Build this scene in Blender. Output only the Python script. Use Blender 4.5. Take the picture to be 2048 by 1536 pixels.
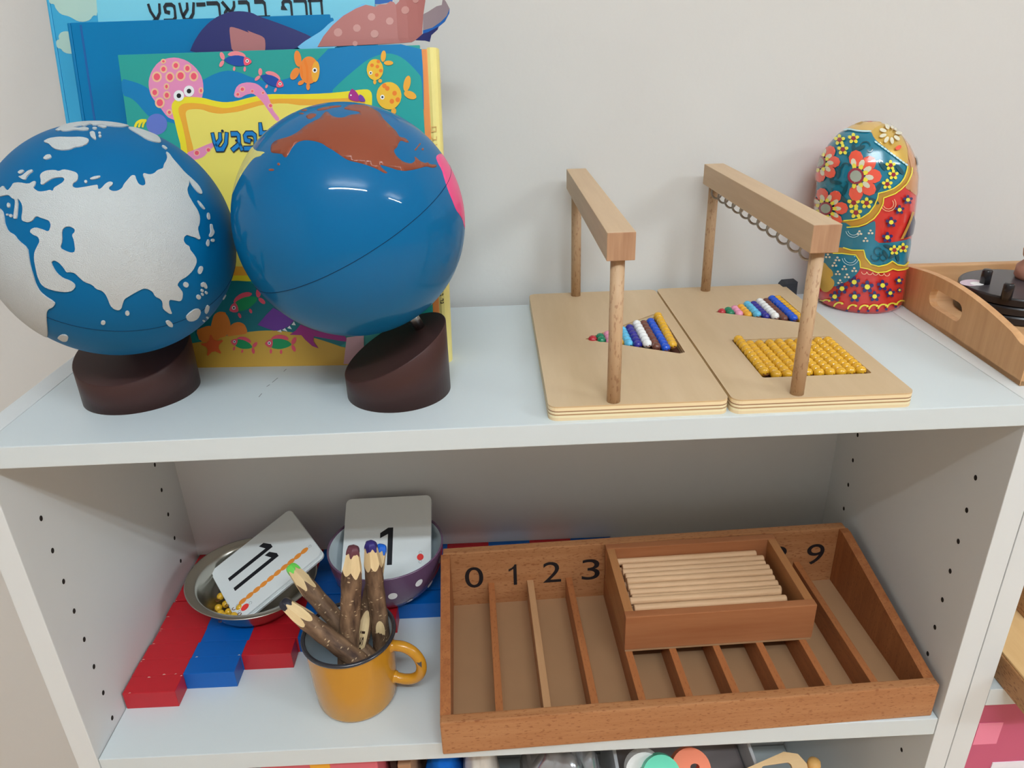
import bpy, bmesh, math, random
from mathutils import Vector, Matrix
from mathutils.geometry import delaunay_2d_cdt
import numpy as np

for o in list(bpy.data.objects):
    bpy.data.objects.remove(o, do_unlink=True)
SC = bpy.context.scene
COL = SC.collection
random.seed(4)

# ------------------------------------------------------------------ camera, light, exposure
# metres; z = 0 is the top of the bookcase, y runs from its front edge to the wall, x to the right
cam_d = bpy.data.cameras.new('camera')
cam = bpy.data.objects.new('camera', cam_d); COL.objects.link(cam)
cam_d.sensor_width = 36.0; cam_d.lens = 1483.48 / 2048 * 36.0; cam_d.clip_start = 0.01
_f = Vector((0.0168, 0.9075, -0.4196)).normalized(); _r = Vector((0.9990, -0.0324, -0.0300)).normalized()
_u = _r.cross(_f).normalized(); _r = _f.cross(_u).normalized()
cam.matrix_world = Matrix(((_r.x, _u.x, -_f.x, 0.3738), (_r.y, _u.y, -_f.y, -0.4740), (_r.z, _u.z, -_f.z, 0.2525), (0, 0, 0, 1)))
SC.camera = cam

world = bpy.data.worlds.new('world'); SC.world = world; world.use_nodes = True
bg = world.node_tree.nodes['Background']; bg.inputs[0].default_value = (1.0, 0.95, 0.86, 1); bg.inputs[1].default_value = 0.43

def tube_light(x0, x1, y, z, power, up=False):
    d = bpy.data.lights.new('fluorescent_tube_light', 'AREA'); d.shape = 'RECTANGLE'; d.size = x1 - x0; d.size_y = 0.05
    d.energy = power; d.color = (0.84, 0.94, 1.0)
    o = bpy.data.objects.new('fluorescent_tube_light', d); COL.objects.link(o); o.location = ((x0 + x1) / 2, y, z)
    if up: o.rotation_euler = (math.pi, 0, 0)
tube_light(-0.02, 1.22, -1.43, 1.55, 27)
tube_light(2.40, 3.64, -1.55, 1.55, 30)
tube_light(-0.02, 1.22, -1.43, 1.60, 19, True)      # the upper side of the same hanging lamps
tube_light(2.40, 3.64, -1.55, 1.60, 19, True)

SC.view_settings.view_transform = 'Standard'; SC.view_settings.look = 'None'
SC.view_settings.gamma = 1.0; SC.view_settings.use_curve_mapping = False
SC.view_settings.exposure = 0.0

# ------------------------------------------------------------------ materials
def lin(c): return tuple(((x/255)/12.92 if x/255 <= .04045 else ((x/255+.055)/1.055)**2.4) for x in c)
MATS = {}
def mat(name, rgb, rough=.5, spec=.5, metal=0.0, k=1.25, var=0.0, vscale=60, bump=0.0, bscale=300, coat=0.0, trans=0.0, alpha=1.0):
    if name in MATS: return MATS[name]
    m = bpy.data.materials.new(name); m.use_nodes = True; nt = m.node_tree; b = nt.nodes['Principled BSDF']
    c = tuple(min(.92, x*k) for x in lin(rgb)) + (1,)
    b.inputs['Base Color'].default_value = c; b.inputs['Roughness'].default_value = rough
    b.inputs['Specular IOR Level'].default_value = spec; b.inputs['Metallic'].default_value = metal
    b.inputs['Coat Weight'].default_value = coat; b.inputs['Coat Roughness'].default_value = .03
    b.inputs['Transmission Weight'].default_value = trans; b.inputs['Alpha'].default_value = alpha
    if var or bump:
        tc = nt.nodes.new('ShaderNodeTexCoord')
    if var:
        n = nt.nodes.new('ShaderNodeTexNoise'); n.inputs['Scale'].default_value = vscale; n.inputs['Detail'].default_value = 5
        nt.links.new(tc.outputs['Object'], n.inputs['Vector'])
        mx = nt.nodes.new('ShaderNodeMix'); mx.data_type = 'RGBA'
        mx.inputs[6].default_value = tuple(x*(1-var) for x in c[:3]) + (1,); mx.inputs[7].default_value = tuple(min(.95, x*(1+var)) for x in c[:3]) + (1,)
        nt.links.new(n.outputs['Fac'], mx.inputs[0]); nt.links.new(mx.outputs[2], b.inputs['Base Color'])
    if bump:
        n2 = nt.nodes.new('ShaderNodeTexNoise'); n2.inputs['Scale'].default_value = bscale; n2.inputs['Detail'].default_value = 4
        nt.links.new(tc.outputs['Object'], n2.inputs['Vector'])
        bp = nt.nodes.new('ShaderNodeBump'); bp.inputs['Strength'].default_value = bump; bp.inputs['Distance'].default_value = .002
        nt.links.new(n2.outputs['Fac'], bp.inputs['Height']); nt.links.new(bp.outputs['Normal'], b.inputs['Normal'])
    MATS[name] = m; return m

def wood(name, light, dark, axis=0, fleck=None, rough=.45, scale=1.0, k=1.25, plank=(9, 160), spec=.35):
    """fine grain running along the object's local axis; fleck = darker short rays as on beech"""
    if name in MATS: return MATS[name]
    m = bpy.data.materials.new(name); m.use_nodes = True; nt = m.node_tree; b = nt.nodes['Principled BSDF']
    tc = nt.nodes.new('ShaderNodeTexCoord'); mp = nt.nodes.new('ShaderNodeMapping')
    s = [plank[1]*scale]*3; s[axis] = plank[0]*scale; mp.inputs['Scale'].default_value = s
    nt.links.new(tc.outputs['Object'], mp.inputs['Vector'])
    n = nt.nodes.new('ShaderNodeTexNoise'); n.inputs['Scale'].default_value = 1; n.inputs['Detail'].default_value = 6; n.inputs['Roughness'].default_value = .6
    nt.links.new(mp.outputs[0], n.inputs['Vector'])
    r = nt.nodes.new('ShaderNodeValToRGB'); r.color_ramp.elements[0].position = .28; r.color_ramp.elements[1].position = .72
    r.color_ramp.elements[0].color = tuple(min(.9, x*k) for x in lin(dark)) + (1,); r.color_ramp.elements[1].color = tuple(min(.9, x*k) for x in lin(light)) + (1,)
    nt.links.new(n.outputs['Fac'], r.inputs[0]); out = r.outputs[0]
    if fleck:
        mp2 = nt.nodes.new('ShaderNodeMapping'); s2 = [620]*3; s2[axis] = 190; mp2.inputs['Scale'].default_value = s2
        nt.links.new(tc.outputs['Object'], mp2.inputs['Vector'])
        n2 = nt.nodes.new('ShaderNodeTexNoise'); n2.inputs['Scale'].default_value = 1; n2.inputs['Detail'].default_value = 2
        nt.links.new(mp2.outputs[0], n2.inputs['Vector'])
        r2 = nt.nodes.new('ShaderNodeValToRGB'); r2.color_ramp.elements[0].position = .575; r2.color_ramp.elements[1].position = .66
        r2.color_ramp.elements[0].color = (0, 0, 0, 1); r2.color_ramp.elements[1].color = (.75, .75, .75, 1)
        nt.links.new(n2.outputs['Fac'], r2.inputs[0])
        mx = nt.nodes.new('ShaderNodeMix'); mx.data_type = 'RGBA'; nt.links.new(r2.outputs[0], mx.inputs[0]); nt.links.new(out, mx.inputs[6])
        mx.inputs[7].default_value = tuple(x*k for x in lin(fleck)) + (1,); out = mx.outputs[2]
    nt.links.new(out, b.inputs['Base Color']); b.inputs['Roughness'].default_value = rough; b.inputs['Specular IOR Level'].default_value = spec
    MATS[name] = m; return m

def bands(name, z0, z1, cols, k=1.25):
    """plywood edge: thin plies stacked along local z"""
    if name in MATS: return MATS[name]
    m = bpy.data.materials.new(name); m.use_nodes = True; nt = m.node_tree; b = nt.nodes['Principled BSDF']
    tc = nt.nodes.new('ShaderNodeTexCoord'); sp = nt.nodes.new('ShaderNodeSeparateXYZ'); nt.links.new(tc.outputs['Object'], sp.inputs[0])
    mr = nt.nodes.new('ShaderNodeMapRange'); mr.inputs[1].default_value = z0; mr.inputs[2].default_value = z1; nt.links.new(sp.outputs[2], mr.inputs[0])
    r = nt.nodes.new('ShaderNodeValToRGB'); cr = r.color_ramp; cr.interpolation = 'CONSTANT'
    while len(cr.elements) < len(cols): cr.elements.new(.5)
    for e, (p, c) in zip(cr.elements, cols): e.position = p; e.color = tuple(min(.9, x*k) for x in lin(c)) + (1,)
    nt.links.new(mr.outputs[0], r.inputs[0]); nt.links.new(r.outputs[0], b.inputs['Base Color']); b.inputs['Roughness'].default_value = .6
    MATS[name] = m; return m

# ------------------------------------------------------------------ object helpers
def tag(o, label=None, cat=None, group=None, kind=None):
    if label: o['label'] = label
    if cat: o['category'] = cat
    if group: o['group'] = group
    if kind: o['kind'] = kind
    return o
def empty(name, loc=(0, 0, 0), M=None):
    o = bpy.data.objects.new(name, None); COL.objects.link(o); o.empty_display_size = .01
    if M is not None: o.matrix_basis = M
    else: o.location = loc
    return o
def wmat(o):
    m = o.matrix_basis.copy()
    return wmat(o.parent) @ o.matrix_parent_inverse @ m if o.parent else m
def link(name, me, mats, parent=None, M=None, world=True):
    """world=True: the mesh (times M) is given in world space; else M is local to the parent"""
    o = bpy.data.objects.new(name, me); COL.objects.link(o)
    if me is not None and not me.materials:
        for m in (mats if isinstance(mats, (list, tuple)) else [mats]): me.materials.append(m)
    if M is not None: o.matrix_basis = M
    if parent is not None:
        o.parent = parent
        if world: o.matrix_parent_inverse = wmat(parent).inverted()
    return o
def mesh(name, verts, faces, smooth=False, mi=None):
    me = bpy.data.meshes.new(name); me.from_pydata([tuple(v) for v in verts], [], faces); me.update()
    if smooth: me.polygons.foreach_set('use_smooth', [True]*len(me.polygons))
    if mi: me.polygons.foreach_set('material_index', mi)
    return me
def bm_mesh(name, bm, smooth=False):
    me = bpy.data.meshes.new(name); bm.to_mesh(me); bm.free()
    if smooth: me.polygons.foreach_set('use_smooth', [True]*len(me.polygons))
    return me
def box_mesh(name, sx, sy, sz, bevel=0.0, seg=2):
    """centred in x and y, standing on z = 0"""
    bm = bmesh.new(); bmesh.ops.create_cube(bm, size=1.0)
    for v in bm.verts: v.co = Vector((v.co.x*sx, v.co.y*sy, (v.co.z+.5)*sz))
    if bevel: bmesh.ops.bevel(bm, geom=bm.edges[:], offset=bevel, segments=seg, profile=.6, affect='EDGES')
    return bm_mesh(name, bm)
def box(name, x0, x1, y0, y1, z0, z1, m, parent=None, bevel=0.0, M=None, world=True):
    me = box_mesh(name, x1-x0, y1-y0, z1-z0, bevel)
    T = Matrix.Translation(((x0+x1)/2, (y0+y1)/2, z0))
    return link(name, me, m, parent, (M @ T) if M is not None else T, world)
def lathe_mesh(name, prof, n=64, smooth=True, mi=None, close=False):
    vs, fs, ids = [], [], []
    rows = []
    for j, (r, z) in enumerate(prof):
        if r < 1e-6: rows.append([len(vs)]); vs.append((0, 0, z))
        else:
            rows.append(list(range(len(vs), len(vs)+n)))
            vs += [(r*math.cos(2*math.pi*i/n), r*math.sin(2*math.pi*i/n), z) for i in range(n)]
    for j in range(len(rows)-1):
        a, b = rows[j], rows[j+1]
        for i in range(n):
            i2 = (i+1) % n
            if len(a) == 1 and len(b) == 1: continue
            if len(a) == 1: fs.append((a[0], b[i2], b[i]))
            elif len(b) == 1: fs.append((a[i], a[i2], b[0]))
            else: fs.append((a[i], a[i2], b[i2], b[i]))
            if mi: ids.append(mi[j])
    return mesh(name, vs, fs, smooth, ids if mi else None)
def tube_mesh(name, pts, rad, n=10, cap=True, smooth=True):
    """round tube along a polyline; rad is a number or one number for each point"""
    pts = [Vector(p) for p in pts]; vs, fs = [], []
    rads = rad if isinstance(rad, (list, tuple)) else [rad]*len(pts)
    t0 = (pts[1]-pts[0]).normalized(); a = t0.orthogonal().normalized()
    for i, p in enumerate(pts):
        t = (pts[min(i+1, len(pts)-1)] - pts[max(i-1, 0)]).normalized()
        a = (a - t*a.dot(t)).normalized(); b = t.cross(a)
        vs += [p + rads[i]*(a*math.cos(2*math.pi*k/n) + b*math.sin(2*math.pi*k/n)) for k in range(n)]
    for i in range(len(pts)-1):
        for k in range(n):
            k2 = (k+1) % n; fs.append((i*n+k, i*n+k2, (i+1)*n+k2, (i+1)*n+k))
    if cap: fs.append(tuple(range(n-1, -1, -1))); fs.append(tuple((len(pts)-1)*n+k for k in range(n)))
    return mesh(name, vs, fs, smooth)
def rot_to(d):
    return Vector(d).normalized().to_track_quat('Z', 'Y').to_matrix().to_4x4()
def prism_mesh(name, poly, h, bevel=0.0, holes=(), seg=2):
    """polygon in xy with holes, extruded from z = 0 to h"""
    if not holes:
        bm = bmesh.new(); f = bm.faces.new([bm.verts.new((x, y, 0)) for x, y in poly])
        if f.normal.z > 0 or sum(poly[i][0]*poly[(i+1) % len(poly)][1]-poly[(i+1) % len(poly)][0]*poly[i][1] for i in range(len(poly))) > 0: bmesh.ops.reverse_faces(bm, faces=[f])
        r = bmesh.ops.extrude_face_region(bm, geom=[f])
        bmesh.ops.translate(bm, verts=[v for v in r['geom'] if isinstance(v, bmesh.types.BMVert)], vec=(0, 0, h))
        bmesh.ops.recalc_face_normals(bm, faces=bm.faces[:])
        if bevel:
            es = [e for e in bm.edges if abs(e.verts[0].co.z-e.verts[1].co.z) < 1e-7]
            bmesh.ops.bevel(bm, geom=es, offset=bevel, segments=seg, profile=.6, affect='EDGES')
        return bm_mesh(name, bm)
    vs2, tris = triangulate(poly, holes)
    n = len(vs2); vs = [(x, y, 0) for x, y in vs2] + [(x, y, h) for x, y in vs2]
    fs = [(c, b, a) for a, b, c in tris] + [(a+n, b+n, c+n) for a, b, c in tris]
    cnt = {}
    for t in tris:
        for i in range(3): cnt[(t[i], t[(i+1) % 3])] = 1
    for (a, b) in cnt:
        if (b, a) not in cnt: fs.append((a, b, b+n, a+n))
    return mesh(name, vs, fs)
def inside(poly, X, Y):
    r = np.zeros(len(X), bool); n = len(poly)
    for i in range(n):
        x1, y1 = poly[i]; x2, y2 = poly[(i+1) % n]
        if y1 == y2: continue
        c = ((y1 > Y) != (y2 > Y)); r ^= c & (X < (x2-x1)*(Y-y1)/(y2-y1)+x1)
    return r
def triangulate(poly, holes=(), step=None):
    if step:
        def dens(pl):
            q = []
            for i in range(len(pl)):
                a, b = pl[i], pl[(i+1) % len(pl)]; n = max(1, int(math.hypot(b[0]-a[0], b[1]-a[1])/step+.5)); q += [(a[0]+(b[0]-a[0])*t/n, a[1]+(b[1]-a[1])*t/n) for t in range(n)]
            return q
        poly = dens(poly); holes = [dens(h) for h in holes]
    pts = []; edges = []
    for pl in [poly]+list(holes):
        k = len(pts); pts += [Vector((float(x), float(y))) for x, y in pl]; edges += [(k+i, k+(i+1) % len(pl)) for i in range(len(pl))]
    if step:
        P = np.array(poly, float); x0, y0 = P.min(0); x1, y1 = P.max(0)
        gx, gy = np.meshgrid(np.arange(x0+step/2, x1, step), np.arange(y0+step/2, y1, step)); gx = gx.ravel(); gy = gy.ravel()
        if len(gx):
            ok = inside(poly, gx, gy)
            for h in holes: ok &= ~inside(h, gx, gy)
            pts += [Vector((a, b)) for a, b in zip(gx[ok], gy[ok])]
    scale = max(1e-9, max(max(abs(p.x), abs(p.y)) for p in pts)); pts = [p/scale for p in pts]
    ov, oe, of, *_ = delaunay_2d_cdt(pts, edges, [], 0, 1e-7)
    V = [(p.x*scale, p.y*scale) for p in ov]; T = []
    cx = np.array([sum(V[i][0] for i in f)/3 for f in of]); cy = np.array([sum(V[i][1] for i in f)/3 for f in of])
    ok = inside(poly, cx, cy)
    for h in holes: ok &= ~inside(h, cx, cy)
    for f, q in zip(of, ok):
        if q:
            a, b, c = f
            ar = (V[b][0]-V[a][0])*(V[c][1]-V[a][1])-(V[c][0]-V[a][0])*(V[b][1]-V[a][1])
            T.append((a, b, c) if ar > 0 else (a, c, b))
    return V, T
def chaikin(p):
    q = []
    for i in range(len(p)):
        a, b = p[i], p[(i+1) % len(p)]
        q += [(.78*a[0]+.22*b[0], .78*a[1]+.22*b[1]), (.22*a[0]+.78*b[0], .22*a[1]+.78*b[1])]
    return q
def sheet(surf, poly, holes=(), h=0.0, step=None, skirt=0.0):
    """triangles of a polygon laid on a surface: surf(a, b, h) -> point"""
    V, T = triangulate(poly, holes, step)
    vs = [surf(a, b, h) for a, b in V]; fs = [tuple(t) for t in T]
    if skirt:
        cnt = set()
        for t in T:
            for i in range(3): cnt.add((t[i], t[(i+1) % 3]))
        low = {}
        for (a, b) in list(cnt):
            if (b, a) not in cnt:
                for i in (a, b):
                    if i not in low: low[i] = len(vs); vs.append(surf(V[i][0], V[i][1], h-skirt))
                fs.append((b, a, low[a], low[b]))
    return vs, fs
def text_mesh(body, size, bold=0.0):
    cu = bpy.data.curves.new('lettering', 'FONT'); cu.body = body; cu.size = size; cu.offset = bold; cu.fill_mode = 'FRONT'; cu.resolution_u = 6
    o = bpy.data.objects.new('lettering', cu); COL.objects.link(o); dg = bpy.context.evaluated_depsgraph_get(); dg.update()
    me = bpy.data.meshes.new_from_object(o.evaluated_get(dg)); bpy.data.objects.remove(o); bpy.data.curves.remove(cu)
    me.materials.clear(); return me
def fit_text(body, w, hgt, bold=0.0):
    """lettering scaled to fill w x hgt, lower left corner at the origin, in the xz plane facing -y"""
    me = text_mesh(body, 1.0, bold); co = np.array([v.co for v in me.vertices]); lo = co.min(0); hi = co.max(0)
    sx = w/(hi[0]-lo[0]); sz = hgt/(hi[1]-lo[1])
    for v in me.vertices: v.co = ((v.co.x-lo[0])*sx, 0, (v.co.y-lo[1])*sz)
    return me
GLYPH = {'ח': (.85, [[(.05, 0), (.05, .95)], [(-.02, .95), (.8, .95)], [(.78, .95), (.78, 0)]]), 'ר': (.78, [[(0, .95), (.6, .95), (.7, .86), (.72, .7), (.72, 0)]]),
 'ף': (.8, [[(.12, .55), (.3, .52), (.2, .66), (.2, .85), (.32, .95), (.58, .95), (.7, .85), (.72, .7), (.72, -.4)]]), 'ב': (.88, [[(.05, .95), (.52, .95), (.63, .86), (.65, .7), (.65, .04)], [(-.02, .04), (.86, .04)]]),
 'א': (.88, [[(.03, .97), (.82, .0)], [(.76, .97), (.74, .72), (.55, .42)], [(.32, .62), (.12, .38), (.08, 0)]]), '־': (.5, [[(0, .9), (.45, .9)]]), ' ': (.42, []),
 'ש': (1.02, [[(.04, .97), (.1, .5), (.26, .04), (.58, .04), (.84, .4), (.95, .97)], [(.52, .97), (.5, .65), (.2, .3)]]), 'פ': (.85, [[(.3, .5), (.1, .55), (.06, .82), (.2, .95), (.52, .95), (.68, .84), (.7, .6), (.68, .2), (.55, .04), (-.02, .04)]]),
 'ע': (.85, [[(.06, .97), (.14, .6), (.42, .12)], [(.76, .97), (.72, .5), (.5, .15), (.05, -.1)]]), 'ג': (.68, [[(.1, .95), (.4, .95), (.5, .86), (.5, .35), (.62, 0)], [(.5, .32), (.05, 0)]]),
 'ל': (.75, [[(.08, 1.5), (.08, .95), (.55, .95), (.66, .84), (.6, .6), (.25, 0)]]), 'ם': (.85, [[(.05, .95), (.6, .95), (.7, .84), (.7, .04), (.06, .04), (.06, .95)]])}
def hebrew(body, size, thick, gap=.16, track=None):
    """brush lettering in the xz plane facing -y; body is given in the order seen from the left"""
    vs, fs = [], []; x = 0.0
    for ch in body:
        w, strokes = GLYPH[ch]
        for s in strokes:
            pts = [Vector((x+a*size, 0, b*size)) for a, b in s]; base = len(vs)
            for i, p in enumerate(pts):
                d1 = (pts[i]-pts[i-1]).normalized() if i else (pts[1]-pts[0]).normalized()
                d2 = (pts[i+1]-pts[i]).normalized() if i < len(pts)-1 else d1
                n1 = Vector((-d1.z, 0, d1.x)); n2 = Vector((-d2.z, 0, d2.x)); n = (n1+n2).normalized(); k = thick/2/max(.5, n.dot(n1))
                k *= .75+.45*abs(n.z)
                e = Vector((0, 0, 0)) if 0 < i < len(pts)-1 else (d1*thick*.35 if i else d1*-thick*.35)
                vs += [p+n*k+e, p-n*k+e]
            fs += [(base+2*i+1, base+2*i+3, base+2*i+2, base+2*i) for i in range(len(pts)-1)]
        x += (w+gap)*size
    return mesh('lettering', vs, fs), x
def copy_tree(o, parent=None):
    c = o.copy(); COL.objects.link(c); c.parent = parent
    for ch in list(o.children): copy_tree(ch, c)
    return c
def frame(o, u, v):
    u, v = Vector(u).normalized(), Vector(v).normalized(); n = u.cross(v); o = Vector(o); b = -n
    return Matrix(((u.x, b.x, v.x, o.x), (u.y, b.y, v.y, o.y), (u.z, b.z, v.z, o.z), (0, 0, 0, 1)))
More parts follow.
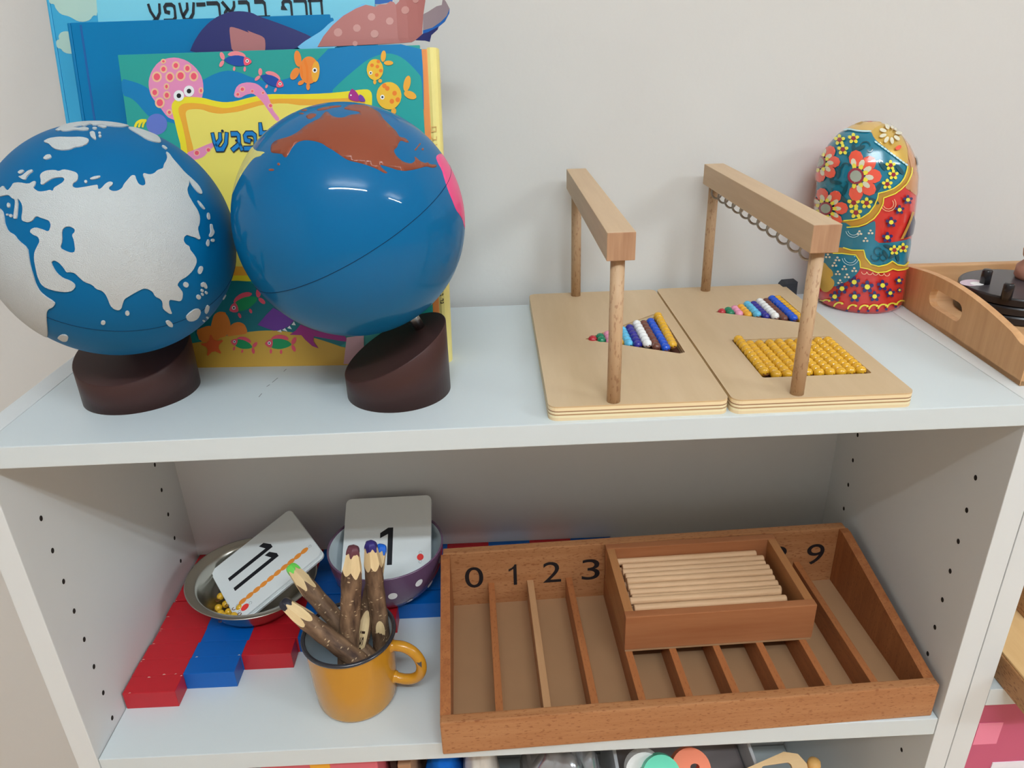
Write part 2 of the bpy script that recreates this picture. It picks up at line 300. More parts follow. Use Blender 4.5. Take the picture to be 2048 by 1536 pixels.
PRINT = {
 'g1': [
  ('continent',1,[('land',[(-5265,3661),(-4684,3400),(-4402,3508),(-4286,3264),(-4109,3108),(-3893,3270),(-3785,3434),(-3461,3366),(-2994,3137),(-2756,3231),(-2647,3203),(-2723,3006),(-2818,2909),(-2649,2720),(-2526,2634),(-2240,2613),(-2082,2638),(-1969,2547),(-1894,2704),(-1706,2783),(-1490,2887),(-1395,3018),(-1451,3137),(-1647,3176),(-1902,3181),(-2178,3060),(-2350,2948),(-2451,3001),(-2403,3174),(-2431,3432),(-2336,3570),(-2112,3644),(-1748,3589),(-1581,3475),(-1369,3540),(-1109,3425),(-883,3291),(-817,3157),(-872,2926),(-961,2835),(-1091,2787),(-1144,2623),(-1019,2518),(-684,2522),(-298,2553),(-130,2559),(-165,2394),(-117,2332),(2,2402),(184,2579),(371,2663),(488,2605),(453,2493),(287,2397),(262,2288),(383,2191),(572,2182),(792,2290),(911,2480),(1108,2670),(1344,2898),(1496,2891),(1490,2678),(1527,2438),(1682,2342),(1835,2423),(1878,2663),(1843,2911),(1924,3005),(2140,2907),(2383,2972),(2624,3178),(2969,3300),(3100,3563),(3403,3910),(3557,4187),(3622,4563),(3768,4412),(3802,4022),(3971,3602),(4138,3167),(4497,2771),(4752,2440),(4822,2060),(4707,1916),(4522,1973),(4333,2264),(4203,2738),(4095,2451),(3846,2172),(3789,1851),(3908,1415),(4065,1043),(4087,677),(3937,327),(3780,163),(3770,-131),(3815,-373),(3696,-416),(3522,-276),(3278,-187),(3109,-97),(2935,-172),(2860,-358),(2940,-540),(3104,-650),(3098,-822),(3247,-1052),(3365,-1313),(3324,-1547),(3073,-1859),(2716,-2085),(2329,-2207),(2153,-2394),(2273,-2617),(2397,-2883),(2331,-3243),(2196,-3342),(1905,-3182),(1681,-3082),(1625,-3308),(1673,-3686),(1740,-3980),(1591,-3928),(1407,-3676),(1312,-3500),(1356,-3161),(1276,-2939),(1059,-2755),(997,-2489),(823,-2298),(631,-2228),(305,-2341),(-27,-2487),(-250,-2598),(-376,-2826),(-480,-3067),(-627,-3153),(-804,-3041),(-904,-2829),(-918,-2482),(-954,-2236),(-1052,-2046),(-1265,-1928),(-1354,-1717),(-1645,-1539),(-1781,-1329),(-1911,-1096),(-2088,-1031),(-2237,-1029),(-2297,-807),(-2406,-582),(-2568,-440),(-2736,-489),(-2740,-675),(-2644,-1037),(-2462,-1276),(-2202,-1416),(-2057,-1600),(-2073,-1740),(-2247,-1894),(-2518,-1938),(-2917,-1862),(-3350,-1684),(-3526,-1466),(-3560,-1090),(-3509,-702),(-3452,-272),(-3330,36),(-3125,274),(-2967,462),(-2996,660),(-3185,768),(-3314,921),(-3229,1040),(-3001,1082),(-2763,964),(-2495,792),(-2334,1052),(-2362,1265),(-2542,1374),(-2706,1456),(-2844,1560),(-2958,1528),(-3095,1391),(-3327,1352),(-3562,1477),(-3558,1641),(-3441,1951),(-3425,2231),(-3540,2490),(-3623,2570),(-3630,2278),(-3802,1634),(-3929,1631),(-3980,1697),(-3790,2257),(-3752,2543),(-3904,2642),(-4087,2878),(-4373,2931),(-4684,2961),(-5218,3104)]),('hole',[(-1952,786),(-1778,913),(-1592,895),(-1434,759),(-1463,636),(-1606,530),(-1574,271),(-1640,-179),(-1816,-216),(-2027,-100),(-2207,54),(-2037,338)])]),
  ('continent',1,[('land',[(-5320,2664),(-4727,2370),(-4526,2137),(-4501,1836),(-4521,1550),(-4406,1130),(-4095,911),(-3976,646),(-3610,243),(-3666,-128),(-3741,-614),(-3755,-1063),(-3792,-1468),(-3733,-1844),(-3523,-2131),(-3312,-2330),(-3233,-2494),(-3426,-2687),(-3680,-2787),(-3886,-2967),(-4087,-3354),(-4432,-4083),(-4868,-4840),(-5540,-5639),(-6571,-5069),(-7486,-3978),(-7920,-2697),(-7559,-610),(-6464,1036),(-5896,2235)])]),
  ('continent',1,[('land',[(-1677,6806),(-1497,7038),(-1235,7682),(-780,8110),(604,8182),(1965,7982),(2598,7381),(2074,6785),(1640,6639),(1025,6735),(878,6990),(404,6742),(258,7153),(-90,6730),(-265,6925),(-583,6791),(-1088,6772),(-1466,6614)])]),
  ('island',1,[('land',[(-1410,6764),(-1089,6812),(-708,6784),(-469,6514),(-101,6585),(120,6377),(67,6163),(-254,6168),(-597,6363),(-960,6340),(-1269,6427)])]),
  ('continent',1,[('land',[(2289,6819),(2812,7116),(3486,6911),(4073,6611),(3898,5821),(3702,5355),(3305,5284),(2877,5410),(2590,5896),(2300,6420)])]),
  ('island',1,[('land',[(-2239,5714),(-1935,5896),(-1445,5827),(-872,5603),(-319,5507),(-41,5307),(-41,5114),(-178,4908),(-460,4782),(-724,4790),(-950,4672),(-1269,4690),(-1588,4836),(-1777,5071),(-1921,5412)])]),
  ('island',1,[('land',[(93,5895),(251,6002),(346,5865),(322,5521),(319,5263),(243,5203),(135,5384),(83,5604)])]),
  ('island',1,[('land',[(557,6729),(849,6807),(1092,6586),(895,6354),(736,6485)])]),
  ('island',1,[('land',[(-2226,4424),(-2048,4604),(-1853,4560),(-1825,4381),(-1923,4318),(-2118,4299)])]),
  ('island',1,[('land',[(-3514,3720),(-3322,3691),(-3163,3777),(-2976,3892),(-2767,3896),(-2743,3785),(-2955,3678),(-3081,3548),(-3150,3404),(-3328,3523)])]),
  ('island',1,[('land',[(-3547,3980),(-3383,4067),(-3202,4017),(-3223,3902),(-3415,3826)])]),
  ('island',1,[('land',[(-395,2902),(-212,2978),(57,2993),(55,2915),(-141,2850),(-336,2835)])]),
  ('island',1,[('land',[(4268,1572),(4387,1477),(4511,1286),(4600,1094),(4504,1063),(4337,1255),(4268,1476)])]),
  ('island',1,[('land',[(4695,901),(4814,866),(4774,580),(4657,503),(4573,652)])]),
  ('island',1,[('land',[(4690,300),(4812,260),(4783,40),(4859,-157),(4670,-327),(4475,-397),(4402,-295),(4595,-130),(4619,86)])]),
  ('island',1,[('land',[(4275,-464),(4355,-536),(4274,-803),(4161,-835),(4123,-657)])]),
  ('island',1,[('land',[(3601,5066),(3780,5127),(3891,4892),(3785,4755),(3613,4857)])]),
  ('island',1,[('land',[(3502,-1753),(3660,-1770),(3677,-1920),(3523,-2140),(3379,-2135),(3351,-1969)])]),
  ('island',1,[('land',[(3470,-2692),(3702,-2658),(3849,-2917),(3861,-3104),(3722,-3092),(3648,-2923),(3471,-2901)])]),
  ('island',1,[('land',[(2479,-4536),(2692,-4318),(3060,-4177),(3383,-4326),(3486,-4709),(3297,-5120),(2966,-5140),(2638,-4934)])]),
  ('island',1,[('land',[(1370,-4385),(1555,-4386),(1730,-4712),(1722,-5004),(1530,-4865),(1388,-4570)])]),
  ('island',1,[('land',[(3800,-4584),(3948,-4302),(4136,-4475),(4145,-4885),(3994,-5117),(3854,-4920)])]),
  ('island',1,[('land',[(-4356,-5046),(-3918,-4651),(-3624,-4608),(-3554,-4814),(-3863,-5301),(-4195,-5431),(-4309,-5230)])]),
  ('island',1,[('land',[(5781,-4934),(6113,-4670),(6283,-4828),(6004,-5067)])]),
  ('island',1,[('land',[(520,6332),(486,6254),(420,6211),(349,6218),(297,6272),(284,6354),(317,6434),(383,6481),(457,6474),(509,6416)])]),
  ('island',1,[('land',[(630,5783),(606,5721),(566,5685),(525,5688),(497,5728),(495,5791),(518,5854),(559,5892),(601,5890),(628,5848)])]),
  ('island',1,[('land',[(599,5478),(574,5417),(532,5382),(488,5385),(459,5425),(456,5488),(480,5550),(523,5587),(567,5584),(596,5542)])]),
  ('island',1,[('land',[(-512,2766),(-532,2725),(-568,2702),(-605,2708),(-630,2739),(-634,2784),(-614,2825),(-578,2848),(-541,2842),(-516,2811)])]),
  ('island',1,[('land',[(4726,-587),(4689,-634),(4620,-657),(4546,-646),(4495,-607),(4485,-554),(4520,-508),(4588,-485),(4662,-494),(4715,-533)])]),
  ('island',1,[('land',[(-4073,2337),(-4098,2267),(-4144,2230),(-4193,2242),(-4228,2298),(-4234,2377),(-4209,2449),(-4163,2485),(-4113,2472),(-4079,2416)])]),
  ('island',1,[('land',[(-4227,1904),(-4244,1877),(-4277,1865),(-4314,1873),(-4342,1898),(-4348,1931),(-4331,1958),(-4298,1969),(-4261,1961),(-4234,1936)])]),
  ('island',1,[('land',[(-4024,1808),(-4046,1766),(-4090,1746),(-4137,1756),(-4171,1792),(-4177,1841),(-4154,1884),(-4110,1903),(-4063,1893),(-4030,1857)])]),
  ('island',1,[('land',[(2746,-2551),(2710,-2630),(2636,-2664),(2551,-2640),(2490,-2569),(2475,-2478),(2511,-2401),(2585,-2367),(2668,-2388),(2730,-2458)])]),
  ('island',1,[('land',[(3608,-3164),(3590,-3214),(3546,-3233),(3494,-3215),(3453,-3166),(3439,-3106),(3457,-3056),(3500,-3037),(3552,-3054),(3593,-3102)])]),
  ('island',1,[('land',[(3887,-3401),(3871,-3455),(3829,-3475),(3776,-3455),(3734,-3403),(3718,-3338),(3734,-3286),(3776,-3265),(3827,-3284),(3869,-3336)])]),
  ('island',1,[('land',[(3612,-3406),(3597,-3454),(3557,-3473),(3508,-3454),(3469,-3406),(3455,-3348),(3471,-3300),(3510,-3282),(3558,-3299),(3597,-3346)])]),
  ('island',1,[('land',[(3422,-3511),(3395,-3592),(3325,-3622),(3240,-3589),(3174,-3508),(3151,-3411),(3179,-3333),(3247,-3303),(3329,-3332),(3396,-3411)])]),
  ('island',1,[('land',[(-198,-3410),(-232,-3486),(-290,-3526),(-349,-3513),(-386,-3454),(-387,-3371),(-352,-3296),(-295,-3258),(-237,-3270),(-200,-3328)])]),
  ('island',1,[('land',[(-1354,-3784),(-1394,-3856),(-1458,-3895),(-1522,-3887),(-1561,-3833),(-1560,-3756),(-1520,-3685),(-1457,-3647),(-1394,-3656),(-1354,-3708)])]),
  ('island',1,[('land',[(4433,-5831),(4461,-5943),(4407,-5947),(4298,-5848),(4193,-5707),(4131,-5578),(4124,-5498),(4170,-5486),(4253,-5550),(4351,-5678)])]),
  ('island',1,[('land',[(4135,-5972),(4148,-6056),(4094,-6050),(3999,-5962),(3910,-5842),(3859,-5734),(3858,-5670),(3904,-5668),(3982,-5731),(4069,-5845)])]),
 ],
 'g2': [
  ('continent',1,[('na',[(-3647,3982),(-3641,4303),(-3508,4464),(-3206,4522),(-2625,4492),(-2099,4674),(-1727,5070),(-1217,5334),(-962,5487),(-769,5923),(-636,6098),(-505,5932),(-384,5602),(-140,5404),(230,5342),(571,5587),(1109,5733),(1175,5936),(629,6107),(308,6262),(554,6708),(952,7038),(1652,7161),(2027,6774),(2284,6301),(2377,6094),(2370,5545),(2633,4953),(2880,4578),(2934,4280),(2969,4160),(3334,4151),(3475,3891),(3308,3842),(2976,3942),(2768,3694),(2641,3460),(2440,3301),(2408,3162),(2509,2904),(2778,2664),(3166,2596),(3411,2717),(3527,2865),(3503,3035),(3638,2983),(3812,2797),(4116,2734),(4319,2822),(4458,2715),(4977,2792),(4969,2656),(4569,2519),(4143,2565),(3698,2415),(3227,2281),(2738,2195),(2370,2243),(2085,2339),(1751,2442),(1586,2489),(1620,2353),(1768,2206),(1893,2090),(1744,2061),(1488,2237),(1125,2417),(708,2575),(238,2715),(37,2848),(-211,3080),(-463,3324),(-674,3477),(-886,3705),(-1224,3895),(-1700,4055),(-2071,4025),(-2319,3826),(-2442,3642),(-2565,3395),(-2691,3256),(-2825,3352),(-2898,3507),(-3182,3616),(-3565,3764)])]),
  ('island',1,[('na',[(-1205,6523),(-785,6696),(-146,6829),(275,6754),(156,6526),(-294,6464),(-637,6294),(-911,6278),(-1121,6319)])]),
  ('island',1,[('na',[(-2329,7139),(-2056,7220),(-1742,6717),(-1953,6599)])]),
  ('island',1,[('na',[(-1798,5976),(-1530,6144),(-1173,5970),(-1196,5721),(-1487,5517),(-1663,5633)])]),
  ('island',1,[('na',[(-2374,6733),(-1923,6401),(-1975,6235),(-2181,6354)])]),
  ('island',1,[('na',[(3636,3454),(3865,3653),(4308,4103),(4292,3966),(3954,3673),(3733,3396)])]),
  ('island',1,[('na',[(-3327,2746),(-3366,2714),(-3466,2714),(-3584,2747),(-3663,2799),(-3665,2844),(-3588,2860),(-3469,2840),(-3367,2796)])]),
  ('island',1,[('na',[(-3003,2977),(-3021,2932),(-3068,2915),(-3124,2936),(-3161,2985),(-3162,3039),(-3127,3072),(-3071,3069),(-3023,3031)])]),
  ('island',1,[('na',[(4383,3653),(4334,3588),(4262,3544),(4201,3539),(4177,3576),(4202,3636),(4265,3694),(4338,3723),(4385,3706)])]),
  ('continent',1,[('sa',[(5217,3379),(5208,2932),(5381,2584),(5374,1924),(5497,1310),(5726,842),(6000,294),(6448,3),(6963,-316),(7415,-824),(8224,-1152),(8901,83),(8684,1807),(8147,3170),(7195,4314),(6045,3896)])]),
  ('continent',1,[('asia',[(-3976,3939),(-4205,3903),(-4322,3804),(-4838,3906),(-5229,3694),(-5776,3341),(-6462,2866),(-7034,2485),(-7864,2384),(-8053,3223),(-7375,4250),(-6566,5087),(-5790,5410),(-4888,4407)])]),
 ],
 'cover': [
  ('printed_wave',1,[('blue',[(28,23878),(821,23665),(1526,23418),(2023,23138),(2504,22744),(4162,22506),(6806,23604),(7498,23923),(8301,24162),(8959,24218),(9794,24043),(10569,23682),(12145,23185),(13927,23546),(15022,24001),(15749,24464),(16485,25073),(17221,25715),(24480,25751),(24537,23794),(24422,20026),(18349,19424),(6005,19761),(1991,20840),(1523,21355),(1109,21943),(633,22377),(-40,22588)])]),
  ('printed_hill',1,[('teal',[(16965,22337),(17990,23198),(19180,24046),(20086,24657),(21057,25025),(21921,25118),(22679,24897),(23339,24441),(24069,23662),(24407,23211),(24403,20986),(24451,17678),(21548,17755),(17331,20363)])]),
  ('printed_octopus',1,[('pink',[(2206,23158),(2282,23700),(2630,24386),(3216,24983),(3924,25269),(4767,25320),(5570,25066),(6178,24588),(6603,23960),(6704,23416),(6670,22796),(6468,22178),(5708,21493),(4308,20505),(3815,20638),(3417,20847),(2993,21491),(2635,21973),(2288,22532)]),('peach',[(3396,23900),(3313,23697),(3142,23552),(2929,23503),(2731,23564),(2601,23718),(2574,23924),(2657,24126),(2828,24271),(3041,24319),(3238,24259),(3368,24105)]),('rose',[(3256,23904),(3182,23744),(3033,23647),(2865,23652),(2744,23756),(2714,23920),(2788,24080),(2937,24176),(3104,24171),(3226,24067)]),('peach',[(3908,24463),(3848,24315),(3723,24209),(3567,24173),(3422,24217),(3327,24330),(3307,24481),(3367,24629),(3492,24735),(3648,24771),(3793,24727),(3888,24614)]),('rose',[(3785,24467),(3737,24361),(3639,24297),(3529,24300),(3449,24369),(3430,24477),(3478,24584),(3576,24647),(3686,24644),(3766,24575)]),('peach',[(4962,24701),(4900,24546),(4769,24434),(4604,24397),(4451,24443),(4350,24562),(4328,24720),(4391,24875),(4523,24987),(4686,25024),(4839,24977),(4940,24859)]),('rose',[(4837,24705),(4785,24591),(4680,24523),(4562,24527),(4475,24600),(4454,24716),(4506,24830),(4611,24898),(4729,24894),(4815,24821)]),('peach',[(5869,24459),(5808,24303),(5680,24191),(5521,24154),(5371,24201),(5273,24319),(5252,24477),(5313,24633),(5441,24745),(5600,24782),(5749,24735),(5848,24617)]),('rose',[(5745,24463),(5695,24349),(5594,24281),(5480,24284),(5397,24358),(5376,24474),(5426,24587),(5527,24656),(5641,24652),(5724,24579)]),('peach',[(4432,23854),(4356,23659),(4199,23519),(4003,23471),(3822,23530),(3703,23678),(3679,23876),(3755,24071),(3912,24210),(4108,24257),(4289,24199),(4408,24052)]),('rose',[(4298,23858),(4231,23705),(4097,23613),(3948,23618),(3839,23717),(3814,23872),(3880,24025),(4014,24116),(4163,24112),(4272,24013)]),('peach',[(5348,23920),(5267,23717),(5098,23572),(4885,23523),(4687,23584),(4557,23738),(4528,23944),(4610,24146),(4779,24291),(4991,24339),(5189,24278),(5319,24125)]),('rose',[(5208,23924),(5136,23764),(4988,23668),(4821,23673),(4699,23777),(4668,23940),(4741,24100),(4889,24195),(5055,24190),(5178,24087)]),('peach',[(6380,23851),(6305,23656),(6149,23516),(5955,23469),(5773,23527),(5653,23675),(5628,23873),(5703,24068),(5858,24207),(6053,24254),(6234,24196),(6354,24048)]),('rose',[(6245,23855),(6180,23702),(6047,23611),(5898,23615),(5789,23714),(5762,23869),(5828,24021),(5960,24113),(6109,24108),(6218,24010)]),('peach',[(3910,23148),(3862,23021),(3767,22930),(3649,22899),(3540,22936),(3469,23032),(3456,23161),(3504,23288),(3599,23379),(3717,23410),(3826,23372),(3896,23277)]),('rose',[(3797,23151),(3764,23067),(3700,23016),(3629,23018),(3579,23072),(3569,23158),(3602,23242),(3666,23293),(3737,23291),(3787,23237)]),('peach',[(2983,22723),(2916,22557),(2779,22438),(2608,22397),(2450,22447),(2346,22573),(2326,22742),(2393,22907),(2530,23026),(2700,23066),(2858,23017),(2962,22891)]),('rose',[(2855,22726),(2799,22603),(2689,22529),(2565,22533),(2475,22612),(2454,22738),(2509,22861),(2620,22935),(2744,22931),(2834,22852)]),('peach',[(3923,22485),(3861,22326),(3735,22212),(3577,22174),(3431,22221),(3336,22341),(3317,22502),(3379,22661),(3505,22774),(3663,22812),(3808,22765),(3904,22646)]),('rose',[(3799,22488),(3749,22373),(3650,22303),(3539,22306),(3459,22381),(3441,22499),(3491,22614),(3590,22684),(3700,22681),(3780,22606)]),('peach',[(3383,21928),(3300,21722),(3128,21575),(2913,21525),(2713,21586),(2582,21743),(2555,21952),(2639,22157),(2811,22305),(3026,22354),(3225,22293),(3356,22137)]),('rose',[(3242,21932),(3168,21770),(3018,21672),(2849,21677),(2726,21782),(2697,21948),(2771,22110),(2921,22208),(3090,22203),(3212,22098)]),('peach',[(3902,21174),(3853,21053),(3752,20966),(3624,20936),(3506,20973),(3428,21064),(3411,21187),(3460,21308),(3562,21395),(3689,21424),(3808,21388),(3886,21296)]),('rose',[(3786,21177),(3751,21099),(3680,21052),(3600,21054),(3542,21105),(3527,21184),(3563,21262),(3634,21309),(3714,21306),(3772,21256)]),('peach',[(3910,25039),(3867,24945),(3775,24877),(3659,24855),(3550,24884),(3477,24956),(3460,25053),(3503,25147),(3595,25215),(3711,25237),(3820,25208),(3893,25136)]),('rose',[(3798,25043),(3770,24990),(3708,24959),(3638,24961),(3586,24995),(3571,25049),(3600,25102),(3662,25133),(3732,25131),(3784,25097)]),('peach',[(6682,22757),(6639,22629),(6550,22538),(6441,22507),(6340,22544),(6275,22640),(6263,22769),(6307,22896),(6395,22987),(6504,23019),(6605,22981),(6670,22885)]),('rose',[(6572,22760),(6543,22675),(6487,22624),(6425,22626),(6381,22680),(6373,22766),(6402,22850),(6459,22902),(6520,22900),(6564,22846)]),('white',[(5046,22414),(4979,22229),(4838,22083),(4652,22005),(4457,22011),(4292,22099),(4190,22252),(4171,22439),(4238,22623),(4379,22768),(4565,22846),(4760,22840),(4924,22753),(5027,22601)]),('black',[(4802,22421),(4751,22312),(4645,22247),(4526,22250),(4438,22321),(4415,22432),(4466,22541),(4572,22606),(4691,22602),(4779,22532)]),('white',[(5922,22740),(5856,22556),(5716,22410),(5530,22333),(5336,22338),(5171,22426),(5068,22578),(5049,22765),(5116,22949),(5256,23093),(5441,23171),(5635,23165),(5800,23078),(5902,22926)]),('black',[(5679,22747),(5628,22638),(5523,22573),(5404,22577),(5316,22647),(5293,22758),(5343,22866),(5448,22931),(5568,22928),(5656,22857)])]),
  ('printed_frame',1,[('yellow',[(3953,21862),(4374,22233),(4963,22330),(5825,22306),(6635,22206),(7469,21954),(8275,21816),(9144,21868),(10403,22137),(11817,22362),(13970,22263),(16615,22263),(18367,22364),(19509,22482),(20114,22464),(20336,22156),(20282,21362),(19917,17829),(20224,10601),(18296,7304),(8824,7376),(7406,7491),(4482,7383),(3959,10138),(4139,14252),(4265,18519),(4105,19540),(3983,20514),(3862,21481)]),('orange',[(4449,21542),(4859,21837),(5686,21851),(6498,21752),(7378,21536),(8222,21359),(9097,21449),(10359,21719),(11612,21950),(13250,21980),(16090,21823),(18532,21867),(19663,21797),(19777,21110),(19548,17839),(19718,10612),(17899,7734),(8878,7885),(4989,7968),(4647,10123),(4732,14237),(4765,18505),(4605,20187),(4399,21159)]),('paleyellow',[(4971,21104),(5166,21329),(5711,21391),(6364,21334),(6995,21086),(7763,20949),(8594,21003),(9469,21094),(10314,21300),(11283,21540),(13054,21643),(14786,21365),(18501,21451),(19128,21129),(19137,17850),(19112,9799),(17525,8457),(8959,8643),(5728,8713),(5264,10942),(5239,14225),(5309,18176),(5101,19513),(4995,20641)])]),
  ('printed_tentacle',1,[('pink',[(9067,22238),(9315,22883),(9701,23196),(10413,23297),(11098,23156),(11581,22736),(11881,22239),(12078,21579),(12204,21083),(12712,20409),(12427,20210),(12076,20674),(11694,21261),(11393,21762),(10996,22182),(10672,22436),(10137,22370),(9580,22100)]),('peach',[(10070,22763),(10003,22632),(9863,22565),(9715,22594),(9629,22705),(9645,22846),(9755,22952),(9908,22972),(10032,22898)]),('rose',[(9996,22765),(9951,22678),(9858,22633),(9759,22652),(9702,22726),(9712,22821),(9785,22891),(9887,22905),(9970,22855)]),('peach',[(10803,22596),(10756,22503),(10657,22455),(10553,22476),(10492,22554),(10502,22654),(10580,22729),(10688,22743),(10776,22691)]),('rose',[(10750,22597),(10719,22535),(10653,22504),(10584,22517),(10543,22570),(10550,22636),(10602,22686),(10674,22696),(10732,22660)]),('peach',[(11639,22449),(11600,22372),(11518,22333),(11431,22350),(11380,22415),(11389,22498),(11453,22561),(11543,22572),(11616,22529)]),('rose',[(11595,22451),(11569,22399),(11515,22373),(11457,22384),(11423,22428),(11428,22483),(11471,22525),(11531,22533),(11580,22503)]),('peach',[(12232,21452),(12170,21327),(12039,21263),(11899,21290),(11817,21396),(11831,21530),(11934,21630),(12078,21650),(12196,21579)]),('rose',[(12162,21454),(12121,21370),(12033,21328),(11940,21346),(11885,21417),(11894,21506),(11963,21573),(12059,21586),(12138,21539)]),('peach',[(9620,22385),(9565,22276),(9449,22221),(9327,22245),(9256,22337),(9269,22454),(9360,22541),(9486,22558),(9589,22496)]),('rose',[(9559,22387),(9522,22314),(9445,22277),(9363,22293),(9316,22355),(9325,22433),(9385,22491),(9469,22502),(9538,22461)])]),
  ('printed_tentacle',1,[('pink',[(4671,18013),(5296,18199),(5833,18386),(6549,18648),(7122,18794),(7042,18475),(6477,18047),(6086,17653),(5371,17428),(4685,17446)]),('peach',[(5788,17968),(5707,17810),(5540,17729),(5367,17763),(5267,17896),(5288,18066),(5420,18193),(5601,18218),(5746,18129)]),('rose',[(5713,17970),(5655,17857),(5536,17799),(5412,17824),(5341,17919),(5356,18040),(5450,18131),(5579,18148),(5683,18085)]),('peach',[(6734,18177),(6668,18048),(6532,17982),(6390,18010),(6309,18119),(6325,18257),(6433,18361),(6580,18381),(6699,18308)]),('rose',[(6673,18178),(6626,18086),(6529,18039),(6427,18059),(6369,18137),(6381,18236),(6457,18310),(6563,18324),(6648,18272)])]),
  ('printed_shell',1,[('indigo',[(3375,20277),(3239,19921),(2955,19640),(2578,19490),(2183,19501),(1849,19670),(1643,19965),(1605,20326),(1743,20681),(2028,20959),(2404,21108),(2796,21097),(3129,20929),(3335,20636)]),('yellow',[(543,20132),(770,20524),(1230,20749),(1688,20673),(1668,20531),(1248,20574),(924,20400),(730,20063)]),('yellow',[(867,20123),(1068,20515),(1442,20743),(1688,20673),(1668,20531),(1460,20568),(1205,20392),(1037,20054)]),('yellow',[(1191,20114),(1366,20507),(1655,20738),(1688,20673),(1668,20531),(1673,20562),(1486,20385),(1344,20046)])]),
  ('printed_sand',1,[('sand',[(-2918,1637),(222,1714),(3848,2225),(4897,2471),(6344,2753),(8095,3027),(9469,3133),(10828,3107),(12212,2906),(13537,2530),(14859,2110),(16561,1462),(19595,1009),(24294,704),(24257,-48),(16442,-90),(3563,-91),(-3189,-200)])]),
  ('printed_sea',1,[('deepteal',[(4482,7383),(7531,7446),(9031,7287),(11260,5745),(14577,3951),(16682,3040),(16568,1550),(14859,2110),(13537,2530),(12212,2906),(10828,3107),(9469,3133),(8095,3027),(6344,2753),(4897,2471),(3626,2229),(3315,5041)])]),
  ('printed_sponge',1,[('orange2',[(5089,3917),(5375,4593),(5817,4855),(6292,4812),(6591,4433),(6735,3885),(6692,3202),(6182,2662),(5615,2535),(4760,2895)]),('rust',[(6451,4707),(6412,4661),(6313,4625),(6173,4607),(6021,4610),(5886,4633),(5796,4673),(5767,4721),(5807,4767),(5906,4803),(6046,4821),(6198,4818),(6332,4794),(6423,4755)]),('orange2',[(6336,2797),(6543,3410),(6933,3813),(7496,3939),(7953,3725),(8141,3243),(8101,2867),(7230,2780),(6389,2658)]),('rust',[(7930,3612),(7882,3569),(7786,3552),(7662,3563),(7533,3601),(7426,3658),(7361,3723),(7352,3782),(7400,3825),(7496,3842),(7621,3831),(7749,3793),(7856,3736),(7921,3672)]),('orange2',[(3630,3260),(4137,3456),(4712,3651),(5254,3572),(5695,3221),(5761,2601),(5230,2197),(3847,2222)])]),
  ('printed_fish',1,[('salmon',[(8682,25355),(8702,25202),(8670,25076),(8594,25009),(8494,25021),(8398,25108),(8330,25247),(8311,25399),(8343,25526),(8419,25592),(8519,25580),(8615,25494)]),('salmon',[(8525,24660),(8418,24547),(8305,24484),(8217,24488),(8177,24557),(8196,24674),(8269,24807),(8376,24920),(8489,24982),(8577,24979),(8617,24909),(8598,24793)]),('salmon',[(8913,25382),(9214,25594),(9743,25639),(10232,25473),(10444,25213),(10162,25096),(9681,25310),(9151,25264)]),('salmon',[(9468,24318),(9439,24236),(9390,24179),(9334,24161),(9287,24188),(9261,24253),(9263,24337),(9292,24419),(9341,24476),(9397,24494),(9444,24467),(9470,24402)]),('salmon',[(10320,24261),(10289,24168),(10238,24102),(10182,24081),(10136,24111),(10111,24185),(10115,24281),(10146,24375),(10197,24441),(10253,24461),(10299,24431),(10324,24358)]),('navy',[(8580,25005),(9019,25252),(9685,25333),(10312,25202),(10630,24811),(10184,24516),(9530,24505),(8919,24732)]),('rose',[(10286,25204),(10631,25099),(10886,24787),(10531,24555),(10214,24537),(10169,24855)]),('white',[(10626,24860),(10595,24796),(10535,24754),(10461,24743),(10394,24767),(10351,24819),(10344,24886),(10375,24949),(10435,24992),(10509,25003),(10576,24979),(10619,24926)]),('black',[(10552,24867),(10524,24825),(10474,24811),(10430,24834),(10419,24879),(10446,24921),(10496,24934),(10540,24912)])]),
  ('printed_fish',1,[('salmon',[(11623,24028),(11589,23888),(11520,23785),(11435,23748),(11355,23787),(11304,23891),(11294,24033),(11328,24173),(11397,24275),(11482,24312),(11561,24273),(11613,24169)]),('salmon',[(11262,23460),(11135,23391),(11020,23368),(10948,23396),(10938,23469),(10993,23566),(11097,23662),(11224,23731),(11338,23755),(11410,23726),(11421,23654),(11366,23556)]),('salmon',[(11824,23986),(12145,24087),(12602,23976),(12956,23690),(13047,23399),(12772,23377),(12441,23703),(11984,23814)]),('salmon',[(11935,22889),(11883,22825),(11823,22788),(11771,22789),(11741,22826),(11740,22891),(11770,22965),(11821,23028),(11881,23065),(11934,23064),(11964,23027),(11964,22963)]),('salmon',[(12628,22594),(12570,22521),(12506,22477),(12453,22475),(12424,22515),(12427,22587),(12463,22670),(12520,22744),(12584,22788),(12638,22790),(12667,22750),(12663,22678)]),('navy',[(11422,23749),(11869,23841),(12453,23722),(12933,23427),(13070,22991),(12599,22858),(12048,23036),(11614,23411)]),('rose',[(12912,23437),(13166,23245),(13276,22896),(12902,22793),(12631,22868),(12698,23161)]),('white',[(13082,23035),(13036,22988),(12971,22967),(12906,22979),(12857,23019),(12839,23078),(12855,23139),(12902,23186),(12967,23206),(13032,23195),(13080,23154),(13099,23096)]),('black',[(13023,23062),(12986,23033),(12939,23036),(12910,23068),(12915,23112),(12952,23140),(12999,23138),(13028,23106)])]),
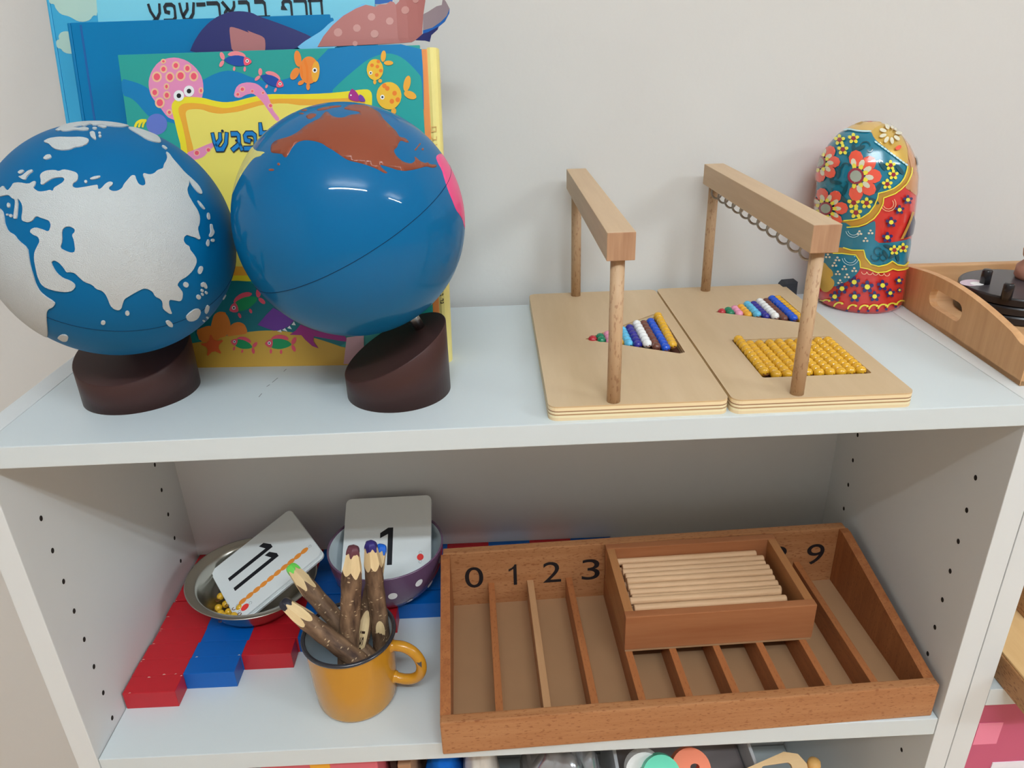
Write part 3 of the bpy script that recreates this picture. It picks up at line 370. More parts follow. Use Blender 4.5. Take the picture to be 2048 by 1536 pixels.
  ('printed_fish',1,[('rose',[(9242,6393),(9247,6192),(9309,6043),(9411,5985),(9527,6034),(9625,6178),(9678,6377),(9673,6577),(9611,6726),(9509,6784),(9394,6735),(9296,6592)]),('rose',[(9558,5565),(9705,5459),(9850,5418),(9954,5453),(9988,5556),(9943,5697),(9833,5840),(9685,5946),(9540,5987),(9437,5952),(9403,5850),(9447,5708)]),('rose',[(8964,6348),(8568,6512),(7932,6387),(7380,6006),(7176,5601),(7534,5550),(8067,5989),(8704,6115)]),('rose',[(8504,4801),(8554,4707),(8623,4651),(8692,4649),(8743,4700),(8762,4791),(8744,4898),(8694,4992),(8625,5047),(8556,5050),(8505,4999),(8486,4908)]),('rose',[(7500,4430),(7555,4321),(7627,4255),(7698,4248),(7748,4303),(7764,4405),(7741,4527),(7687,4636),(7614,4702),(7544,4708),(7494,4653),(7478,4552)]),('green',[(9428,5984),(8863,6146),(8057,6018),(7336,5632),(7028,5023),(7615,4802),(8396,5018),(9078,5520)]),('rose',[(7366,5644),(6973,5390),(6726,4902),(7194,4731),(7575,4819),(7570,5240)]),('white',[(7024,5086),(7072,5016),(7152,4983),(7242,4995),(7318,5049),(7359,5131),(7355,5219),(7307,5288),(7227,5322),(7137,5310),(7061,5256),(7020,5174)]),('black',[(7111,5121),(7152,5077),(7215,5078),(7263,5122),(7268,5184),(7227,5227),(7165,5227),(7117,5183)])]),
  ('printed_fish',1,[('rose',[(8579,2002),(8484,1877),(8444,1757),(8469,1673),(8554,1649),(8674,1691),(8799,1787),(8894,1912),(8933,2033),(8908,2116),(8823,2140),(8703,2099)]),('rose',[(8342,1348),(8368,1213),(8424,1120),(8495,1093),(8562,1139),(8608,1246),(8619,1386),(8594,1520),(8538,1614),(8467,1641),(8399,1594),(8354,1487)]),('rose',[(8412,2105),(8285,2392),(7893,2613),(7423,2638),(7122,2487),(7283,2288),(7771,2307),(8163,2085)]),('rose',[(7425,1377),(7406,1297),(7415,1230),(7450,1196),(7501,1203),(7555,1250),(7597,1323),(7616,1404),(7607,1471),(7572,1505),(7521,1498),(7468,1451)]),('rose',[(6728,1622),(6704,1531),(6710,1456),(6743,1419),(6795,1429),(6852,1484),(6899,1568),(6923,1660),(6917,1734),(6884,1771),(6832,1761),(6775,1707)]),('green',[(8478,1665),(8261,2029),(7780,2329),(7220,2431),(6769,2204),(6966,1795),(7474,1560),(8070,1546)]),('rose',[(7242,2425),(6917,2453),(6555,2271),(6714,1949),(6953,1824),(7153,2082)]),('white',[(6797,2244),(6788,2179),(6814,2121),(6866,2086),(6931,2084),(6992,2115),(7032,2170),(7040,2235),(7015,2293),(6963,2328),(6897,2330),(6837,2299)]),('black',[(6859,2225),(6859,2179),(6891,2150),(6937,2154),(6970,2190),(6970,2235),(6937,2264),(6891,2260)])]),
  ('printed_fish',1,[('rose',[(11989,2270),(11916,2102),(11905,1954),(11961,1867),(12067,1864),(12196,1946),(12312,2091),(12385,2259),(12396,2406),(12340,2493),(12234,2496),(12106,2414)]),('rose',[(11910,1464),(11981,1319),(12075,1230),(12167,1220),(12232,1292),(12252,1426),(12223,1587),(12153,1731),(12059,1820),(11967,1830),(11902,1759),(11881,1625)]),('rose',[(11762,2338),(11526,2625),(10999,2762),(10439,2656),(10131,2399),(10381,2221),(10949,2382),(11477,2244)]),('rose',[(10824,1233),(10826,1136),(10857,1064),(10908,1035),(10965,1058),(11015,1126),(11042,1221),(11040,1318),(11009,1391),(10958,1419),(10900,1396),(10851,1328)]),('rose',[(9929,1308),(9929,1198),(9958,1115),(10008,1083),(10067,1109),(10118,1188),(10147,1297),(10147,1407),(10118,1490),(10068,1522),(10009,1495),(9958,1417)]),('green',[(11973,1861),(11609,2210),(10952,2409),(10263,2364),(9801,1977),(10157,1572),(10826,1454),(11531,1609)]),('rose',[(10291,2363),(9900,2301),(9529,1991),(9814,1673),(10133,1601),(10290,1951)]),('white',[(9822,2031),(9831,1955),(9879,1897),(9951,1873),(10028,1889),(10090,1941),(10121,2015),(10111,2091),(10063,2149),(9991,2173),(9914,2157),(9852,2105)]),('black',[(9900,2027),(9914,1975),(9961,1952),(10014,1970),(10042,2019),(10028,2070),(9981,2094),(9928,2076)])]),
  ('printed_fish',1,[('orange2',[(14866,24946),(14854,24675),(14788,24452),(14681,24321),(14554,24309),(14432,24417),(14339,24624),(14295,24890),(14307,25160),(14374,25382),(14481,25512),(14608,25524),(14729,25417),(14821,25210)]),('orange2',[(14492,23654),(14333,23486),(14154,23380),(13991,23360),(13876,23428),(13833,23571),(13869,23761),(13978,23959),(14138,24127),(14316,24232),(14479,24252),(14593,24185),(14637,24042),(14601,23853)]),('orange2',[(14930,23238),(14937,23165),(14893,23081),(14806,23005),(14693,22951),(14578,22929),(14482,22945),(14424,22994),(14417,23068),(14461,23152),(14548,23228),(14661,23282),(14776,23304),(14872,23288)]),('orange2',[(15383,22821),(15357,22695),(15304,22595),(15236,22540),(15167,22542),(15109,22601),(15074,22703),(15070,22830),(15097,22956),(15149,23055),(15217,23110),(15287,23108),(15344,23050),(15379,22947)]),('orange2',[(16208,24014),(16091,23564),(15838,23207),(15500,23014),(15144,23024),(14842,23236),(14653,23606),(14615,24061),(14735,24509),(14988,24863),(15324,25053),(15677,25042),(15978,24833),(16168,24466)]),('orange',[(16249,23887),(16161,23544),(16025,23274),(15869,23131),(15723,23145),(15617,23312),(15572,23599),(15596,23949),(15685,24291),(15820,24559),(15975,24699),(16120,24686),(16226,24520),(16272,24235)]),('rust',[(15004,24809),(15204,24923),(15379,24158),(15294,23195),(15096,23120),(15182,24084)]),('rust',[(14701,24339),(14845,24495),(14918,23851),(14874,23369),(14732,23535)]),('white',[(16060,24010),(16034,23927),(15976,23862),(15896,23827),(15811,23830),(15738,23869),(15691,23937),(15680,24021),(15706,24104),(15764,24169),(15844,24204),(15928,24201),(16002,24162),(16049,24094)]),('black',[(15974,24013),(15944,23946),(15879,23913),(15810,23927),(15769,23983),(15775,24054),(15826,24107),(15897,24118),(15955,24080)])]),
  ('printed_fish',1,[('orange',[(21647,24869),(21594,24687),(21511,24547),(21415,24475),(21324,24487),(21257,24579),(21227,24734),(21240,24921),(21293,25102),(21376,25242),(21472,25313),(21562,25301),(21629,25209),(21659,25055)]),('orange',[(22201,24371),(22159,24296),(22050,24239),(21897,24209),(21729,24214),(21579,24253),(21478,24317),(21446,24394),(21488,24468),(21597,24526),(21750,24555),(21918,24550),(22067,24512),(22168,24448)]),('orange',[(20758,22996),(20741,22920),(20700,22859),(20646,22826),(20588,22828),(20539,22864),(20507,22926),(20499,23004),(20517,23080),(20557,23140),(20612,23173),(20669,23171),(20719,23136),(20751,23073)]),('orange',[(21222,23063),(21202,23001),(21156,22952),(21092,22925),(21022,22928),(20962,22957),(20922,23009),(20911,23072),(20930,23134),(20977,23183),(21041,23210),(21110,23208),(21170,23178),(21210,23126)]),('amber',[(21379,23901),(21290,23556),(21086,23283),(20805,23136),(20506,23144),(20246,23307),(20079,23592),(20036,23941),(20127,24285),(20332,24556),(20611,24701),(20909,24692),(21167,24531),(21335,24249)]),('rust',[(21067,24134),(21025,24043),(20930,23996),(20827,24016),(20763,24094),(20770,24192),(20843,24265),(20949,24279),(21037,24227)]),('rust',[(20643,24242),(20601,24151),(20506,24105),(20403,24125),(20340,24202),(20346,24300),(20420,24373),(20525,24387),(20613,24335)]),('rust',[(21323,23823),(21280,23731),(21185,23685),(21082,23705),(21019,23782),(21025,23881),(21098,23954),(21204,23968),(21292,23916)]),('rust',[(20983,23512),(20941,23420),(20845,23374),(20742,23394),(20679,23472),(20685,23570),(20758,23644),(20864,23658),(20953,23606)]),('rust',[(21178,24505),(21135,24414),(21041,24368),(20937,24388),(20874,24465),(20881,24563),(20954,24636),(21059,24650),(21147,24598)]),('white',[(20484,23679),(20467,23620),(20425,23574),(20368,23550),(20307,23551),(20253,23579),(20218,23628),(20209,23687),(20226,23746),(20268,23792),(20325,23817),(20386,23815),(20440,23787),(20475,23738)]),('black',[(20416,23681),(20392,23631),(20342,23611),(20294,23634),(20278,23685),(20301,23735),(20351,23755),(20399,23733)])]),
  ('printed_fish',1,[('orange',[(23478,22743),(23378,22491),(23245,22300),(23104,22210),(22985,22237),(22911,22377),(22897,22601),(22944,22865),(23045,23116),(23178,23305),(23318,23395),(23436,23368),(23510,23229),(23525,23006)]),('orange',[(23892,21723),(23784,21631),(23601,21600),(23382,21637),(23169,21734),(23004,21872),(22921,22024),(22935,22159),(23044,22252),(23226,22282),(23445,22246),(23658,22149),(23822,22011),(23906,21859)]),('orange',[(22224,20761),(22196,20648),(22132,20559),(22046,20510),(21953,20513),(21872,20566),(21819,20659),(21806,20773),(21834,20886),(21897,20975),(21984,21023),(22077,21020),(22157,20968),(22210,20875)]),('amber',[(22726,21904),(22598,21449),(22292,21089),(21868,20896),(21411,20909),(21012,21125),(20752,21502),(20681,21963),(20813,22416),(21120,22773),(21542,22963),(21995,22950),(22391,22736),(22652,22363)]),('rust',[(21791,22482),(21738,22359),(21621,22296),(21494,22322),(21417,22426),(21426,22559),(21516,22658),(21645,22677),(21754,22608)]),('rust',[(22357,22101),(22305,21978),(22188,21915),(22061,21941),(21983,22046),(21991,22178),(22081,22278),(22211,22297),(22320,22227)]),('rust',[(22103,21499),(22051,21375),(21933,21312),(21806,21338),(21728,21443),(21737,21577),(21827,21676),(21957,21696),(22066,21626)]),('rust',[(21570,22690),(21517,22567),(21400,22504),(21274,22531),(21197,22635),(21205,22767),(21295,22866),(21425,22885),(21533,22816)]),('rust',[(22587,21608),(22535,21484),(22418,21420),(22291,21447),(22213,21552),(22221,21685),(22311,21785),(22441,21804),(22550,21734)]),('white',[(21342,21838),(21320,21761),(21268,21701),(21196,21668),(21119,21670),(21051,21707),(21007,21770),(20995,21848),(21017,21925),(21069,21986),(21141,22018),(21218,22016),(21286,21980),(21330,21916)]),('black',[(21255,21841),(21226,21778),(21163,21754),(21103,21782),(21082,21846),(21111,21908),(21174,21932),(21234,21905)])]),
  ('printed_seahorse',1,[('magenta',[(18448,22132),(18726,22595),(19056,22358),(19305,21945),(19277,21555),(18828,21617),(18406,21808)]),('violet',[(19344,22123),(19554,22019),(19713,21812),(19799,21540),(19303,21554),(19195,21867)]),('white',[(18704,22060),(18680,22015),(18629,21997),(18581,22017),(18564,22064),(18588,22109),(18639,22127),(18687,22106)])]),
  ('printed_starfish',1,[('coral',[(4877,3013),(5194,2272),(6070,2405),(5390,1823),(5720,1080),(4979,1466),(4301,871),(4529,1696),(3783,2071),(4663,2194)])]),
  ('printed_shark',0,[('violet',[(9110,3635),(9952,4503),(10625,5098),(11333,4679),(12358,3981),(11905,3513),(11189,3185),(10495,3096),(9834,3348)]),('magenta',[(12869,3597),(13920,3133),(15255,2766),(16668,2500),(16757,2327),(17038,1979),(16227,2097),(14880,2362),(13938,2551),(13866,2106),(14258,1479),(13727,1696),(13159,2257),(12854,2675),(11831,2728),(12413,3094)]),('white',[(12315,3880),(12454,3537),(12082,3578)]),('white',[(11905,3513),(12081,3203),(11680,3313)]),('white',[(11475,3316),(11685,3005),(11220,3150)]),('white',[(11120,3187),(11166,2946),(10765,3056)])]),
  ('printed_patch',0,[('pinkpatch',[(16796,2395),(18309,2572),(18129,23),(16343,54)])]),
 ],
 'torn': [
  ('torn_page',1,[('navy2',[(6375,25646),(6872,26526),(7483,27302),(8252,27990),(9168,28513),(10140,28797),(11079,28807),(11916,28664),(12469,28355),(13850,27859),(15317,27276),(16525,26740),(16779,26566),(15738,26014),(15351,25733),(14256,25599),(10633,25500)])]),
  ('torn_page',1,[('pinkhole',[(10005,25710),(9966,26510),(9955,27543),(10175,27599),(10838,27397),(11641,27055),(11372,27314),(11972,27047),(12577,26820),(12842,26604),(12863,26102),(12766,25603),(10642,25584)])]),
  ('torn_page',1,[('sky',[(15351,25733),(16120,26253),(16876,26646),(17629,27039),(18400,27678),(18956,27908),(21005,28995),(21456,29063),(21621,27661),(18766,25586),(16963,25599)])]),
  ('torn_page',0,[('dusty',[(17206,25801),(17772,26619),(18558,27425),(19511,28138),(20625,28679),(21447,28941),(21885,28845),(22235,28753),(22604,28929),(23138,28929),(23508,29147),(23771,29073),(23935,28864),(24217,29101),(24423,29543),(26551,29477),(26372,28666),(26215,27932),(26106,27110),(26014,26282),(25092,25893),(19685,25809)]),('dustydot',[(19364,26861),(19280,26668),(19091,26553),(18869,26560),(18700,26686),(18648,26883),(18732,27076),(18921,27190),(19142,27183),(19311,27058)]),('dustydot',[(20920,27145),(20845,26972),(20676,26868),(20477,26875),(20324,26988),(20276,27165),(20351,27338),(20520,27441),(20719,27435),(20872,27322)]),('dustydot',[(22189,27974),(22115,27801),(21947,27699),(21748,27705),(21595,27817),(21547,27993),(21621,28165),(21789,28268),(21987,28261),(22140,28149)]),('dustydot',[(23683,27598),(23610,27425),(23442,27322),(23243,27328),(23090,27441),(23040,27617),(23113,27790),(23281,27892),(23480,27886),(23633,27774)]),('dustydot',[(22382,26643),(22304,26460),(22126,26350),(21915,26357),(21753,26477),(21701,26664),(21779,26848),(21958,26957),(22168,26950),(22330,26831)]),('dustydot',[(25045,28379),(24969,28198),(24793,28090),(24584,28096),(24422,28215),(24369,28400),(24445,28581),(24621,28688),(24830,28682),(24992,28564)]),('dustydot',[(20587,25948),(20537,25832),(20424,25762),(20291,25767),(20188,25843),(20156,25962),(20206,26078),(20320,26147),(20453,26143),(20555,26067)]),('dustydot',[(25907,29089),(25847,28947),(25709,28862),(25544,28867),(25416,28960),(25374,29106),(25433,29248),(25572,29333),(25736,29327),(25864,29235)])]),
  ('torn_flap',0,[('greyback',[(26215,27932),(26652,28083),(27382,28389),(27829,28416),(27944,28945),(28195,28610),(28478,28027),(28231,27540),(27674,27144),(26939,26794),(26127,26694)]),('blueedge',[(28478,28027),(28435,27699),(28032,27133),(27478,26819),(26565,26515),(26113,26445),(26127,26694),(26940,26810),(27674,27144),(28231,27540)]),('navy2',[(25459,26007),(26113,26445),(26565,26515),(27478,26819),(27378,26614),(26821,26257),(26659,25762),(26262,25899)])]),
 ],
 'mid': [
 ],
 'big': [
  ('printed_cloud',1,[('cloud',[(-956,30663),(3356,30534),(3100,28816),(2742,28868),(2423,28514),(1875,28368),(1360,28424),(885,28722),(645,28850),(-21,29032),(-372,29525),(-404,29847),(-790,29875)])]),
  ('printed_cloud',1,[('cloud',[(586,25875),(60,25891),(-307,26067),(-440,26318),(-739,26368),(-788,26698),(-722,26982),(-446,27056),(-492,27302),(-269,27581),(100,27691),(616,27635),(851,27465)])]),
  ('printed_panel',0,[('skypanel',[(3227,30538),(16244,30150),(26850,29857),(26684,27660),(22781,27101),(11647,27441),(3080,28251)])]),
  ('dark_edge',0,[('blueedge',[(26850,29857),(28361,29813),(28313,29140),(27200,29004),(26787,29017)])]),
 ],
 'doll': [
  ('painted_pattern',0,[('gold',[(-29500,16300),(-11000,16000),(-8000,15600),(6000,16000),(6000,17480),(-11000,17480),(-29500,17480)])]),
  ('painted_pattern',0,[('hair',[(-6900,12100),(-6600,13000),(-6900,15000),(-7300,16600),(-6000,17000),(4000,17000),(6000,16000),(6000,11600),(0,11200),(-4500,11200)])]),
  ('painted_pattern',1,[('gold',[(-20909,16127),(-21284,16518),(-21827,17075),(-21797,17358),(-25470,17452),(-2618,17490),(-1385,17414),(-4918,17322),(-9931,17132),(-11176,16809),(-13814,16782),(-17743,16888),(-19571,16663)])]),
  ('painted_pattern',1,[('gold2',[(-11176,16809),(-9931,17132),(-5509,17330),(-1372,17218),(-1916,16853),(-3597,16175),(-4858,15511),(-5587,14824),(-6398,14116),(-7332,14500),(-8245,15012),(-9124,15559),(-10125,15970),(-10803,16373)])]),
  ('painted_pattern',1,[('hair',[(-1351,17382),(-1936,17046),(-2276,16364),(-2270,15533),(-2461,14713),(-3335,13501),(-4944,13023),(-5764,13727),(-5730,14712),(-4858,15511),(-3597,16175),(-1916,16853),(-1372,17218)])]),
  ('painted_pattern',1,[('gold3',[(-6403,14085),(-5717,13848),(-5891,13360),(-6434,12899),(-6933,12489),(-7657,12085),(-8395,11733),(-9172,11532),(-9660,11377),(-9690,10850),(-10026,10117),(-10536,9506),(-11300,9010),(-12168,8688),(-13428,8510),(-15155,8370),(-18071,8120),(-18621,9887),(-18374,12018),(-18477,13369),(-19415,14888),(-19491,15814),(-19407,16475),(-19571,16663),(-17743,16888),(-13814,16782),(-11176,16809),(-10803,16373),(-10125,15970),(-9124,15559),(-8245,15012),(-7332,14500)]),('dteal',[(-6434,13963),(-6810,13489),(-7250,13018),(-7891,12549),(-8615,12195),(-9456,11958),(-10259,11802),(-10306,11379),(-10565,10714),(-11063,10034),(-11822,9529),(-12786,9259),(-13815,9094),(-16351,8829),(-19400,8472),(-20226,9638),(-18985,11937),(-19075,13301),(-20700,14776),(-20071,15777),(-19763,16491),(-19195,16666),(-17394,16868),(-13775,16767),(-11264,16782),(-10837,16317),(-10137,15924),(-9155,15503),(-8257,14964),(-7357,14454)])]),
  ('painted_pattern',1,[('dteal',[(-18595,8353),(-13805,8990),(-12740,8538),(-11597,8684),(-10671,9197),(-10354,9270),(-10246,8588),(-10227,7197),(-7934,7206),(-6823,7258),(-4415,7235),(-3557,6240),(-4155,4895),(-5502,4671),(-6917,4916),(-7818,5353),(-8503,5106),(-9528,4919),(-10444,5127),(-11109,5752),(-11384,6489),(-12708,6424),(-13753,6526),(-15582,6190),(-18802,5752)])]),
  ('painted_pattern',1,[('gold3',[(-20203,5484),(-15582,6190),(-13753,6526),(-12706,6389),(-11384,6489),(-11109,5752),(-10444,5127),(-9530,4954),(-8503,5106),(-7820,5388),(-6918,4951),(-5515,4709),(-4155,4895),(-3545,4200),(-5368,4287),(-6798,4396),(-7636,4620),(-8497,4383),(-9644,4340),(-10755,4687),(-11635,4786),(-11722,5359),(-12243,5964),(-13872,5936),(-15572,5682),(-20201,4956)])]),
  ('painted_pattern',1,[('dteal',[(-20200,4918),(-15570,5646),(-13923,5928),(-12196,5934),(-11722,5359),(-11630,4712),(-11859,4259),(-12357,3702),(-13160,3168),(-14425,2539),(-15697,2235),(-17630,2212),(-20267,2410)])]),
  ('painted_pattern',1,[('gold2',[(-17320,4400),(-16483,4562),(-15913,4222),(-15168,3982),(-15036,3483),(-15509,3248),(-14906,3056),(-14819,2622),(-15184,2106),(-15909,1623),(-16808,1509),(-17583,1762),(-18204,2855)])]),
  ('painted_leaf',1,[('dgreen',[(-15263,13524),(-15156,13364),(-15225,13046),(-15457,12713),(-15785,12512),(-15987,12554),(-15976,12818),(-15809,13169),(-15522,13448)])]),
  ('painted_leaf',1,[('dgreen',[(-14198,12463),(-14397,12352),(-14892,12300),(-15477,12328),(-15872,12425),(-15854,12553),(-15419,12652),(-14836,12665),(-14365,12588)])]),
  ('painted_leaf',1,[('dgreen',[(-14825,13879),(-14640,13748),(-14541,13430),(-14571,13071),(-14708,12840),(-14898,12844),(-15058,13082),(-15099,13446),(-15007,13760)])]),
  ('painted_leaf',1,[('dgreen',[(-12039,15610),(-12136,15472),(-12544,15309),(-13072,15194),(-13486,15185),(-13602,15289),(-13355,15457),(-12855,15603),(-12323,15662)])]),
  ('painted_leaf',1,[('dgreen',[(-13995,15760),(-13670,15674),(-13296,15406),(-13100,15072),(-13103,14834),(-13277,14807),(-13564,15002),(-13850,15328),(-14060,15623)])]),
  ('painted_leaf',1,[('dgreen',[(-13518,10864),(-13750,10836),(-14156,10967),(-14558,11191),(-14764,11406),(-14659,11514),(-14293,11466),(-13857,11279),(-13562,11038)])]),
  ('painted_leaf',1,[('dgreen',[(-13617,12475),(-13519,12319),(-13559,11983),(-13723,11623),(-13934,11405),(-14100,11433),(-14134,11697),(-14019,12071),(-13819,12376)])]),
  ('painted_leaf',1,[('dgreen',[(-9559,13700),(-9778,13752),(-10068,13994),(-10285,14305),(-10323,14540),(-10165,14596),(-9898,14447),(-9648,14160),(-9505,13860)])]),
  ('painted_leaf',1,[('dgreen',[(-7263,13298),(-7540,13336),(-7925,13556),(-8237,13853),(-8346,14093),(-8186,14162),(-7838,14029),(-7451,13753),(-7218,13462)])]),
  ('painted_leaf',1,[('dgreen',[(-9988,12759),(-9930,12591),(-10043,12280),(-10272,11970),(-10512,11807),(-10647,11868),(-10619,12125),(-10440,12457),(-10192,12708)])]),
  ('painted_leaf',1,[('dgreen',[(-10068,10835),(-10274,10796),(-10669,10903),(-11065,11104),(-11277,11305),(-11211,11416),(-10897,11386),(-10481,11224),(-10150,11004)])]),
  ('painted_flower',0,[('coral2',[(-13228,15251),(-12568,15117),(-12174,14739),(-12194,14298),(-12578,13986),(-13144,13960),(-13659,14235),(-13952,14670),(-13798,15073)]),('coral2',[(-10841,14714),(-10623,14352),(-10812,13931),(-11298,13650),(-11871,13641),(-12288,13913),(-12361,14336),(-12029,14706),(-11410,14855)]),('coral2',[(-9984,13263),(-10193,12885),(-10706,12679),(-11296,12741),(-11703,13040),(-11740,13442),(-11369,13761),(-10757,13840),(-10204,13641)]),('coral2',[(-10698,11739),(-11168,11567),(-11720,11699),(-12102,12075),(-12130,12525),(-11792,12833),(-11244,12855),(-10748,12582),(-10531,12139)]),('coral2',[(-12532,11016),(-13039,11154),(-13344,11562),(-13293,12054),(-12908,12396),(-12384,12425),(-11962,12131),(-11834,11654),(-12057,11214)]),('cream',[(-13401,14602),(-13109,14537),(-12879,14306),(-12852,14039),(-13020,13896),(-13285,13962),(-13493,14202),(-13560,14463)]),('cream',[(-12086,14538),(-11923,14384),(-11961,14124),(-12169,13907),(-12423,13865),(-12579,14026),(-12551,14291),(-12352,14500)]),('cream',[(-11130,13983),(-11137,13791),(-11385,13599),(-11723,13516),(-11961,13591),(-11961,13783),(-11717,13977),(-11370,14060)]),('cream',[(-10832,13133),(-10983,12984),(-11323,12934),(-11659,13014),(-11797,13176),(-11651,13329),(-11304,13380),(-10964,13299)]),('cream',[(-11205,12299),(-11435,12239),(-11753,12354),(-11974,12573),(-11968,12772),(-11737,12831),(-11418,12721),(-11198,12499)]),('cream',[(-12103,11773),(-12340,11828),(-12531,12067),(-12560,12351),(-12411,12513),(-12174,12457),(-11986,12217),(-11957,11934)]),('lemon',[(-13167,14220),(-12959,14173),(-12811,13997),(-12805,13796),(-12934,13690),(-13133,13738),(-13287,13912),(-13302,14112)]),('lemon',[(-12151,14137),(-12045,14009),(-12093,13816),(-12266,13667),(-12464,13651),(-12571,13779),(-12528,13973),(-12351,14123)]),('lemon',[(-11474,13607),(-11506,13463),(-11711,13344),(-11970,13317),(-12134,13400),(-12106,13544),(-11900,13665),(-11637,13690)]),('lemon',[(-11418,12890),(-11560,12797),(-11815,12807),(-12036,12914),(-12095,13055),(-11952,13150),(-11692,13139),(-11471,13031)]),('lemon',[(-11958,12304),(-12146,12304),(-12338,12443),(-12422,12641),(-12350,12779),(-12160,12780),(-11968,12641),(-11885,12444)]),('lemon',[(-12859,12126),(-13009,12222),(-13049,12429),(-12955,12625),(-12783,12695),(-12633,12600),(-12596,12392),(-12687,12197)]),('wine',[(-11855,13237),(-11912,12943),(-12127,12698),(-12460,12548),(-12850,12525),(-13219,12638),(-13506,12860),(-13655,13147),(-13622,13445),(-13407,13694),(-13050,13844),(-12632,13864),(-12249,13749),(-11973,13524)]),('sage',[(-12115,13228),(-12153,13020),(-12303,12848),(-12536,12745),(-12810,12730),(-13071,12809),(-13278,12962),(-13381,13163),(-13355,13373),(-13202,13548),(-12952,13654),(-12665,13667),(-12397,13587),(-12201,13429)])]),
  ('painted_flower',0,[('coral2',[(-13336,10269),(-13504,9901),(-13980,9665),(-14575,9664),(-14999,9904),(-15017,10281),(-14623,10616),(-14040,10742),(-13542,10603)]),('coral2',[(-14202,8646),(-14723,8471),(-15315,8572),(-15693,8904),(-15624,9323),(-15172,9624),(-14576,9661),(-14114,9419),(-13967,9019)]),('coral2',[(-17014,7825),(-17867,7911),(-18212,8284),(-17695,8798),(-16853,9154),(-16107,9186),(-15695,8903),(-15731,8449),(-16206,8033)]),('coral2',[(-20146,8353),(-20148,8761),(-20197,9124),(-20232,9281),(-17893,9517),(-17387,9249),(-17696,8799),(-19208,8278),(-20166,8097)]),('coral2',[(-20177,10135),(-20198,10418),(-20081,10469),(-17923,10547),(-17499,10223),(-17925,9804),(-20233,9284),(-20202,9393),(-20185,9729)]),('coral2',[(-17436,11680),(-16582,11738),(-16014,11495),(-15897,11079),(-16251,10685),(-16990,10484),(-17911,10550),(-18565,10862),(-18278,11326)]),('coral2',[(-14494,11723),(-14196,11431),(-14262,11014),(-14669,10664),(-15252,10539),(-15758,10698),(-15895,11078),(-15592,11499),(-15038,11753)]),('coral2',[(-13347,10369),(-13489,9997),(-13949,9744),(-14542,9722),(-14984,9944),(-15036,10316),(-14667,10662),(-14086,10811),(-13576,10692)]),('cream',[(-14103,10196),(-14235,10033),(-14574,9934),(-14933,9953),(-15089,10083),(-14948,10248),(-14595,10350),(-14252,10327)]),('cream',[(-14415,9356),(-14657,9266),(-15009,9318),(-15267,9482),(-15267,9664),(-15010,9757),(-14660,9704),(-14424,9535)]),('cream',[(-15412,8722),(-15702,8733),(-15941,8920),(-15989,9172),(-15806,9344),(-15509,9334),(-15288,9144),(-15248,8891)]),('cream',[(-17039,8472),(-17297,8579),(-17255,8850),(-16941,9123),(-16573,9232),(-16349,9119),(-16378,8854),(-16649,8589)]),('cream',[(-20194,8469),(-20191,8660),(-18676,9112),(-17817,9350),(-17341,9364),(-17327,9180),(-17768,8908),(-18628,8665)]),('cream',[(-20209,9306),(-20216,9465),(-19111,9708),(-18030,9814),(-17713,9711),(-18021,9510),(-19077,9277),(-20223,9152)]),('cream',[(-20226,10158),(-18721,10445),(-17842,10479),(-17378,10348),(-17385,10164),(-17847,10033),(-18739,9994),(-20234,9968)]),('cream',[(-17137,11119),(-16754,11120),(-16468,10942),(-16428,10692),(-16632,10520),(-17006,10519),(-17336,10690),(-17395,10939)]),('cream',[(-15543,11325),(-15362,11205),(-15379,10950),(-15575,10712),(-15862,10623),(-16062,10741),(-16046,10997),(-15821,11240)]),('cream',[(-14502,10951),(-14487,10774),(-14707,10557),(-15048,10421),(-15309,10450),(-15322,10628),(-15086,10850),(-14745,10984)]),('lemon',[(-14634,10137),(-14733,10010),(-14996,9931),(-15273,9944),(-15395,10045),(-15287,10174),(-15009,10256),(-14748,10239)]),('lemon',[(-14936,9465),(-15131,9400),(-15399,9445),(-15578,9576),(-15563,9716),(-15352,9785),(-15086,9738),(-14915,9606)]),('lemon',[(-15848,9000),(-16081,9020),(-16230,9173),(-16212,9366),(-16032,9488),(-15809,9464),(-15669,9311),(-15687,9118)]),('lemon',[(-17203,8912),(-17356,9015),(-17249,9218),(-16943,9402),(-16650,9454),(-16518,9348),(-16604,9150),(-16877,8971)]),('lemon',[(-18576,9225),(-18462,9383),(-17917,9580),(-17386,9680),(-17118,9637),(-17185,9489),(-17579,9317),(-18145,9209)]),('lemon',[(-18630,9915),(-18191,10068),(-17616,10138),(-17216,10089),(-17136,9964),(-17399,9840),(-17928,9776),(-18480,9800)]),('lemon',[(-17286,10645),(-16958,10684),(-16674,10589),(-16559,10423),(-16683,10281),(-16979,10246),(-17296,10335),(-17433,10499)]),('lemon',[(-15947,10945),(-15767,10874),(-15735,10691),(-15859,10505),(-16079,10421),(-16261,10492),(-16302,10674),(-16168,10862)]),('lemon',[(-14998,10725),(-14967,10593),(-15120,10422),(-15380,10310),(-15593,10323),(-15624,10456),(-15453,10631),(-15194,10743)]),('wine',[(-15151,10075),(-15233,9791),(-15505,9533),(-15925,9351),(-16439,9277),(-16986,9318),(-17414,9476),(-17600,9728),(-17442,10032),(-17024,10317),(-16496,10515),(-15976,10585),(-15551,10517),(-15266,10334)]),('sage',[(-15446,10037),(-15506,9836),(-15698,9655),(-16008,9524),(-16369,9473),(-16738,9505),(-17015,9621),(-17121,9801),(-17029,10011),(-16767,10206),(-16406,10344),(-16048,10392),(-15731,10349),(-15524,10221)])]),
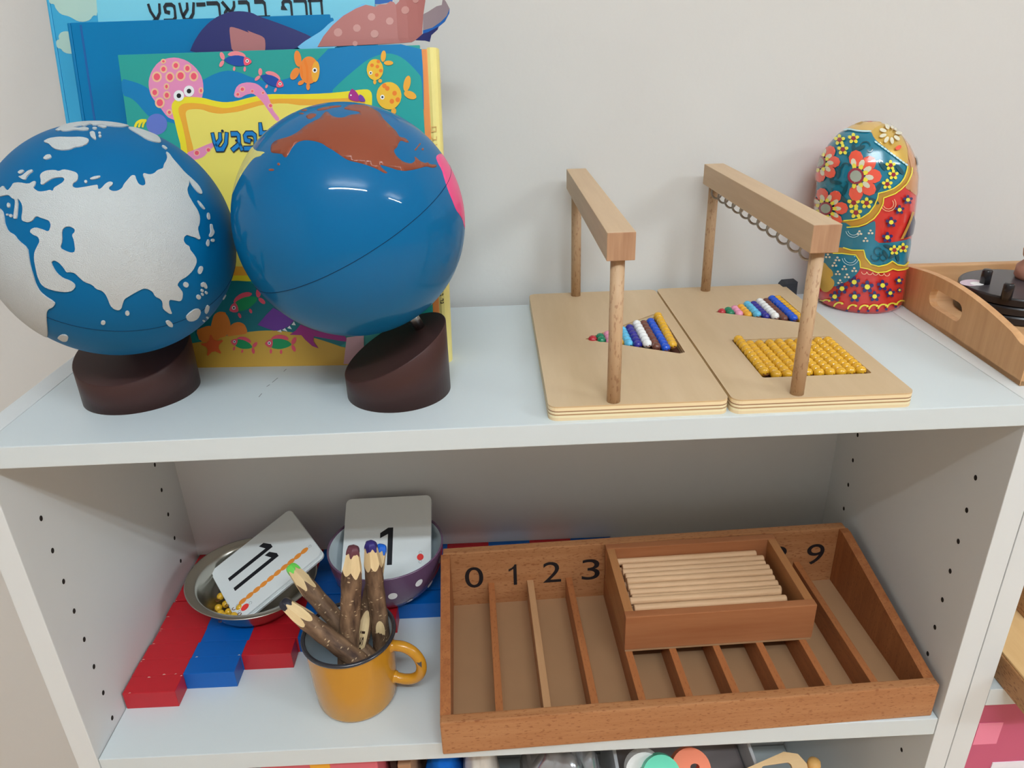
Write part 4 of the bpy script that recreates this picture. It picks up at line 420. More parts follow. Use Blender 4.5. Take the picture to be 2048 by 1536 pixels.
  ('painted_flower',0,[('coral2',[(-20854,15500),(-20671,15385),(-20705,15035),(-19100,14771),(-19878,14439),(-20684,14353),(-20657,14612),(-20638,15016),(-20635,15373)]),('coral2',[(-16930,15287),(-16264,15022),(-16180,14680),(-16616,14421),(-17475,14350),(-18657,14482),(-19953,14736),(-19526,15098),(-18094,15332)]),('coral2',[(-14882,14233),(-14996,13913),(-15501,13706),(-16226,13699),(-16887,13895),(-17088,14217),(-16801,14498),(-16052,14614),(-15296,14507)]),('coral2',[(-15309,12972),(-15791,12795),(-16502,12840),(-17170,13085),(-17385,13430),(-16955,13717),(-16193,13796),(-15525,13626),(-15206,13298)]),('coral2',[(-17740,12167),(-19026,12140),(-20290,12337),(-20381,12740),(-19090,13164),(-17803,13312),(-16980,13146),(-16647,12791),(-16939,12407)]),('cream',[(-20653,14936),(-20663,14869),(-20688,14653),(-20699,14414),(-20688,14293),(-20679,14360),(-20656,14577),(-20657,14815)]),('cream',[(-19281,14969),(-18490,14894),(-18194,14694),(-18359,14501),(-18946,14418),(-20073,14455),(-20699,14631),(-20699,14820)]),('cream',[(-16639,14690),(-16505,14544),(-16700,14373),(-17128,14274),(-17580,14301),(-17780,14443),(-17558,14620),(-17062,14724)]),('cream',[(-15766,14059),(-15904,13925),(-16325,13851),(-16815,13879),(-17083,13994),(-16909,14136),(-16440,14214),(-15974,14180)]),('cream',[(-15999,13363),(-16274,13293),(-16737,13346),(-17149,13489),(-17214,13645),(-16871,13723),(-16387,13669),(-16043,13518)]),('cream',[(-17065,12850),(-17469,12859),(-17923,13010),(-18119,13223),(-17902,13374),(-17439,13369),(-17039,13210),(-16902,12994)]),('lemon',[(-20671,14583),(-20683,14535),(-20692,14377),(-20606,14210),(-20470,14133),(-20465,14181),(-20681,14316),(-20670,14493)]),('lemon',[(-18665,14668),(-18228,14596),(-18073,14447),(-18251,14310),(-18694,14261),(-19251,14319),(-19568,14456),(-19255,14608)]),('lemon',[(-16829,14370),(-16764,14258),(-17011,14140),(-17425,14085),(-17755,14128),(-17795,14245),(-17554,14363),(-17141,14416)]),('lemon',[(-16435,13806),(-16607,13716),(-16985,13694),(-17374,13751),(-17531,13857),(-17329,13952),(-16910,13977),(-16553,13915)]),('lemon',[(-17029,13282),(-17330,13255),(-17729,13333),(-17990,13470),(-17903,13592),(-17548,13623),(-17157,13544),(-16960,13400)]),('lemon',[(-18709,12982),(-19304,12998),(-19805,13115),(-19561,13305),(-18931,13427),(-18438,13395),(-18224,13247),(-18327,13077)]),('wine',[(-17192,14037),(-17181,13791),(-17448,13565),(-18011,13393),(-19002,13280),(-20465,13223),(-20446,13428),(-20442,13685),(-20440,13944),(-20454,14153),(-20690,14248),(-19742,14347),(-18327,14372),(-17536,14250)]),('sage',[(-17643,13992),(-17622,13820),(-17836,13657),(-18297,13528),(-19047,13445),(-20477,13363),(-20457,13508),(-20460,13688),(-20453,13871),(-20464,14018),(-20462,14102),(-19342,14217),(-18436,14229),(-17899,14141)])]),
  ('painted_flower',0,[('lemon',[(-18043,16299),(-17356,16263),(-16871,16132),(-16844,16009),(-17246,15988),(-17885,16079),(-18308,16215)]),('lemon',[(-15781,16077),(-15652,15955),(-15889,15870),(-16307,15887),(-16661,15989),(-16614,16106),(-16198,16146)]),('lemon',[(-15452,15571),(-15728,15544),(-16148,15627),(-16403,15759),(-16270,15841),(-15833,15811),(-15481,15690)]),('lemon',[(-16769,15496),(-17158,15596),(-17288,15731),(-16980,15802),(-16547,15751),(-16306,15619),(-16406,15506)]),('lemon',[(-18923,15908),(-18788,16009),(-17971,16035),(-17312,15955),(-17136,15842),(-17501,15782),(-18238,15814)]),('wine',[(-16205,15912),(-16128,15779),(-16390,15708),(-16864,15739),(-17353,15850),(-17507,15981),(-17199,16056),(-16632,16028)])]),
  ('painted_flower',0,[('lemon',[(-14853,16544),(-14413,16493),(-14103,16360),(-14166,16241),(-14460,16232),(-14795,16339),(-15016,16476)]),('lemon',[(-13319,16279),(-13296,16156),(-13534,16079),(-13858,16106),(-14055,16215),(-13942,16327),(-13606,16356)]),('lemon',[(-13336,15775),(-13580,15756),(-13881,15848),(-14009,15984),(-13858,16060),(-13530,16020),(-13309,15892)]),('lemon',[(-14424,15738),(-14652,15847),(-14659,15982),(-14411,16042),(-14113,15981),(-14009,15844),(-14148,15737)]),('lemon',[(-15432,16213),(-15306,16303),(-14880,16299),(-14525,16201),(-14490,16085),(-14774,16038),(-15180,16095)]),('wine',[(-13768,16128),(-13786,15996),(-14024,15934),(-14362,15977),(-14625,16100),(-14649,16232),(-14381,16296),(-14010,16252)])]),
  ('painted_flower',0,[('lemon',[(-15635,15648),(-15289,15599),(-15064,15460),(-15112,15336),(-15371,15322),(-15657,15429),(-15802,15572)]),('lemon',[(-14372,15390),(-14346,15263),(-14555,15179),(-14845,15201),(-15002,15314),(-14912,15430),(-14632,15463)]),('lemon',[(-14382,14864),(-14611,14839),(-14876,14931),(-14992,15070),(-14846,15153),(-14561,15116),(-14358,14987)]),('lemon',[(-15400,14803),(-15603,14913),(-15580,15057),(-15342,15125),(-15085,15065),(-14996,14924),(-15141,14807)]),('lemon',[(-16232,15287),(-16093,15385),(-15725,15386),(-15426,15290),(-15414,15168),(-15673,15115),(-16032,15167)]),('wine',[(-14763,15225),(-14782,15088),(-15003,15018),(-15307,15057),(-15535,15182),(-15531,15320),(-15283,15392),(-14965,15352)])]),
  ('painted_flower',0,[('lemon',[(-8885,14535),(-8729,14470),(-8732,14334),(-8880,14228),(-9061,14233),(-9142,14343),(-9067,14478)]),('lemon',[(-8310,14226),(-8372,14109),(-8579,14046),(-8778,14087),(-8823,14199),(-8668,14298),(-8433,14309)]),('lemon',[(-8609,13744),(-8798,13739),(-8948,13842),(-8952,13978),(-8804,14043),(-8611,13989),(-8526,13856)]),('lemon',[(-9379,13763),(-9442,13877),(-9347,14006),(-9163,14052),(-9019,13979),(-9039,13844),(-9197,13748)]),('lemon',[(-9588,14256),(-9437,14332),(-9229,14311),(-9119,14207),(-9179,14096),(-9375,14065),(-9559,14137)]),('wine',[(-8702,14103),(-8796,13979),(-8987,13930),(-9175,13988),(-9248,14116),(-9156,14240),(-8955,14287),(-8771,14232)])]),
  ('painted_flower',0,[('lemon',[(-8620,13801),(-8462,13733),(-8434,13590),(-8558,13480),(-8738,13486),(-8836,13602),(-8793,13744)]),('lemon',[(-7991,13473),(-8046,13354),(-8254,13293),(-8458,13336),(-8505,13451),(-8361,13551),(-8129,13561)]),('lemon',[(-8298,12991),(-8486,12987),(-8633,13092),(-8634,13228),(-8484,13293),(-8293,13236),(-8208,13101)]),('lemon',[(-9054,13015),(-9117,13131),(-9023,13260),(-8834,13303),(-8698,13230),(-8720,13094),(-8880,12999)]),('lemon',[(-9264,13514),(-9123,13593),(-8914,13568),(-8795,13460),(-8854,13349),(-9049,13319),(-9229,13393)]),('wine',[(-8384,13353),(-8471,13227),(-8669,13181),(-8853,13240),(-8920,13369),(-8835,13494),(-8641,13542),(-8455,13483)])]),
  ('painted_flower',0,[('lemon',[(-9383,13070),(-9229,13000),(-9196,12850),(-9304,12731),(-9477,12735),(-9579,12857),(-9535,13005)]),('lemon',[(-8779,12734),(-8811,12604),(-8991,12534),(-9188,12577),(-9249,12701),(-9128,12811),(-8912,12824)]),('lemon',[(-8977,12203),(-9155,12195),(-9314,12307),(-9334,12455),(-9202,12528),(-9016,12471),(-8914,12326)]),('lemon',[(-9715,12217),(-9791,12341),(-9717,12484),(-9543,12535),(-9400,12456),(-9402,12309),(-9541,12202)]),('lemon',[(-9978,12756),(-9849,12842),(-9650,12820),(-9527,12706),(-9569,12584),(-9749,12548),(-9932,12625)]),('wine',[(-9121,12596),(-9188,12459),(-9363,12404),(-9550,12465),(-9636,12605),(-9569,12742),(-9389,12796),(-9206,12736)])]),
  ('painted_flower',0,[('lemon',[(-12806,11437),(-12627,11365),(-12570,11180),(-12680,11020),(-12872,11007),(-13003,11150),(-12973,11341)]),('lemon',[(-12105,11077),(-12138,10913),(-12334,10810),(-12546,10844),(-12617,10988),(-12487,11138),(-12261,11176)]),('lemon',[(-12314,10406),(-12512,10377),(-12691,10499),(-12716,10679),(-12566,10783),(-12358,10731),(-12247,10561)]),('lemon',[(-13161,10344),(-13252,10490),(-13161,10673),(-12955,10755),(-12791,10674),(-12792,10491),(-12954,10346)]),('lemon',[(-13473,10981),(-13320,11104),(-13079,11097),(-12931,10967),(-12982,10812),(-13198,10748),(-13418,10823)]),('wine',[(-12474,10872),(-12547,10698),(-12749,10613),(-12962,10668),(-13062,10831),(-12985,11008),(-12780,11094),(-12570,11036)])]),
  ('painted_flower',0,[('lemon',[(-11453,11437),(-11291,11365),(-11239,11192),(-11335,11045),(-11508,11040),(-11627,11176),(-11602,11353)]),('lemon',[(-10808,11079),(-10835,10928),(-11016,10838),(-11212,10875),(-11277,11013),(-11162,11148),(-10954,11177)]),('lemon',[(-10992,10461),(-11173,10441),(-11338,10560),(-11362,10728),(-11229,10820),(-11037,10765),(-10932,10604)]),('lemon',[(-11758,10431),(-11841,10571),(-11761,10738),(-11578,10808),(-11431,10727),(-11429,10557),(-11574,10426)]),('lemon',[(-12040,11035),(-11910,11143),(-11697,11129),(-11561,11004),(-11604,10861),(-11794,10810),(-11989,10886)]),('wine',[(-11144,10900),(-11210,10741),(-11392,10668),(-11585,10727),(-11675,10882),(-11609,11044),(-11428,11117),(-11235,11057)])]),
  ('painted_flower',0,[('lemon',[(-12500,10540),(-12327,10469),(-12273,10286),(-12378,10130),(-12566,10116),(-12690,10259),(-12662,10447)]),('lemon',[(-11818,10183),(-11849,10021),(-12040,9921),(-12249,9953),(-12316,10098),(-12192,10243),(-11970,10282)]),('lemon',[(-12020,9522),(-12213,9495),(-12388,9615),(-12411,9794),(-12267,9895),(-12064,9843),(-11954,9677)]),('lemon',[(-12844,9464),(-12934,9607),(-12842,9789),(-12643,9869),(-12484,9789),(-12485,9609),(-12644,9465)]),('lemon',[(-13147,10091),(-13002,10211),(-12768,10205),(-12621,10077),(-12670,9925),(-12879,9863),(-13092,9936)]),('wine',[(-12176,9984),(-12247,9812),(-12445,9727),(-12653,9782),(-12748,9943),(-12674,10118),(-12476,10202),(-12272,10144)])]),
  ('painted_flower',0,[('lemon',[(-7841,6965),(-7636,6878),(-7560,6709),(-7664,6586),(-7877,6602),(-8022,6741),(-8010,6904)]),('lemon',[(-6990,6548),(-7014,6411),(-7242,6351),(-7497,6412),(-7589,6549),(-7457,6659),(-7198,6661)]),('lemon',[(-7177,5996),(-7417,6004),(-7632,6136),(-7673,6295),(-7520,6365),(-7264,6286),(-7114,6123)]),('lemon',[(-8117,6066),(-8220,6204),(-8146,6351),(-7939,6394),(-7754,6301),(-7737,6143),(-7899,6039)]),('lemon',[(-8469,6651),(-8340,6740),(-8097,6704),(-7929,6572),(-7971,6446),(-8188,6420),(-8406,6510)]),('wine',[(-7420,6429),(-7489,6288),(-7706,6243),(-7936,6319),(-8057,6474),(-7995,6617),(-7780,6662),(-7543,6584)])]),
  ('painted_flower',0,[('lemon',[(-6515,7061),(-6251,6960),(-6142,6784),(-6282,6669),(-6552,6699),(-6746,6850),(-6729,7011)]),('lemon',[(-5285,6561),(-5317,6426),(-5671,6393),(-6052,6482),(-6176,6625),(-5997,6725),(-5616,6700)]),('lemon',[(-5566,6029),(-5912,6061),(-6210,6212),(-6274,6376),(-6064,6431),(-5702,6329),(-5463,6147)]),('lemon',[(-6843,6179),(-6976,6323),(-6879,6464),(-6629,6496),(-6384,6388),(-6364,6230),(-6570,6137)]),('lemon',[(-7293,6787),(-7133,6867),(-6837,6817),(-6621,6674),(-6670,6550),(-6940,6538),(-7210,6642)]),('wine',[(-5936,6489),(-6022,6352),(-6316,6326),(-6622,6420),(-6775,6583),(-6699,6721),(-6438,6755),(-6111,6657)])]),
  ('painted_flower',0,[('navy2',[(-6662,11515),(-6446,11433),(-6382,11283),(-6504,11176),(-6729,11195),(-6882,11324),(-6850,11466)]),('navy2',[(-5710,11116),(-5740,10994),(-6025,10952),(-6325,11017),(-6422,11141),(-6272,11236),(-5955,11225)]),('navy2',[(-5962,10633),(-6234,10648),(-6472,10773),(-6524,10918),(-6343,10973),(-6060,10895),(-5876,10742)]),('navy2',[(-7008,10727),(-7113,10852),(-7024,10980),(-6804,11013),(-6607,10924),(-6597,10784),(-6780,10697)]),('navy2',[(-7367,11259),(-7225,11333),(-6974,11295),(-6800,11174),(-6846,11062),(-7077,11045),(-7307,11132)]),('lemon',[(-6228,11027),(-6308,10903),(-6559,10872),(-6811,10947),(-6937,11089),(-6857,11212),(-6636,11249),(-6364,11170)])]),
  ('painted_flower',0,[('navy2',[(-7746,10701),(-7568,10625),(-7504,10474),(-7602,10362),(-7791,10374),(-7917,10499),(-7900,10645)]),('navy2',[(-6992,10333),(-7015,10210),(-7231,10155),(-7453,10207),(-7538,10330),(-7414,10430),(-7175,10433)]),('navy2',[(-7184,9837),(-7389,9840),(-7587,9958),(-7617,10101),(-7472,10163),(-7247,10095),(-7116,9949)]),('navy2',[(-8028,9894),(-8115,10016),(-8040,10147),(-7853,10187),(-7693,10106),(-7684,9965),(-7834,9870)]),('navy2',[(-8330,10418),(-8209,10498),(-7991,10467),(-7845,10349),(-7884,10236),(-8075,10209),(-8279,10292)]),('lemon',[(-7384,10222),(-7448,10094),(-7645,10052),(-7861,10122),(-7958,10259),(-7893,10387),(-7705,10430),(-7489,10361)])]),
  ('painted_flower',0,[('navy2',[(-8652,9666),(-8469,9583),(-8406,9413),(-8504,9281),(-8695,9289),(-8829,9429),(-8809,9597)]),('navy2',[(-7902,9269),(-7925,9126),(-8135,9057),(-8366,9111),(-8443,9247),(-8319,9366),(-8076,9375)]),('navy2',[(-8094,8694),(-8300,8691),(-8492,8820),(-8526,8983),(-8380,9059),(-8157,8988),(-8031,8827)]),('navy2',[(-8943,8731),(-9034,8869),(-8959,9023),(-8765,9074),(-8601,8985),(-8591,8823),(-8746,8711)]),('navy2',[(-9255,9324),(-9129,9419),(-8903,9389),(-8755,9260),(-8796,9129),(-8994,9093),(-9202,9181)]),('lemon',[(-8288,9129),(-8357,8981),(-8559,8928),(-8769,8998),(-8870,9152),(-8807,9302),(-8613,9357),(-8397,9285)])]),
  ('painted_flower',0,[('navy2',[(-8921,8277),(-8742,8195),(-8668,8018),(-8770,7885),(-8959,7891),(-9093,8032),(-9076,8205)]),('navy2',[(-8170,7876),(-8189,7729),(-8398,7657),(-8625,7710),(-8702,7848),(-8579,7971),(-8345,7984)]),('navy2',[(-8348,7284),(-8552,7279),(-8747,7410),(-8785,7578),(-8641,7657),(-8414,7585),(-8288,7421)]),('navy2',[(-9199,7316),(-9290,7456),(-9216,7614),(-9022,7669),(-8855,7578),(-8848,7414),(-8997,7295)]),('navy2',[(-9520,7921),(-9389,8018),(-9165,7990),(-9014,7859),(-9053,7724),(-9251,7685),(-9463,7774)]),('lemon',[(-8546,7728),(-8612,7576),(-8813,7520),(-9027,7591),(-9128,7748),(-9067,7901),(-8874,7960),(-8661,7889)])]),
  ('painted_flower',0,[('navy2',[(-13737,3035),(-13534,2976),(-13473,2787),(-13598,2610),(-13815,2579),(-13969,2714),(-13931,2919)]),('navy2',[(-12953,2715),(-12988,2544),(-13207,2420),(-13447,2437),(-13525,2583),(-13378,2750),(-13127,2807)]),('navy2',[(-13188,2000),(-13405,1956),(-13609,2066),(-13639,2250),(-13470,2372),(-13234,2336),(-13112,2169)]),('navy2',[(-14146,1860),(-14257,2001),(-14149,2202),(-13907,2310),(-13723,2239),(-13721,2050),(-13911,1880)]),('navy2',[(-14517,2489),(-14336,2634),(-14056,2652),(-13881,2532),(-13938,2366),(-14187,2279),(-14449,2331)]),('lemon',[(-13363,2475),(-13446,2286),(-13676,2179),(-13920,2216),(-14035,2376),(-13946,2568),(-13710,2678),(-13472,2637)])]),
  ('painted_flower',0,[('navy2',[(-12278,3876),(-12094,3804),(-12036,3614),(-12149,3445),(-12348,3427),(-12484,3571),(-12451,3772)]),('navy2',[(-11549,3516),(-11582,3347),(-11787,3236),(-12011,3264),(-12083,3413),(-11949,3572),(-11713,3617)]),('navy2',[(-11764,2818),(-11971,2784),(-12158,2907),(-12185,3091),(-12030,3202),(-11812,3153),(-11694,2979)]),('navy2',[(-12644,2735),(-12740,2883),(-12644,3075),(-12432,3164),(-12264,3083),(-12262,2897),(-12432,2741)]),('navy2',[(-12968,3381),(-12813,3512),(-12565,3513),(-12409,3383),(-12460,3223),(-12682,3151),(-12910,3220)]),('lemon',[(-11933,3298),(-12009,3115),(-12220,3021),(-12440,3075),(-12542,3241),(-12465,3425),(-12254,3518),(-12034,3467)])]),
  ('painted_flower',0,[('navy2',[(-10737,3556),(-10533,3467),(-10463,3254),(-10584,3080),(-10800,3070),(-10951,3237),(-10923,3454)]),('navy2',[(-9914,3116),(-9946,2933),(-10176,2826),(-10426,2873),(-10509,3039),(-10367,3204),(-10101,3237)]),('navy2',[(-10144,2371),(-10376,2350),(-10584,2494),(-10615,2696),(-10446,2806),(-10205,2739),(-10070,2546)]),('navy2',[(-11107,2336),(-11212,2504),(-11113,2706),(-10887,2791),(-10701,2693),(-10697,2489),(-10878,2331)]),('navy2',[(-11461,3059),(-11301,3192),(-11038,3179),(-10865,3026),(-10918,2855),(-11155,2791),(-11396,2879)]),('lemon',[(-10342,2904),(-10423,2711),(-10652,2623),(-10893,2692),(-11008,2880),(-10927,3076),(-10702,3166),(-10457,3092)])]),
  ('painted_flower',0,[('navy2',[(-8889,3627),(-8689,3537),(-8611,3345),(-8725,3199),(-8940,3207),(-9087,3361),(-9065,3548)]),('navy2',[(-8042,3182),(-8074,3024),(-8308,2947),(-8562,3006),(-8652,3160),(-8510,3291),(-8244,3303)]),('navy2',[(-8269,2546),(-8501,2543),(-8714,2685),(-8746,2864),(-8576,2947),(-8330,2870),(-8195,2692)]),('navy2',[(-9217,2583),(-9317,2734),(-9226,2905),(-9009,2963),(-8830,2867),(-8825,2689),(-8995,2561)]),('navy2',[(-9566,3239),(-9421,3346),(-9168,3315),(-8997,3171),(-9041,3022),(-9268,2983),(-9499,3077)]),('lemon',[(-8474,3026),(-8556,2863),(-8780,2802),(-9019,2881),(-9129,3050),(-9059,3218),(-8842,3281),(-8597,3201)])]),
  ('painted_flower',0,[('navy2',[(-6453,3777),(-6214,3684),(-6117,3528),(-6244,3428),(-6488,3458),(-6658,3593),(-6642,3735)]),('navy2',[(-5367,3321),(-5399,3203),(-5716,3180),(-6037,3260),(-6150,3388),(-5995,3475),(-5651,3446)]),('navy2',[(-5633,2860),(-5930,2890),(-6192,3026),(-6255,3173),(-6060,3218),(-5735,3122),(-5532,2960)]),('navy2',[(-6767,3007),(-6877,3134),(-6794,3258),(-6561,3281),(-6352,3186),(-6332,3045),(-6522,2967)]),('navy2',[(-7158,3545),(-7013,3614),(-6746,3566),(-6554,3438),(-6601,3330),(-6844,3322),(-7087,3417)]),('lemon',[(-5934,3265),(-6018,3147),(-6285,3128),(-6564,3216),(-6694,3360),(-6620,3480),(-6387,3507),(-6097,3416)])]),
  ('painted_flower',0,[('navy2',[(-14666,2042),(-14449,1994),(-14384,1812),(-14513,1636),(-14750,1593),(-14906,1721),(-14868,1921)]),('navy2',[(-13843,1766),(-13882,1596),(-14106,1468),(-14360,1471),(-14442,1610),(-14286,1780),(-14021,1848)]),('navy2',[(-14095,1055),(-14328,999),(-14538,1099),(-14561,1282),(-14384,1407),(-14137,1383),(-14010,1226)]),('navy2',[(-15141,861),(-15242,1001),(-15104,1210),(-14853,1323),(-14648,1267),(-14660,1077),(-14875,898)]),('navy2',[(-15508,1471),(-15315,1620),(-15004,1654),(-14820,1544),(-14884,1378),(-15155,1279),(-15435,1320)]),('lemon',[(-14273,1511),(-14360,1324),(-14603,1209),(-14860,1235),(-14979,1387),(-14884,1578),(-14634,1695),(-14384,1666)])]),
  ('painted_flower',0,[('navy2',[(-12128,2411),(-11940,2342),(-11881,2148),(-11992,1982),(-12194,1962),(-12332,2107),(-12302,2308)]),('navy2',[(-11387,2051),(-11419,1880),(-11626,1770),(-11852,1800),(-11926,1950),(-11793,2106),(-11553,2153)]),('navy2',[(-11602,1348),(-11810,1315),(-11999,1438),(-12027,1624),(-11872,1734),(-11652,1686),(-11532,1513)]),('navy2',[(-12487,1264),(-12584,1412),(-12488,1607),(-12277,1696),(-12105,1618),(-12104,1427),(-12273,1271)]),('navy2',[(-12818,1914),(-12662,2048),(-12414,2047),(-12255,1917),(-12306,1755),(-12528,1684),(-12755,1754)]),('lemon',[(-11775,1832),(-11850,1649),(-12061,1555),(-12285,1605),(-12389,1773),(-12312,1959),(-12099,2055),(-11878,1999)])]),
  ('painted_flower',0,[('navy2',[(-9768,2522),(-9587,2441),(-9524,2257),(-9633,2111),(-9828,2112),(-9962,2258),(-9934,2439)]),('navy2',[(-9028,2123),(-9055,1965),(-9266,1882),(-9492,1930),(-9567,2076),(-9437,2210),(-9198,2232)]),('navy2',[(-9238,1490),(-9442,1477),(-9633,1609),(-9663,1785),(-9512,1874),(-9290,1807),(-9170,1637)]),('navy2',[(-10095,1489),(-10188,1636),(-10101,1806),(-9901,1872),(-9735,1783),(-9732,1607),(-9895,1479)]),('navy2',[(-10411,2122),(-10271,2230),(-10038,2210),(-9886,2076),(-9932,1930),(-10141,1883),(-10354,1968)]),('lemon',[(-9417,1954),(-9487,1789),(-9692,1721),(-9910,1791),(-10009,1952),(-9941,2120),(-9737,2187),(-9519,2118)])]),
  ('painted_flower',0,[('navy2',[(-7697,2691),(-7501,2605),(-7430,2442),(-7548,2327),(-7753,2343),(-7896,2480),(-7871,2634)]),('navy2',[(-6868,2277),(-6898,2146),(-7139,2096),(-7394,2159),(-7473,2290),(-7336,2394),(-7065,2388)]),('navy2',[(-7105,1757),(-7337,1767),(-7540,1896),(-7575,2050),(-7410,2111),(-7164,2033),(-7028,1875)]),('navy2',[(-8026,1836),(-8126,1969),(-8040,2108),(-7831,2147),(-7656,2056),(-7645,1904),(-7818,1808)]),('navy2',[(-8348,2398),(-8216,2483),(-7972,2445),(-7815,2318),(-7861,2197),(-8080,2175),(-8296,2265)]),('lemon',[(-7307,2171),(-7382,2037),(-7610,2000),(-7838,2076),(-7947,2225),(-7873,2360),(-7663,2402),(-7426,2324)])]),
  ('painted_flower',0,[('navy2',[(-6100,2612),(-5934,2548),(-5873,2447),(-5972,2388),(-6144,2412),(-6252,2499),(-6235,2588)]),('navy2',[(-5392,2312),(-5417,2237),(-5630,2226),(-5846,2280),(-5917,2363),(-5792,2413),(-5572,2393)]),('navy2',[(-5594,2024),(-5794,2047),(-5962,2135),(-5993,2227),(-5861,2254),(-5650,2191),(-5528,2088)]),('navy2',[(-6359,2131),(-6434,2214),(-6370,2291),(-6206,2301),(-6058,2236),(-6055,2148),(-6186,2101)]),('navy2',[(-6616,2480),(-6515,2522),(-6325,2486),(-6188,2399),(-6226,2332),(-6399,2332),(-6573,2398)]),('lemon',[(-5766,2280),(-5837,2208),(-6024,2201),(-6212,2261),(-6297,2354),(-6238,2428),(-6063,2439),(-5875,2379)])]),
  ('painted_dots',0,[('cream',[(-14277,5461),(-14337,5367),(-14488,5323),(-14611,5363),(-14615,5458),(-14495,5535),(-14347,5535)]),('cream',[(-14492,5167),(-14552,5073),(-14704,5028),(-14835,5066),(-14838,5161),(-14718,5239),(-14562,5242)]),('cream',[(-14049,5230),(-14109,5136),(-14248,5096),(-14370,5137),(-14375,5231),(-14261,5306),(-14114,5307)])]),
  ('painted_dots',0,[('cream',[(-14672,4854),(-14732,4759),(-14892,4712),(-15024,4750),(-15027,4845),(-14899,4926),(-14742,4929)]),('cream',[(-14903,4552),(-14971,4454),(-15132,4406),(-15264,4444),(-15268,4540),(-15139,4621),(-14974,4627)]),('cream',[(-14428,4627),(-14489,4532),(-14641,4487),(-14773,4525),(-14770,4622),(-14649,4701),(-14500,4702)])]),
  ('painted_dots',0,[('cream',[(-13364,4708),(-13423,4613),(-13556,4576),(-13669,4621),(-13674,4715),(-13567,4788),(-13430,4785)]),('cream',[(-13557,4420),(-13616,4325),(-13755,4285),(-13868,4330),(-13874,4425),(-13766,4498),(-13623,4497)]),('cream',[(-13146,4470),(-13199,4379),(-13333,4341),(-13446,4386),(-13451,4480),(-13345,4553),(-13212,4547)])]),
  ('painted_dots',0,[('cream',[(-12179,4650),(-12230,4558),(-12356,4526),(-12462,4576),(-12469,4670),(-12369,4740),(-12242,4729)]),('cream',[(-12356,4371),(-12408,4280),(-12534,4247),(-12643,4294),(-12647,4391),(-12549,4459),(-12419,4450)]),('cream',[(-11967,4404),(-12017,4315),(-12143,4282),(-12249,4332),(-12255,4429),(-12157,4496),(-12029,4485)])]),
  ('painted_dots',0,[('cream',[(-14165,4085),(-14232,3987),(-14378,3943),(-14504,3984),(-14502,4081),(-14388,4158),(-14238,4160)]),('cream',[(-14386,3783),(-14447,3688),(-14600,3641),(-14727,3681),(-14732,3777),(-14610,3857),(-14452,3861)]),('cream',[(-13936,3851),(-13996,3756),(-14142,3712),(-14262,3754),(-14267,3850),(-14147,3929),(-14003,3929)])]),
  ('painted_dots',0,[('cream',[(-12995,3944),(-13049,3852),(-13183,3814),(-13293,3861),(-13299,3956),(-13196,4027),(-13058,4024)]),('cream',[(-13187,3655),(-13241,3562),(-13376,3523),(-13491,3568),(-13497,3663),(-13390,3737),(-13250,3734)]),('cream',[(-12776,3705),(-12829,3612),(-12963,3573),(-13074,3621),(-13077,3718),(-12974,3790),(-12840,3784)])]),
  ('painted_dots',0,[('cream',[(-13828,3242),(-13888,3146),(-14030,3104),(-14151,3146),(-14157,3242),(-14042,3319),(-13896,3319)]),('cream',[(-14035,2943),(-14095,2846),(-14244,2802),(-14365,2844),(-14371,2940),(-14256,3018),(-14104,3021)]),('cream',[(-13593,3008),(-13653,2912),(-13794,2870),(-13916,2912),(-13917,3010),(-13808,3086),(-13662,3086)])]),
  ('painted_dots',0,[('cream',[(-11836,8270),(-11882,8185),(-11999,8158),(-12097,8207),(-12103,8298),(-12013,8359),(-11894,8347)]),('cream',[(-11999,8008),(-12046,7923),(-12164,7894),(-12264,7943),(-12269,8034),(-12177,8098),(-12057,8086)]),('cream',[(-11638,8029),(-11684,7946),(-11800,7919),(-11899,7969),(-11906,8060),(-11815,8121),(-11696,8109)])]),
  ('painted_dots',0,[('cream',[(-10663,8389),(-10707,8306),(-10822,8282),(-10921,8335),(-10929,8425),(-10841,8484),(-10722,8468)]),('cream',[(-10818,8133),(-10863,8050),(-10980,8028),(-11078,8079),(-11086,8170),(-10997,8229),(-10879,8214)]),('cream',[(-10458,8143),(-10502,8061),(-10619,8038),(-10719,8092),(-10727,8182),(-10637,8239),(-10517,8222)])]),
  ('painted_dots',0,[('cream',[(-11129,7643),(-11174,7558),(-11291,7533),(-11391,7584),(-11398,7675),(-11308,7737),(-11189,7723)]),('cream',[(-11289,7383),(-11336,7299),(-11453,7272),(-11553,7323),(-11560,7415),(-11469,7477),(-11349,7462)]),('cream',[(-10925,7398),(-10970,7313),(-11089,7290),(-11189,7341),(-11196,7432),(-11105,7492),(-10985,7478)])]),
  ('painted_dots',0,[('cream',[(-15665,5535),(-15744,5435),(-15930,5382),(-16077,5416),(-16079,5511),(-15931,5596),(-15751,5606)]),('cream',[(-15935,5224),(-16024,5122),(-16211,5067),(-16378,5096),(-16380,5192),(-16222,5280),(-16021,5295)]),('cream',[(-15396,5316),(-15466,5219),(-15643,5167),(-15791,5201),(-15793,5296),(-15646,5382),(-15474,5389)])]),
  ('painted_border',1,[('navy2',[(-20329,50),(-20323,50),(-20316,50),(-20321,50),(-20312,50),(-20319,50),(-20325,50),(-20335,50)]),('lemon',[(-20329,50),(-16997,494),(-16171,874),(-15358,967),(-15238,797),(-15763,649),(-15617,797),(-16182,715),(-16686,447),(-20340,50)])]),
